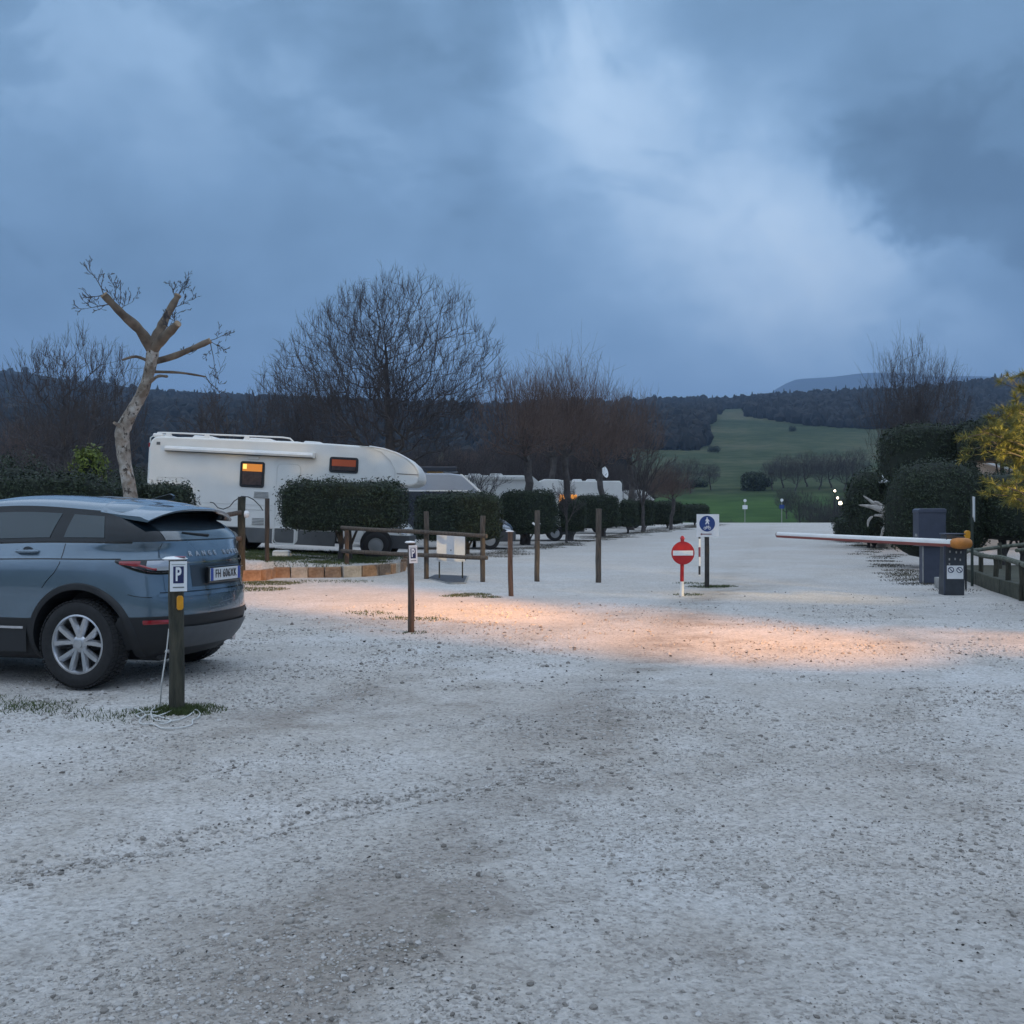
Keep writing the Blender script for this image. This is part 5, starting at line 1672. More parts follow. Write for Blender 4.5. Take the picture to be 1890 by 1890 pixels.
def alcove_camper():
    x_r = (266 - 945) * 28.0 / F
    t = empty('camper', (x_r, 28.0, 0.59), 0, 'large white camper with bed over the cab, awning and a lamplit window', 'motorhome', ry=math.atan(0.050))
    W = 2.25
    # local x forward, y 0 = near wall
    top = [(0.05, 0.66), (0.0, 0.9), (0.0, 2.75), (0.04, 2.93), (0.14, 3.03), (0.30, 3.055), (4.2, 3.085), (4.9, 3.085), (5.5, 3.075), (6.0, 3.06), (6.4, 3.01), (6.75, 2.915), (7.05, 2.77), (7.26, 2.60), (7.38, 2.42), (7.42, 2.25), (7.38, 2.12), (7.2, 2.03), (5.35, 2.0), (5.2, 1.6), (5.2, 0.66)]
    box_ = MB().prism_xz(top, 0.0, W).build('body', M_white, t, True, ang=28, bevel=0.045, seg=3)
    # white front cap standing proud round the curve of the alcove
    cap = [p for p in top if p[0] >= 5.9 and p[1] > 2.09]
    rows = []
    for (x, z) in cap:
        k = 0.012
        rows.append([(x + k, -0.012, z + k), (x + k * 1.2, 0.06, z + k * 2.5), (x + k * 1.5, W * 0.5, z + k * 3), (x + k, W - 0.06, z + k * 2.5), (x + k, W + 0.012, z + k)])
    MB().grid(rows).build('alcove_cap', M_whitep, t, True, ang=40, solid=0.02)
    MB().tube([(5.75, -0.012, 3.06), (6.05, -0.012, 3.03), (6.35, -0.012, 2.93), (6.60, -0.012, 2.72), (6.74, -0.012, 2.48), (6.78, -0.012, 2.10)], 0.012, 6).build('cap_seam', M_grime, t, True)
    MB().box(6.80, 7.40, -0.010, 0.0, 2.345, 2.36).build('cap_line', M_frame, t)
    # grey skirts
    MB().prism_xz([(0.1, 0.28), (1.85, 0.28), (1.95, 0.52), (2.15, 0.66), (2.55, 0.66), (2.75, 0.52), (2.85, 0.28), (5.2, 0.28), (5.2, 0.68), (0.05, 0.68)], -0.012, 0.05).build('skirt', M_greyp, t, bevel=0.008)
    MB().prism_xz([(0.1, 0.28), (5.2, 0.28), (5.2, 0.68), (0.05, 0.68)], W - 0.05, W + 0.012).build('skirt', M_greyp, t, bevel=0.008)
    MB().box(0.0, 5.2, 0.06, W - 0.06, 0.40, 0.66).build('chassis', M_black, t)
    MB().box(-0.06, 0.06, 0.02, W - 0.02, 0.30, 0.62).build('bumper', M_greyp, t, bevel=0.03)
    # belt mouldings
    for z in (1.17, 1.30):
        MB().box(0.10, 3.45, -0.010, 0.004, z, z + 0.022).build('moulding', M_grime, t, bevel=0.004)
    # roof rails, vents, rack
    for y in (0.16, W - 0.16):
        MB().tube([(0.12, y, 3.03), (0.16, y, 3.16), (0.40, y, 3.17), (3.6, y, 3.20), (3.8, y, 3.18), (3.9, y, 3.09)], 0.022, 8).build('roof_rail', M_whitep, t, True)
        for x in (0.45, 1.5, 2.6):
            MB().prism_xz([(x - 0.09, 3.05), (x + 0.12, 3.05), (x + 0.07, 3.185), (x - 0.04, 3.185)], y - 0.03, y + 0.03).build('rail_foot', M_whitep, t, bevel=0.01)
    for (x, y, s_) in ((1.25, 1.1, 0.35), (2.9, 1.0, 0.40), (4.3, 1.15, 0.3)):
        MB().prism_xz([(x - s_, 3.07), (x + s_, 3.08), (x + s_ * 0.7, 3.17), (x - s_ * 0.8, 3.18)], y - s_, y + s_).build('roof_vent', M_whitep, t, bevel=0.03)
    MB().box(0.05, 0.32, 0.06, W - 0.06, 3.03, 3.14).build('roof_spoiler', M_whitep, t, bevel=0.04)
    # solar panel on the alcove roof
    MB().box(5.0, 5.75, 0.7, 1.55, 3.09, 3.115).build('solar_panel', M_navyp, t)
    # awning cassette
    aw = MB().prism_xz([(0.0, 0.0), (0.13, 0.01), (0.15, 0.07), (0.12, 0.13), (0.03, 0.15), (0.0, 0.14)], 0, 1)
    m_ = MB()
    prof = [(0.0, 0.0), (-0.12, 0.015), (-0.14, 0.07), (-0.11, 0.125), (-0.03, 0.145), (0.0, 0.14)]
    m_.grid([[(x, y, z + 2.66) for (y, z) in prof] for x in (0.46, 4.55)])
    m_.add([(0.46, y, z + 2.66) for y, z in prof], [tuple(range(6))]); m_.add([(4.55, y, z + 2.66) for y, z in prof], [tuple(range(6))])
    ao = m_.build('awning', M_whitep, t, True, ang=30)
    MB().box(4.50, 4.57, -0.146, 0.0, 2.655, 2.808).build('awning_end', M_grime, ao, bevel=0.01)
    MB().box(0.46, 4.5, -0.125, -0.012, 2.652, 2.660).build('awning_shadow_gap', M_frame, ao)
    # windows
    camper_window(t, 2.52, 3.19, 1.78, 2.49, 0.0, M_lit, 0.62)
    MB().box(2.60, 2.70, -0.034, -0.0305, 2.28, 2.41).build('lamp_glow_patch', M_lit2, t)  # glowing patch added over the blind for the bright spot of a lamp
    camper_window(t, 4.95, 5.74, 2.30, 2.73, 0.0, M_litd, 0.42)
    # awning lamp
    MB().prism_xz(rounded(2.70, 3.03, 2.545, 2.645, 0.04), -0.04, 0.0).build('awning_lamp', M_grime, t, bevel=0.01)
    # entrance door with its frame
    dr = MB().prism_xz(rounded(3.53, 4.17, 0.30, 2.47, 0.12), -0.014, 0.004).build('door', M_white, t, bevel=0.006)
    fr = rounded(3.53, 4.17, 0.30, 2.47, 0.12)
    MB().tube([(x, -0.012, z) for x, z in fr + fr[:1]], 0.013, 6, False).build('door_frame', M_grime, dr, True)
    lo = rounded(3.50, 4.10, 0.27, 0.72, 0.07)
    MB().tube([(x, -0.022, z) for x, z in lo + lo[:1]], 0.018, 6, False).build('step_frame', M_whitep, dr, True)
    MB().prism_xz(rounded(3.53, 4.07, 0.30, 0.69, 0.05), -0.018, -0.013).build('lower_panel', M_greyp, dr)
    MB().box(4.04, 4.12, -0.035, -0.014, 1.30, 1.42).build('door_handle', M_frame, dr, bevel=0.01)
    # lockers, vents
    for (x0, x1, z0, z1) in ((0.24, 1.10, 1.25, 1.95), (0.30, 1.20, 0.74, 1.12)):
        q = rounded(x0, x1, z0, z1, 0.06)
        MB().tube([(x, -0.003, z) for x, z in q + q[:1]], 0.009, 5, False).build('locker_seam', M_grime, t, True)
    for (x0, x1, z0, z1) in ((2.92, 3.34, 1.50, 1.68), (2.90, 3.26, 0.76, 0.96)):
        vt = MB().box(x0, x1, -0.018, 0.0, z0, z1).build('vent', M_grime, t, bevel=0.006)
        for k in range(5):
            z = z0 + 0.02 + (z1 - z0 - 0.04) * k / 4
            MB().box(x0 + 0.02, x1 - 0.02, -0.026, -0.016, z - 0.006, z + 0.008).build('slat', M_greyp, vt)
    MB().box(1.35, 1.75, -0.010, 0.0, 1.16, 1.24).build('filler_cap', M_grime, t, bevel=0.01)
    # ladder at the back
    for y in (0.35, 0.75):
        MB().tube([(-0.02, y, 3.08), (-0.10, y, 3.02), (-0.11, y, 2.6), (-0.11, y, 1.0), (-0.02, y, 0.92)], 0.018, 7).build('ladder_rail', M_grime, t, True)
    for k in range(6):
        MB().tube([(-0.11, 0.35, 1.1 + k * 0.30), (-0.11, 0.75, 1.1 + k * 0.30)], 0.014, 6).build('ladder_rung', M_grime, t)
    for z in (0.95, 1.4, 2.75):
        MB().box(-0.035, 0.0, 0.03, 0.10, z, z + 0.12).build('tail_lamp', M_lampr, t, bevel=0.01)
    MB().box(0.20, 0.30, -0.014, 0.0, 2.82, 2.90).build('side_marker', M_greyp, t, bevel=0.004)
    cab_ducato(t, 5.2, 2.05, M_white, M_greyp2, yc=W / 2)
    MB().prism_xz([(5.25, 0.42), (5.9, 0.42), (5.97, 0.62), (5.9, 0.75), (5.2, 0.75)], 0.09, 0.14).build('cab_step', M_whitep, t)
    for (x, zz_) in ((2.35, 0), (6.32, 0)):
        for y, s_ in ((0.14, -1), (W - 0.14, 1)):
            plain_wheel(t, (x, y, 0.36), s_, 0.362)
    for y in (0.10, W - 0.10):
        MB().lathe([(0.44, -0.06), (0.44, 0.05)], 28, 'y', c=(6.32, y + (0.03 if y < 1 else -0.03), 0.40)).build('wheel_arch', M_black, t, True)
    return t


M_greyp2 = mat('bumper_grey', (0.035, 0.037, 0.040), 0.6)
alcove_camper()


def low_camper(name, loc, L_, label, upper, lower, lit=None, rack=False, flip=False, awn=True, zsplit=2.25, H=2.85, group='campers parked behind the hedge row'):
    """semi-integrated camper: van nose, sloping cap over the cab. nose to +x, near wall y = 0, nose end at x = L_"""
    t = empty(name, loc, math.pi if flip else 0, label, 'motorhome', group)
    W = 2.2
    xb = L_ - 2.05
    prof = [(0.0, 0.45), (0.0, H - 0.2), (0.06, H - 0.05), (0.2, H), (xb - 0.35, H), (xb + 0.05, H - 0.06), (xb + 0.55, H - 0.42), (xb + 0.80, H - 0.72), (xb + 0.72, H - 0.80), (xb, H - 0.82), (xb, 0.45)]
    mb = MB().prism_xz(prof, 0, W)
    mb.build('body', upper, t, True, ang=28, bevel=0.05, seg=3)
    MB().box(-0.006, xb, -0.012, 0.01, 0.40, zsplit - 0.02).build('side_panel', lower, t, bevel=0.006)
    MB().box(-0.006, xb, W - 0.01, W + 0.012, 0.40, zsplit - 0.02).build('side_panel', lower, t, bevel=0.006)
    MB().box(0.0, xb + 0.3, -0.02, -0.004, zsplit, zsplit + 0.035).build('moulding', M_whitep, t)
    # skylight in the cap
    MB().add([(xb + 0.12, 0.45, H - 0.085), (xb + 0.12, W - 0.45, H - 0.085), (xb + 0.56, W - 0.5, H - 0.395), (xb + 0.56, 0.5, H - 0.395)], [(0, 1, 2, 3)]).build('skylight', M_glass, t)
    MB().add([(xb + 0.02, -0.006, H - 0.04), (xb + 0.10, -0.006, H - 0.04), (xb + 0.84, -0.006, H - 0.70), (xb + 0.76, -0.006, H - 0.74)], [(0, 1, 2, 3)]).build('cap_stripe', M_whitep, t)
    for (x, y) in ((0.9, 1.0), (2.2, 1.1), (3.2, 0.9)):
        MB().prism_xz([(x - 0.32, H), (x + 0.32, H), (x + 0.25, H + 0.10), (x - 0.28, H + 0.11)], y - 0.3, y + 0.3).build('roof_vent', M_whitep, t, bevel=0.03)
    if rack:
        MB().box(0.6, xb - 0.1, 0.05, 0.95, H + 0.06, H + 0.24).build('roof_rack', M_navyp, t, bevel=0.02)
        MB().box(0.6, xb - 0.3, 1.1, 2.0, H + 0.10, H + 0.15).build('solar_panel', M_navyp, t)
    if awn:
        MB().prism_xz([(0.3, H - 0.22), (xb - 0.2, H - 0.22), (xb - 0.2, H - 0.06), (0.3, H - 0.06)], -0.11, 0.0).build('awning', upper if not rack else M_whitep, t, bevel=0.03)
    camper_window(t, xb - 1.3, xb - 0.5, 1.45, 1.95, -0.012, lit or M_curt, 0.5)
    camper_window(t, 0.7, 1.5, 1.45, 1.95, -0.012, M_curt, 0.5)
    cab_ducato(t, xb, 2.05, lower if rack else upper, M_greyp2, yc=W / 2)
    for x in (1.5, L_ - 0.92):
        for y, s_ in ((0.14, -1), (W - 0.14, 1)):
            plain_wheel(t, (x, y, 0.36), s_)
    return t


def place_nose(px, d, L_):
    x = (px - 945) * d / F
    return (x - L_, d, g1(x - L_ / 2, d))


low_camper('camper', place_nose(950, 38.0, 6.2), 6.2, 'silver and navy camper with black roof rack next to the big white camper', M_silver, M_navyp, M_lit2, True, awn=False, zsplit=2.18)
low_camper('camper', place_nose(1062, 46.5, 6.8), 6.8, 'white low camper with sloping cab front behind the forked pollarded tree', M_white, M_white, None, False, H=3.0)


def box_camper():
    d = 58.0
    xr = (1148 - 945) * d / F
    t = empty('camper', (xr, d, g1(xr - 2.5, d)), math.pi, 'white box camper with satellite dish on the roof and a lit orange window', 'motorhome', 'campers parked behind the hedge row')
    # local: x forward = to the left, near wall at y = 0 .. towards -y after the turn
    W = 2.2; H = 3.0
    pr = [(0.0, 0.5), (0.0, H - 0.15), (0.12, H), (3.2, H), (3.6, H + 0.08), (4.4, H + 0.10), (4.9, H - 0.10), (5.3, H - 0.55), (5.3, H - 0.85), (4.0, H - 0.9), (3.9, 0.5)]
    MB().prism_xz(pr, -W, 0).build('body', M_white, t, True, ang=28, bevel=0.05, seg=3)
    MB().prism_xz(rounded(2.55, 3.55, 1.62, 2.22, 0.06), 0.0, 0.02).build('window', M_lit2o, t)
    for yy_ in (-0.3, -1.8):
        MB().tube([(-0.03, yy_, 0.8), (-0.10, yy_, 0.9), (-0.10, yy_, 2.7), (-0.02, yy_, H + 0.1)], 0.02, 6).build('ladder_rail', M_greyp, t)
    for k in range(5):
        MB().tube([(-0.10, -0.3, 1.1 + 0.35 * k), (-0.10, -0.7, 1.1 + 0.35 * k)], 0.015, 6).build('ladder_rung', M_greyp, t)
    MB().box(0.0, 3.9, -0.1, 0.008, 0.4, 0.7).build('skirt', M_greyp, t)
    # dish: offset reflector on a mast
    ds = empty('satellite_dish', (0.85, -0.6, H)); ds.parent = t
    MB().box(-0.22, 0.22, -0.18, 0.18, 0, 0.09).build('mount', M_black, ds, bevel=0.02)
    MB().tube([(0, 0, 0.05), (0.05, 0, 0.30)], 0.035, 8).build('mast', M_black, ds)
    dd_ = MB().lathe([(0.36, 0.10), (0.30, 0.05), (0.18, 0.015), (0.001, 0.0)], 24, 'y').build('reflector', M_whitep, ds, True, solid=0.015)
    dd_.location = (0.12, 0.06, 0.50); dd_.rotation_euler = (R(20), 0, R(35)); dd_.scale = (0.62, 1, 1)
    MB().tube([(0.10, 0.08, 0.28), (0.0, 0.42, 0.42)], 0.016, 6).build('feed_arm', M_greyp, ds)
    for x in (1.7, 2.5):
        MB().prism_xz([(x - 0.3, H), (x + 0.3, H), (x + 0.22, H + 0.12), (x - 0.25, H + 0.12)], -1.3, -0.7).build('roof_vent', M_whitep, t, bevel=0.03)
    cab_ducato(t, 3.9, 2.05, M_white, M_greyp2, yc=-W / 2)
    for x in (1.2, 5.0):
        for y, s_ in ((-0.14, 1), (-W + 0.14, -1)):
            plain_wheel(t, (x, y, 0.36), s_)


M_lit2o = mat('lit_orange_window', (0.5, 0.2, 0.05), 0.5, emit=(1.0, 0.38, 0.06), estr=0.7)
box_camper()
low_camper('camper', place_nose(1196, 70.0, 6.0), 6.0, 'far white camper with raked cab seen past the dish camper', M_white, M_white, None, False, H=2.75)
low_camper('camper', place_nose(1236, 82.0, 5.6), 5.6, 'farthest white camper at the end of the parked row', M_white, M_white, None, False, H=2.7)

# ------------------------------------------------------------------ kerb of tuff blocks
def kerb():
    t = empty('stone_kerb', (-4.2, 23.7, 0.0), 0, 'low kerb of orange tuff blocks edging the raised bed', 'kerb')
    o0 = Vector(t.location)
    path = [(-6.05, 22.6), (-5.55, 22.7), (-5.50, 23.62), (-4.7, 23.66), (-3.95, 23.70), (-3.55, 23.95), (-3.22, 24.35), (-3.0, 24.85), (-2.86, 25.5), (-2.78, 26.3), (-2.7, 27.4)]
    rk = random.Random(6)
    pts = [Vector((x, y, 0)) for x, y in path]
    for i in range(len(pts) - 1):
        a, b = pts[i], pts[i + 1]
        L_ = (b - a).length
        n = max(1, round(L_ / 0.44))
        for k in range(n):
            p = a.lerp(b, (k + 0.5) / n)
            an = math.atan2(b.y - a.y, b.x - a.x) + rk.uniform(-0.03, 0.03)
            ln = L_ / n - rk.uniform(0.012, 0.03); hh = 0.27 + rk.uniform(-0.02, 0.02)
            if i < 2: hh -= 0.02
            m_ = MB().box(-ln / 2, ln / 2, -0.085, 0.085, -0.06, hh)
            m_.v = [(x + rk.uniform(-0.008, 0.008), y + rk.uniform(-0.008, 0.008), z + (rk.uniform(-0.01, 0.01) if z > 0 else 0)) for x, y, z in m_.v]
            o_ = m_.build('block', M_tuff if rk.random() < 0.75 else M_stone, t, bevel=0.012)
            o_.location = p - o0 + Vector((0, 0, g1(p.x, p.y - 0.25) * 0.5)); o_.rotation_euler = (0, rk.uniform(-0.015, 0.015), an)


kerb()


# ------------------------------------------------------------------ posts and rails
def log(name, a, b, r, mt, parent=None, n=10, rng=random.Random(2), wob=0.006, top=True):
    a, b = Vector(a), Vector(b)
    k = 5
    pts = []; rs = []
    for i in range(k + 1):
        u = i / k
        p = a.lerp(b, u) + Vector((rng.uniform(-wob, wob), rng.uniform(-wob, wob), 0 if abs((b - a).normalized().z) > 0.5 else rng.uniform(-wob, wob)))
        pts.append(p); rs.append(r * rng.uniform(0.95, 1.05))
    return MB().tube(pts, rs, n).build(name, mt, parent, True, ang=50, bevel=r * 0.12)


def sign_post(d, px, h, r, label, panel_mat=None):
    """round post with a tilted P plate and a white cap"""
    x, y, z = on_ground(px, d)
    t = empty('parking_post', (x, y, z), 0, label, 'sign post', 'wooden parking posts')
    log('post', (0.0, 0, -0.25), (-0.015, 0, h), r, M_woodd if d < 12 else M_woodr2, t)
    cap = MB().lathe([(r * 1.3, -0.006), (r * 1.65, 0.004), (r * 1.2, 0.018), (0.001, 0.024)], 20, 'z').build('post_cap', M_whitep, t, True)
    cap.location = (-0.02, 0.0, h + 0.004)
    if d < 12:
        rd = MB().lathe([(0.045, 0.0), (0.042, 0.004), (0.001, 0.006)], 18).build('cap_sticker', mat('sticker_red', (0.32, 0.10, 0.13), 0.5), t)
        rd.location = (0.025, -0.02, h + 0.022); rd.scale = (1, 0.8, 1)
    return t


M_woodr2 = mat('dark_post_wood', (0.035, 0.026, 0.020), 0.85, col2=(0.10, 0.072, 0.055), vscale=6, bump=0.5, bscale=30, stretch=(6, 6, 0.7))


def p_plate(t, loc, w_, h_, rz, rx=0.0, roll=0.0):
    pl = MB().box(-w_ / 2, w_ / 2, -0.004, 0.0, -h_ / 2, h_ / 2).build('sign_plate', M_signw, t, bevel=0.0012)
    pl.location = loc; pl.rotation_euler = (rx, roll, rz)
    s = h_ / 0.24
    MB().box(-w_ * 0.31, w_ * 0.31, -0.0065, -0.0042, -h_ * 0.23, h_ * 0.33).build('blue_square', M_navy, pl)
    me = text_mesh('P', 0.150 * s, M_signw, 0.001, 0.004)
    o_ = link('lettering', me, pl); o_.location = (-w_ * 0.02, -0.0082, h_ * 0.05); o_.scale = (0.60, 1, 1)
    MB().box(-w_ * 0.33, w_ * 0.33, -0.0062, -0.0042, -h_ * 0.385, -h_ * 0.345).build('faded_line', M_ink, pl)
    MB().box(-w_ * 0.40, w_ * 0.40, -0.0062, -0.0042, h_ * 0.385, h_ * 0.40).build('faded_line', M_ink, pl)
    return pl


t = sign_post(7.73, 328, 1.135, 0.057, 'mossy wooden post with blue P plate and amber reflector beside the car')
p_plate(t, (0.032, -0.080, 1.015), 0.122, 0.225, R(24))
rf = MB().prism_xz([(-0.024, -0.040), (-0.014, -0.054), (0.014, -0.054), (0.024, -0.040), (0.024, 0.040), (0.014, 0.054), (-0.014, 0.054), (-0.024, 0.040)], -0.014, 0.0).build('reflector', M_amber, t, bevel=0.004)
rf.location = (0.034, -0.052, 0.815); rf.rotation_euler = (0, 0, R(26))
t = sign_post(12.95, 760, 1.125, 0.043, 'dark slim wooden post with small P plate standing alone in the gravel')
p_plate(t, (0.022, -0.047, 0.985), 0.105, 0.225, R(12), roll=R(-2))
t = sign_post(18.65, 943, 1.17, 0.047, 'brown wooden post with white cap and no plate in the gravel')
t.children[0].data.materials[0] = M_woodr

# rope on the near post
def rope():
    t = empty('white_rope', (-2.57, 7.62, g1(-2.57, 7.62)), 0, 'thin white rope coiled at the foot of the mossy P post', 'rope')
    o0 = Vector(t.location)

    def W(px, py, lift=0.010):
        d = EYE * F / (py - HOR); x = (px - 945) * d / F
        return Vector((x, d, g1(x, d) + lift)) - o0
    loop = [(226, 1311), (238, 1309), (256, 1313), (268, 1320), (262, 1327), (252, 1323), (258, 1318), (275, 1316), (290, 1318), (305, 1310), (318, 1314), (300, 1322), (283, 1324), (280, 1316), (292, 1310), (300, 1305),
            (286, 1309), (279, 1318), (284, 1328), (304, 1332), (326, 1331), (344, 1324), (356, 1318), (362, 1314), (369, 1318), (366, 1326), (356, 1330), (354, 1337), (335, 1343), (314, 1345), (298, 1342), (284, 1337), (268, 1338), (258, 1334), (262, 1327), (276, 1322), (300, 1325), (316, 1330), (306, 1336), (290, 1334)]
    pts = [W(*q, lift=0.008 + 0.004 * (i % 3)) for i, q in enumerate(loop)]
    out = []
    for i in range(len(pts) - 1):
        a = pts[max(i - 1, 0)]; b = pts[i]; c_ = pts[i + 1]; d_ = pts[min(i + 2, len(pts) - 1)]
        for j in range(5):
            u = j / 5
            out.append(0.5 * ((2 * b) + (c_ - a) * u + (2 * a - 5 * b + 4 * c_ - d_) * u * u + (3 * b - a - 3 * c_ + d_) * u ** 3))
    MB().tube(out, 0.0055, 6).build('coil', M_rope, t, True)
    a = Vector((-2.585, 7.72, 0.62)) - o0
    hang = [a, a + Vector((-0.012, -0.01, -0.14)), a + Vector((-0.03, -0.02, -0.28)), a + Vector((-0.045, -0.03, -0.40)), W(296, 1306, 0.012)]
    MB().tube(hang, 0.0055, 6).build('hanging_end', M_rope, t, True)


rope()

# fence with two rails before the raised bed
GF = 'round wooden fence posts'


def fence():
    t = empty('rail_fence', on_ground(787, 23.3), 0, 'wooden post and rail fence with two log rails before the hedges', 'fence')
    o0 = Vector(t.location)
    ps = []
    for (px, d, ytop, mt, r) in [(640, 24.7, 979, M_woodr, 0.055), (787, 23.2, 944, M_wood, 0.058), (891, 22.3, 952, M_wood, 0.058)]:
        x, y, z = on_ground(px, d)
        zt = EYE - (ytop - HOR) * d / F
        log('post', Vector((x, y, z - 0.2)) - o0, Vector((x, y, zt)) - o0, r, mt, t)
        ps.append((px, d))
    for (ya, yb) in ((973, 988), (1016, 1029)):
        a = P(632, ya + 1, 24.6) - o0 + Vector((0, -0.085, 0)); m_ = P(787, (ya + yb) / 2 + 2, 23.12) - o0 + Vector((0, -0.06, 0)); b = P(899, yb + 1, 22.15) - o0 + Vector((0, -0.05, 0))
        log('rail', a, m_, 0.050, M_wood, t)
        log('rail', m_ + Vector((-0.02, -0.02, 0)), b, 0.048, M_wood, t)


fence()


def fence_left():
    t = empty('rail_fence', on_ground(446, 22.6), 0, 'thick dark fence post with rails between the car and the camper', 'fence')
    o0 = Vector(t.location)
    x, y, z = on_ground(446, 22.6)
    log('post', Vector((x, y, z - 0.2)) - o0, Vector((x, y, EYE - (917 - HOR) * 22.6 / F)) - o0, 0.085, M_woodd, t)
    x, y, z = on_ground(493, 24.3)
    log('post', Vector((x, y, z - 0.2)) - o0, Vector((x, y, EYE - (920 - HOR) * 24.3 / F)) - o0, 0.055, M_woodr2, t)
    log('rail', P(445, 946, 22.5) - o0, P(330, 968, 21.6) - o0, 0.055, M_wood, t)
    log('rail', P(445, 994, 22.5) - o0, P(330, 1002, 21.6) - o0, 0.050, M_wood, t)
    # a plug box and its cable hang on the post
    MB().lathe([(0.075, 0), (0.08, 0.05), (0.05, 0.09), (0.001, 0.10)], 16, 'x').build('socket_box', M_whitep, t, True).location = P(452, 949, 22.45) - o0
    cb = [P(432, 925, 22.4), P(424, 935, 22.4), P(412, 940, 22.4), P(402, 937, 22.4), P(394, 928, 22.5), P(388, 927, 22.6)]
    MB().tube([p - o0 for p in [P(446, 916, 22.4)] + cb], 0.011, 6).build('cable', M_cable, t, True)
    cb = [P(446, 916, 22.4), P(458, 917, 22.7), P(468, 922, 23.2), P(480, 934, 24.0), P(485, 942, 24.2)]
    MB().tube([p - o0 for p in cb], 0.011, 6).build('cable', M_cable, t, True)


fence_left()
for (px, d, ytop, lb) in [(991, 22.4, 942, 'bare wooden post standing between the rail fence and the tall lone post'), (1104, 22.1, 939, 'tall lone wooden post in the gravel before the hedge row')]:
    x, y, z = on_ground(px, d)
    t = empty('fence_post', (x, y, z), 0, lb, 'post', GF)
    log('post', (0, 0, -0.2), (0.01, 0, EYE - (ytop - HOR) * d / F - z), 0.062, M_wood, t)
    if px < 1000:
        MB().prism_xz([(-0.11, 1.27), (-0.05, 1.22), (-0.045, 1.27), (-0.08, 1.30)], -0.02, 0.0).build('white_tag', M_whitep, t)
        MB().prism_xz([(0.05, 1.25), (0.085, 1.26), (0.05, 1.29)], -0.02, 0.0).build('white_tag', M_whitep, t)

# blank white board leaning behind the lower rail
bx = P(832, 1012, 22.95)
t = empty('white_board', (bx.x, 22.98, g1(bx.x, 22.98)), 0, 'blank white board hung behind the fence rails', 'board')
MB().box(-0.32, 0.32, 0, 0.018, 0.43, 1.00).build('board_face', M_signw, t, bevel=0.004)
MB().box(0.322, 0.342, -0.004, 0.02, 0.43, 0.99).build('board_edge', M_frame, t)
MB().box(-0.32, 0.32, 0.004, 0.020, 0.405, 0.426).build('board_trim', M_signw, t)
MB().lathe([(0.016, -0.003), (0.001, -0.006)], 10, 'y', c=(0.0, 0.0, 0.66)).build('stain', M_ink, t)
for x in (-0.26, 0.26):
    MB().tube([(x, 0.03, -0.05), (x, 0.03, 0.98)], 0.018, 6).build('stake', M_woodd, t)

# dark slate cover with pale rim set in the ground
t = empty('ground_cover_plate', (-1.45, 22.7, g1(-1.45, 22.7)), 0, 'dark grey slab with pale rim set in the gravel below the rails', 'slab')
pl = [(-0.45, 0.6), (-0.38, 1.75), (0.40, 1.25), (0.43, -0.95), (0.12, -1.05)]
MB().prism_xy([(x * 1.09, y * 1.06) for x, y in pl], -0.05, 0.022).build('rim', M_concr, t, bevel=0.006)
MB().prism_xy(pl, -0.02, 0.034).build('slab', M_slate, t, bevel=0.006)

# white tray behind the kerb
bx = P(521, 1023, 26.3)
t = empty('white_tray', (bx.x, 26.3, g1(bx.x, 26.3)), 0, 'low white plastic box on the grass below the camper', 'box')
MB().prism_xz([(-0.22, 0.0), (0.22, 0.0), (0.20, 0.13), (0.15, 0.17), (-0.20, 0.17), (-0.235, 0.10)], -0.15, 0.15).build('tub', M_whitep, t, bevel=0.03)
MB().box(-0.22, 0.20, -0.16, 0.16, 0.12, 0.135).build('lid_line', M_grime, t, bevel=0.004)


# ------------------------------------------------------------------ road signs
def disc(r, n=40, cx=0, cz=0):
    return [(cx + r * math.cos(2 * math.pi * i / n), cz + r * math.sin(2 * math.pi * i / n)) for i in range(n)]


def no_entry():
    x, y, z = on_ground(1260, 18.65)
    t = empty('no_entry_sign', (x, y, z), R(2), 'round red no entry sign on a red and white post', 'sign')
    s = 18.65 / F
    MB().tube([(-0.01, 0.03, -0.05), (-0.008, 0.03, 0.265)], 0.034, 14).build('post_base', M_signw, t, True)
    MB().tube([(-0.008, 0.03, 0.2651), (0.0, 0.03, 1.03)], 0.034, 14).build('post', M_signr, t, True)
    MB().lathe([(0.034, 0), (0.043, 0.004), (0.04, 0.03), (0.02, 0.065), (0.001, 0.07)], 14, c=(0, 0.03, 1.03)).build('finial', M_signr, t, True)
    zc = 0.785
    MB().prism_xz(disc(0.212, 48, 0, zc), -0.028, -0.012).build('rim', M_signr, t, bevel=0.004)
    d = MB().prism_xz(disc(0.200, 48, 0, zc), -0.032, -0.0285).build('disc', M_signr, t)
    MB().box(-0.185, 0.185, -0.037, -0.0325, zc - 0.045, zc + 0.045).build('bar', M_signw, d)


no_entry()


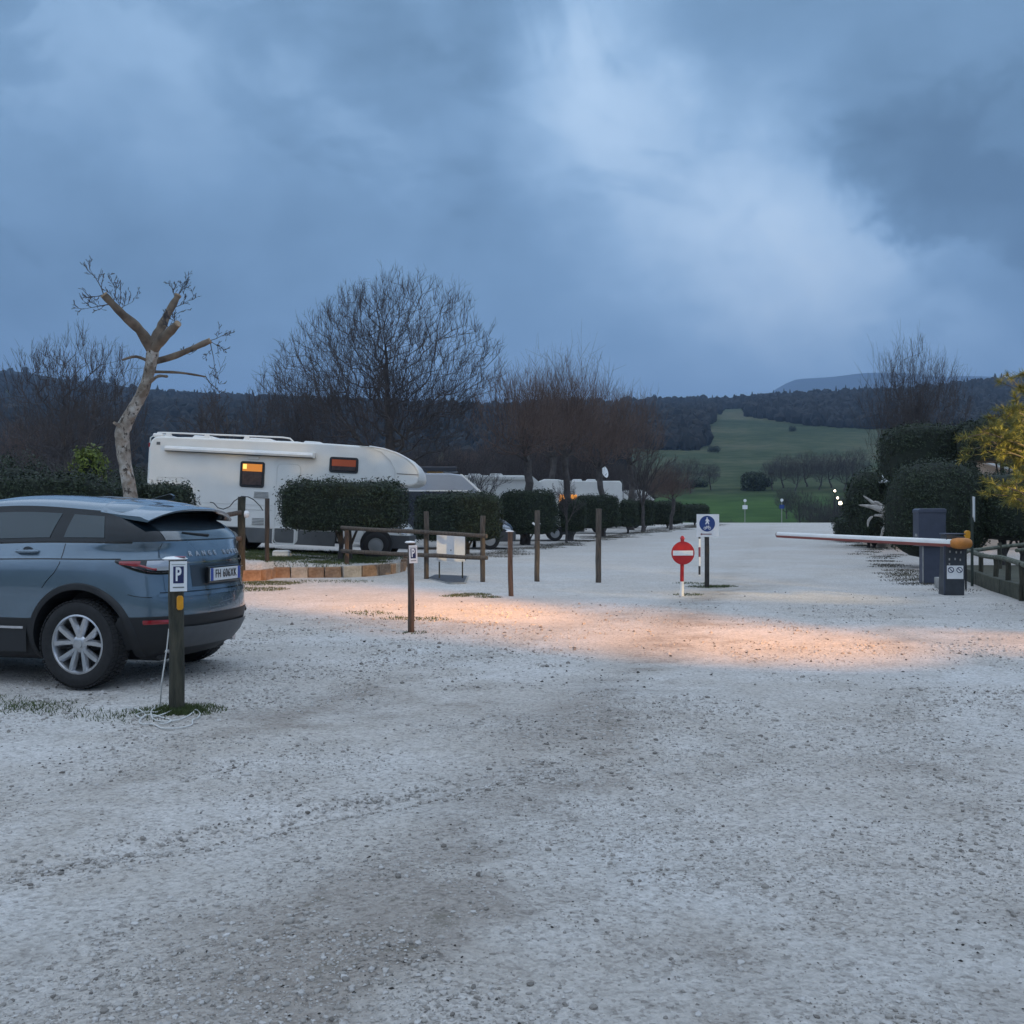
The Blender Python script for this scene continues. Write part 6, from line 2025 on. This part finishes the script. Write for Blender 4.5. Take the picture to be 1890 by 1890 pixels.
def path_sign():
    D = 20.7
    x, y, z = on_ground(1306, D)
    t = empty('path_sign', (x, y, z), R(1.5), 'square white sign with blue walker and bicycle disc on a dark wooden post', 'sign')
    log('post', (-0.01, 0.05, -0.2), (0.0, 0.05, 1.44), 0.047, M_wood2, t)
    s = D / F
    x0, x1 = -0.225, 0.232; z0, z1 = z_of(991, D) - z, z_of(949, D) - z
    pl = MB().box(x0, x1, -0.014, -0.002, z0, z1).build('sign_plate', M_signw, t, bevel=0.002)
    cx, cz = -0.012, z_of(966.5, D) - z
    r = 0.160
    MB().prism_xz(disc(r, 44, cx, cz), -0.0175, -0.0145).build('blue_disc', M_signb, pl)
    # walker
    k = r / 500.0

    def q(pts): return [(cx + (a - 910) * k, cz + (755 - b) * k) for a, b in pts]
    y0, y1 = -0.0205, -0.018
    MB().prism_xz(disc(46 * k, 16, cx + (905 - 910) * k, cz + (755 - 400) * k), y0, y1).build('walker', M_signw, pl)
    w_ = MB()
    for poly in ([(860, 450), (950, 450), (1010, 520), (1070, 590), (1050, 625), (990, 575), (985, 640), (1040, 785), (975, 800), (925, 690), (905, 690), (845, 795), (775, 785), (850, 640), (855, 560), (800, 600), (780, 570), (830, 500)],):
        w_.prism_xz(q(poly), y0, y1)
    w_.build('walker', M_signw, pl)
    # bicycle: two wheels and a frame
    bk = MB()
    for wx in (770, 1060):
        ro, ri = disc(88 * k, 20, cx + (wx - 910) * k, cz + (755 - 1040) * k), disc(58 * k, 20, cx + (wx - 910) * k, cz + (755 - 1040) * k)
        n = 20
        bk.add([(a, y0, b) for a, b in ro] + [(a, y0, b) for a, b in ri], [(i, (i + 1) % n, n + (i + 1) % n, n + i) for i in range(n)])
    for (a, b) in (((770, 1040), (880, 930)), ((880, 930), (1000, 930)), ((1000, 930), (900, 1040)), ((900, 1040), (770, 1040)), ((880, 930), (900, 1040)), ((1000, 900), (1060, 1040)), ((850, 905), (910, 905)), ((985, 880), (1040, 895))):
        (ax, az), (bx_, bz) = q([a, b])
        dx, dz = bx_ - ax, bz - az; l_ = math.hypot(dx, dz); nx, nz = -dz / l_ * 13 * k, dx / l_ * 13 * k
        bk.add([(ax + nx, y0 - 0.0006, az + nz), (ax - nx, y0 - 0.0006, az - nz), (bx_ - nx, y0 - 0.0006, bz - nz), (bx_ + nx, y0 - 0.0006, bz + nz)], [(0, 1, 2, 3)])
    bk.build('bicycle', M_signw, pl)
    # arrow to the left
    zc = z_of(985.8, D) - z
    MB().prism_xz([(-0.155, zc), (-0.115, zc + 0.024), (-0.115, zc + 0.0085), (0.078, zc + 0.0085), (0.078, zc - 0.0085), (-0.115, zc - 0.0085), (-0.115, zc - 0.024)], -0.0175, -0.0145).build('arrow', M_arrow, pl)


def z_of(py, d): return EYE - (py - HOR) * d / F


M_arrow = mat('arrow_red', (0.13, 0.02, 0.03), 0.5)
M_wood2 = mat('black_post', (0.016, 0.015, 0.014), 0.8, col2=(0.05, 0.045, 0.042), vscale=6, bump=0.4, bscale=30)
path_sign()

# striped marker stake behind the path sign
D = 24.2
x, y, z = on_ground(1291, D)
t = empty('marker_stake', (x, y, z), 0, 'thin red and white striped stake behind the path sign', 'stake')
zs = [-0.1, 0.10, 0.50, 0.74, 1.0]
for (a, b, m_) in ((-0.1, 0.03, M_signw), (0.0305, 0.235, M_black2), (0.2355, 0.45, M_signw), (0.4505, 0.68, mat('dull_red', (0.17, 0.03, 0.05), 0.5)), (0.6805, 0.88, M_signw), (0.8805, 0.985, M_black2)):
    MB().tube([(0, 0, a), (0, 0, b)], 0.024, 10).build('band', m_, t, True)


# ------------------------------------------------------------------ barrier
def barrier():
    D = 19.0
    x, y, z = on_ground(1757, D)
    t = empty('barrier', (x, y, z), R(-8), 'parking barrier with white and red arm and orange pivot cap', 'barrier')
    w_, d_ = 0.165, 0.20
    MB().prism_xz([(-w_ - 0.03, -0.08), (w_ - 0.005, -0.08), (w_ + 0.012, 0.58), (w_ + 0.012, 1.08), (-w_ + 0.012, 1.11), (-w_ - 0.005, 0.55)], -d_, d_).build('housing', M_cabd, t, bevel=0.012)
    MB().box(-w_ - 0.01, w_ + 0.02, -d_ - 0.008, d_ + 0.01, 1.112, 1.135).build('housing_lid', M_cab, t, bevel=0.008)
    MB().box(-w_ - 0.032, -w_ - 0.0, -d_ + 0.0, -d_ + 0.028, 0.02, 0.9).build('edge_strip', M_cab, t, bevel=0.004)
    nt_ = MB().box(-0.145, 0.142, -d_ - 0.006, -d_ - 0.001, 0.30, 0.545).build('notice', M_signw, t)
    for cx in (-0.075, 0.075):
        n = 28; a = disc(0.055, n, cx, 0.465); b = disc(0.041, n, cx, 0.465)
        MB().add([(p, -d_ - 0.0085, q) for p, q in a] + [(p, -d_ - 0.0085, q) for p, q in b], [(i, (i + 1) % n, n + (i + 1) % n, n + i) for i in range(n)]).build('notice_ring', M_navy, nt_)
        MB().add([(cx - 0.04, -d_ - 0.0088, 0.50), (cx - 0.028, -d_ - 0.0088, 0.508), (cx + 0.04, -d_ - 0.0088, 0.43), (cx + 0.028, -d_ - 0.0088, 0.422)], [(0, 1, 2, 3)]).build('notice_slash', M_navy, nt_)
    for (px_, pz) in ((-0.10, 0.66), (0.0, 0.665), (0.09, 0.65), (-0.09, 0.80), (0.02, 0.79), (0.10, 0.79), (-0.10, 0.57)):
        MB().box(px_ - 0.012, px_ + 0.012, -d_ - 0.004, -d_ + 0.002, pz - 0.02, pz + 0.02).build('paint_chip', M_concr, t)
    # orange pivot cap
    zp = 0.955
    c_ = MB().lathe([(0.001, -0.19), (0.05, -0.185), (0.085, -0.15), (0.103, -0.06), (0.103, 0.06), (0.09, 0.14), (0.06, 0.18), (0.001, 0.20)], 24, 'x', c=(0.075, -d_ - 0.11, zp)).build('pivot_cap', M_orange, t, True)
    MB().tube([(0.07, -d_, zp), (0.07, -d_ - 0.06, zp)], 0.07, 16).build('pivot', M_cabd, t, True)
    # arm: white above, red below
    e = P(1435, 987, 23.2)
    inv = Matrix.Rotation(R(8), 3, 'Z')
    end = inv @ (e - Vector((x, y, z)))
    st = Vector((-0.05, -d_ - 0.11, zp))
    rows_w, rows_r = [], []
    dirv = (end - st).normalized(); side = dirv.cross(Vector((0, 0, 1))).normalized(); upv = side.cross(dirv)
    for u in (0, 1):
        p = st.lerp(end, u); a = 0.075 - 0.012 * u; b = 0.045 - 0.005 * u
        rows_w.append([p + side * (b * math.cos(q)) + upv * (a * math.sin(q)) for q in np.linspace(-0.18, math.pi + 0.18, 14)])
        rows_r.append([p + side * (b * math.cos(q)) + upv * (a * math.sin(q)) for q in np.linspace(math.pi + 0.18, 2 * math.pi - 0.18, 10)])
    MB().grid(rows_w).build('arm', M_whitep, t, True)
    MB().grid(rows_r).build('arm_underside', mat('barrier_red', (0.26, 0.07, 0.06), 0.5), t, True)
    MB().tube([end, end + dirv * 0.03], [0.066, 0.05], 14, sx=0.66).build('arm_end', mat('barrier_end', (0.13, 0.06, 0.055), 0.6), t, True)


barrier()


def cabinet():
    D = 21.9
    x, y, z = on_ground(1716, D)
    t = empty('control_cabinet', (x, y, z), R(-6), 'tall blue grey steel cabinet with stepped narrower foot behind the barrier', 'cabinet')
    MB().box(-0.175, 0.175, -0.16, 0.16, -0.05, 0.83).build('foot', M_cab, t, bevel=0.01)
    MB().box(-0.29, 0.265, -0.24, 0.22, 0.80, 1.52).build('case', M_cab, t, bevel=0.015)
    MB().prism_xz([(-0.30, 1.50), (0.275, 1.50), (0.275, 1.57), (0.24, 1.60), (-0.26, 1.60), (-0.30, 1.57)], -0.25, 0.23).build('hood', M_cab, t, bevel=0.015)
    MB().box(-0.30, -0.287, -0.12, 0.02, 1.0, 1.06).build('lock', M_concr, t)
    MB().box(-0.19, -0.176, -0.17, -0.13, 0.0, 0.8).build('edge_strip', M_concr, t)


cabinet()
# small junction box between them
x, y, z = on_ground(1735, 20.6)
t = empty('junction_box', (x, y, z), 0, 'small pale box on the ground between cabinet and barrier', 'box')
MB().box(-0.08, 0.10, -0.1, 0.1, -0.03, 0.22).build('case', M_concr, t, bevel=0.012)
MB().box(-0.05, 0.07, -0.106, -0.1, 0.12, 0.17).build('slot', M_black, t)

# edge-on sign and yellow call box on their poles
x, y, z = on_ground(1797, 21.0)
t = empty('information_sign', (x, y, z), R(63), 'white board on a green pole seen edge on beside the dome bush', 'sign')
MB().tube([(0.02, 0.03, -0.1), (0.02, 0.03, 1.86)], 0.028, 10).build('pole', mat('green_pole', (0.02, 0.03, 0.022), 0.6), t, True)
MB().prism_xz([(-0.3, 1.42), (0.34, 1.32), (0.34, 1.84), (-0.3, 1.84)], -0.012, 0.004).build('board_face', M_signw, t, bevel=0.003)
x, y, z = on_ground(1785, 20.2)
t = empty('call_box', (x, y, z), 0, 'yellow call box on a thin post behind the barrier', 'box')
MB().prism_xz(rounded(-0.05, 0.05, 1.00, 1.17, 0.045), -0.04, 0.04).build('case', M_amber, t, bevel=0.01)
MB().tube([(0.0, 0.06, -0.1), (0.0, 0.06, 1.17)], 0.02, 8).build('post', M_black, t, True)


# ------------------------------------------------------------------ rustic fence and timber edging on the right
def rustic():
    t = empty('rustic_fence', on_ground(1838, 20), 0, 'low rustic fence of crooked mossy poles along the right edge', 'fence')
    o0 = Vector(t.location)
    for (px, d, yt) in [(1810, 21.6, 1018), (1838, 20.0, 1024), (1860, 18.9, 1028), (1886, 17.6, 1036), (1930, 16.0, 1048)]:
        x, y, z = on_ground(px, d)
        log('post', Vector((x, y, z - 0.15)) - o0, Vector((x, y, z_of(yt + 2, d))) - o0, 0.05, M_woodd, t, wob=0.012)
    ra = [P(1797, 1020, 22.2), P(1812, 1025, 21.4), P(1828, 1028, 20.5), P(1848, 1029, 19.5), P(1868, 1035, 18.4), P(1892, 1043, 17.4), P(1940, 1056, 15.8)]
    MB().tube([p - o0 for p in ra], [0.055, 0.05, 0.045, 0.05, 0.048, 0.05, 0.05], 9).build('rail', M_woodg, t, True)
    rb = [P(1783, 1017, 23.2), P(1812, 1014, 23.8), P(1850, 1009, 24.4), P(1895, 1004, 25.0), P(1950, 998, 25.5)]
    MB().tube([p - o0 for p in rb], 0.045, 9).build('rail', M_woodg, t, True)
    MB().tube([P(1876, 1016, 22.5) - o0, P(1895, 1014, 22.7) - o0, P(1950, 1010, 23.2) - o0], 0.042, 9).build('rail', M_woodg, t, True)
    for (px, d) in ((1845, 24.3), (1900, 25.0)):
        x, y, z = on_ground(px, d)
        log('post', Vector((x, y, z - 0.15)) - o0, Vector((x, y, z + 0.78)) - o0, 0.05, M_woodd, t)


rustic()


def edging():
    pts = [(10.35, 23.6), (9.75, 21.4), (9.2, 19.2), (8.75, 17.2), (8.4, 15.4), (8.15, 13.6)]
    t = empty('timber_edging', (9.2, 19.2, g1(9.2, 19.2)), 0, 'mossy timber edging retaining the soil bed on the right', 'edging')
    o0 = Vector(t.location)
    for i in range(len(pts) - 1):
        a = Vector((*pts[i], g1(*pts[i]))); b = Vector((*pts[i + 1], g1(*pts[i + 1])))
        d = (b - a).normalized(); s_ = Vector((d.y, -d.x, 0)) * 0.06; up = Vector((0, 0, 0.27))
        a = a + d * 0.015 - o0; b = b - d * 0.015 - o0; dn = Vector((0, 0, -0.08))
        MB().add([a - s_ + dn, b - s_ + dn, b + s_ + dn, a + s_ + dn, a - s_ + up, b - s_ + up, b + s_ + up, a + s_ + up], [(0, 3, 2, 1), (4, 5, 6, 7), (0, 1, 5, 4), (1, 2, 6, 5), (2, 3, 7, 6), (3, 0, 4, 7)]).build('beam', M_woodd2, t, bevel=0.015)
        log('stake', a - s_ * 1.9 + Vector((0, 0, -0.1)), a - s_ * 1.9 + Vector((0, 0, 0.25)), 0.035, M_woodd, t)
    # soil bed behind it
    poly = [(x + 0.05, y) for x, y in pts] + [(20, 12), (20, 26), (11.5, 26)]
    o_ = MB().prism_xy(poly, -0.1, 0.20).build('soil_bed', mat('dark_soil', (0.035, 0.036, 0.024), 0.95, col2=(0.075, 0.075, 0.05), vscale=3, bump=0.8, bscale=15))
    tag(o_, 'dark soil bed behind the timber edging', kind='structure')


M_woodd2 = mat('mossy_beam', (0.035, 0.040, 0.026), 0.9, col2=(0.09, 0.09, 0.065), vscale=5, bump=0.6, bscale=25)
edging()


# ------------------------------------------------------------------ pavilion behind the evergreens, driftwood, lamps
def pavilion():
    D = 38.0
    t = empty('white_pavilion', (16.85, D, g1(16.85, D)), R(-4), 'white roofed garden pavilion with lamplit openings behind the evergreens', 'building')
    W_ = 2.55; He = 2.66; Ha = 3.45; Dp = 4.5
    wall = mat('cream_render', (0.52, 0.42, 0.34), 0.85, var=0.1, vscale=2, bump=0.2)
    MB().box(-W_, -W_ + 0.18, 0, Dp, -0.1, He).build('wall', wall, t, bevel=0.01)
    MB().box(W_ - 0.18, W_, 0, Dp, -0.1, He).build('wall', wall, t, bevel=0.01)
    MB().box(-W_ + 0.18, W_ - 0.18, Dp - 0.18, Dp, -0.1, He).build('wall', wall, t)
    MB().box(-W_ + 0.18, W_ - 0.18, 0.0, 0.18, -0.1, 0.75).build('front_wall', wall, t)
    MB().box(-W_ + 0.18, -W_ + 1.1, 0.0, 0.16, 0.75, He).build('front_wall', wall, t)
    MB().lathe([(0.001, -0.07), (0.05, -0.05), (0.06, 0), (0.05, 0.05), (0.001, 0.07)], 12, c=(-W_ + 0.55, -0.14, 1.2)).build('added_wall_lamp', mat('added_lamp_glow', (0.9, 0.5, 0.2), 0.5, emit=(1.0, 0.5, 0.2), estr=3.0), t, True)  # lamp added out of sight to warm the front wall
    l2 = bpy.data.lights.new('added_wall_light', 'POINT'); l2.energy = 5; l2.color = (1.0, 0.52, 0.28); l2.shadow_soft_size = 0.08
    lo2 = bpy.data.objects.new('added_wall_light', l2); COL.objects.link(lo2); lo2.parent = t; lo2.location = (-W_ + 0.5, -0.45, 1.3)
    MB().prism_xz([(-W_, He), (W_, He), (0, Ha - 0.08)], 0.02, 0.14).build('gable', wall, t)
    for s_ in (-1, 1):
        MB().add([(0, -0.35, Ha), (0, Dp + 0.3, Ha), (s_ * (W_ + 0.3), Dp + 0.3, He - 0.08), (s_ * (W_ + 0.3), -0.35, He - 0.08)], [(0, 1, 2, 3)]).build('roof', mat('white_roof_sheet', (0.55, 0.57, 0.58), 0.5, var=0.1, vscale=2), t, solid=0.07)
    for k, x in enumerate(np.linspace(-W_ + 1.3, W_ - 0.35, 5)):
        MB().box(x - 0.05, x + 0.05, 0.03, 0.15, 0.75, He).build('column', M_woodr, t, bevel=0.01)
    # lamps hanging inside
    for (x, y, z) in ((0.9, 1.2, 1.75), (1.6, 1.6, 1.35), (2.05, 0.8, 1.9)):
        MB().lathe([(0.001, -0.10), (0.07, -0.06), (0.085, 0), (0.06, 0.07), (0.001, 0.09)], 14, c=(x, y, z)).build('lantern', mat('lantern_glow', (0.9, 0.5, 0.2), 0.5, emit=(1.0, 0.48, 0.14), estr=9.0), t, True)
    ld = bpy.data.lights.new('pavilion_lamp', 'POINT'); ld.energy = 45; ld.color = (1.0, 0.50, 0.20); ld.shadow_soft_size = 0.12
    lo = bpy.data.objects.new('pavilion_lamp', ld); COL.objects.link(lo); lo.parent = t; lo.location = (1.3, 1.3, 1.9)


pavilion()


def driftwood():
    D = 33.0
    c0 = P(1640, 990, D)
    x, y = c0.x, D
    t = empty('driftwood_stump', (x, y, g1(x, y)), 0, 'bleached driftwood root with splayed limbs beside the dome bush', 'driftwood')
    o0 = Vector(t.location)
    m_ = mat('bleached_wood', (0.24, 0.22, 0.20), 0.8, col2=(0.46, 0.43, 0.40), vscale=6, bump=0.6, bscale=20)
    for pl, r_ in (([(1652, 1000), (1648, 965), (1638, 946), (1622, 936), (1606, 924), (1592, 914)], [0.13, 0.13, 0.15, 0.08, 0.05, 0.02]), ([(1640, 947), (1622, 938), (1604, 934), (1583, 932)], [0.15, 0.11, 0.06, 0.02]),
                   ([(1650, 955), (1634, 938), (1618, 926), (1612, 926)], [0.13, 0.08, 0.05, 0.03]), ([(1640, 950), (1626, 955), (1632, 958), (1642, 966)], [0.12, 0.08, 0.07, 0.04]), ([(1612, 952), (1601, 960), (1602, 974)], [0.045, 0.055, 0.02]), ([(1636, 955), (1622, 950), (1612, 952)], [0.08, 0.05, 0.04]),
                   ([(1646, 965), (1644, 985), (1640, 1003)], [0.08, 0.05, 0.05]), ([(1634, 962), (1628, 985), (1622, 1003)], [0.06, 0.04, 0.04])):
        MB().tube([P(a, b, D - 0.3 + 0.05 * i) - o0 for i, (a, b) in enumerate(pl)], r_, 9).build('limb', m_, t, True, subsurf=1)


driftwood()
GL = 'globe lamps beyond the end of the drive'
M_globe = mat('lit_globe', (0.9, 0.85, 0.7), 0.4, emit=(1.0, 0.86, 0.62), estr=6.0)
for (px, py, d, r, lb) in [(1541, 906, 98, 0.10, 'highest of the lit globe lamps beyond the drive'), (1546, 919, 104, 0.11, 'middle lit globe lamp beyond the drive'), (1551, 928.5, 92, 0.16, 'largest lowest lit globe lamp beyond the drive')]:
    c0 = P(px, py, d); zb = max(g1(c0.x, d), float(tz(np.array(c0.x), np.array(d))))
    t = empty('globe_lamp', (c0.x, d, zb), 0, lb, 'lamp', GL)
    MB().lathe([(0.001, -r), (r * 0.6, -r * 0.8), (r * 0.95, -r * 0.3), (r * 0.95, r * 0.3), (r * 0.6, r * 0.8), (0.001, r)], 16, c=(0, 0, c0.z - zb)).build('globe', M_globe, t, True)
    MB().tube([(0, 0, -0.3), (0, 0, max(0.1, c0.z - zb - r))], 0.05, 8).build('pole', M_black, t, True)

# little signs in the meadow
for (px, py, d, mt, lb) in [(1375, 937, 104, M_signw, 'tiny white sign on the meadow edge'), (1443, 936, 106, M_signb, 'tiny blue sign with white top on the meadow edge')]:
    c0 = P(px, py, d); zb = float(tz(np.array(c0.x), np.array(d)))
    zb = max(zb, g1(c0.x, d))
    t = empty('small_sign', (c0.x, d, zb), 0, lb, 'sign')
    h = c0.z - zb
    MB().tube([(0, 0.03, -0.2), (0, 0.03, h + 0.8)], 0.035, 6).build('pole', M_concr, t)
    MB().box(-0.25, 0.25, -0.03, 0.0, h - 0.15, h + 0.25).build('plate', mt, t)
    MB().prism_xz(disc(0.16, 12, 0, h + 0.72), -0.03, 0.0).build('plate', M_signw, t)


# ------------------------------------------------------------------ assumed yard lamps, out of view, added to throw the warm pools of light
def assumed_yard_lamp(loc, aims, label):
    x, y, h = loc
    t = empty('assumed_yard_lamp', (x, y, g1(x, y)), 0, label, 'lamp', 'assumed warm yard lamps out of view by the car park')
    MB().tube([(0, 0, -0.2), (0, 0, 0.4), (0, 0, h)], [0.07, 0.05, 0.04], 12).build('pole', M_cabd, t, True)
    for k, (tx, ty, tz_, cone, blend, en, col) in enumerate(aims):
        d = (Vector((tx, ty, tz_)) - Vector((x, y, h))).normalized()
        hd = MB().lathe([(0.03, 0.16), (0.10, 0.10), (0.13, 0.0), (0.11, -0.02)], 18).build('lamp_head', M_cabd, t, True)
        hd.location = Vector((0, 0, h)) + d * 0.12; hd.rotation_euler = (-d).to_track_quat('Z', 'Y').to_euler()
        MB().lathe([(0.10, -0.025), (0.001, -0.03)], 16).build('bulb', mat('warm_bulb', (0.9, 0.6, 0.3), 0.5, emit=(1.0, 0.55, 0.2), estr=6), t).matrix_local = Matrix.Translation(hd.location) @ hd.rotation_euler.to_matrix().to_4x4()
        ld = bpy.data.lights.new('assumed_yard_light', 'SPOT'); ld.energy = en; ld.color = col; ld.spot_size = R(cone); ld.spot_blend = blend; ld.shadow_soft_size = 0.05
        lo = bpy.data.objects.new('assumed_yard_light', ld); COL.objects.link(lo); lo.parent = t
        lo.location = Vector((0, 0, h)) + d * 0.22; lo.rotation_euler = (-d).to_track_quat('Z', 'Y').to_euler()


WARM = (1.0, 0.42, 0.08)
assumed_yard_lamp((9.5, 4.0, 6.2), [(-2.7, 18.0, 0, 16, 1.0, 20000, WARM), (1.4, 13.4, 0, 25, 1.0, 8200, WARM)], 'assumed yard lamp on a pole, out of view, added to light the gravel towards the kerb')  # unseen lamp, assumed; both beams aimed to make the warm ground pools
assumed_yard_lamp((12.2, 10.5, 3.0), [(5.4, 12.0, 0, 26, 1.0, 1900, WARM), (8.4, 15.0, 2.6, 34, 0.7, 4200, (1.0, 0.66, 0.20))], 'assumed yard lamp on a pole, out of view, added to light the gravel before the barrier and the pine')  # also assumed and out of view; its second beam yellows the pine
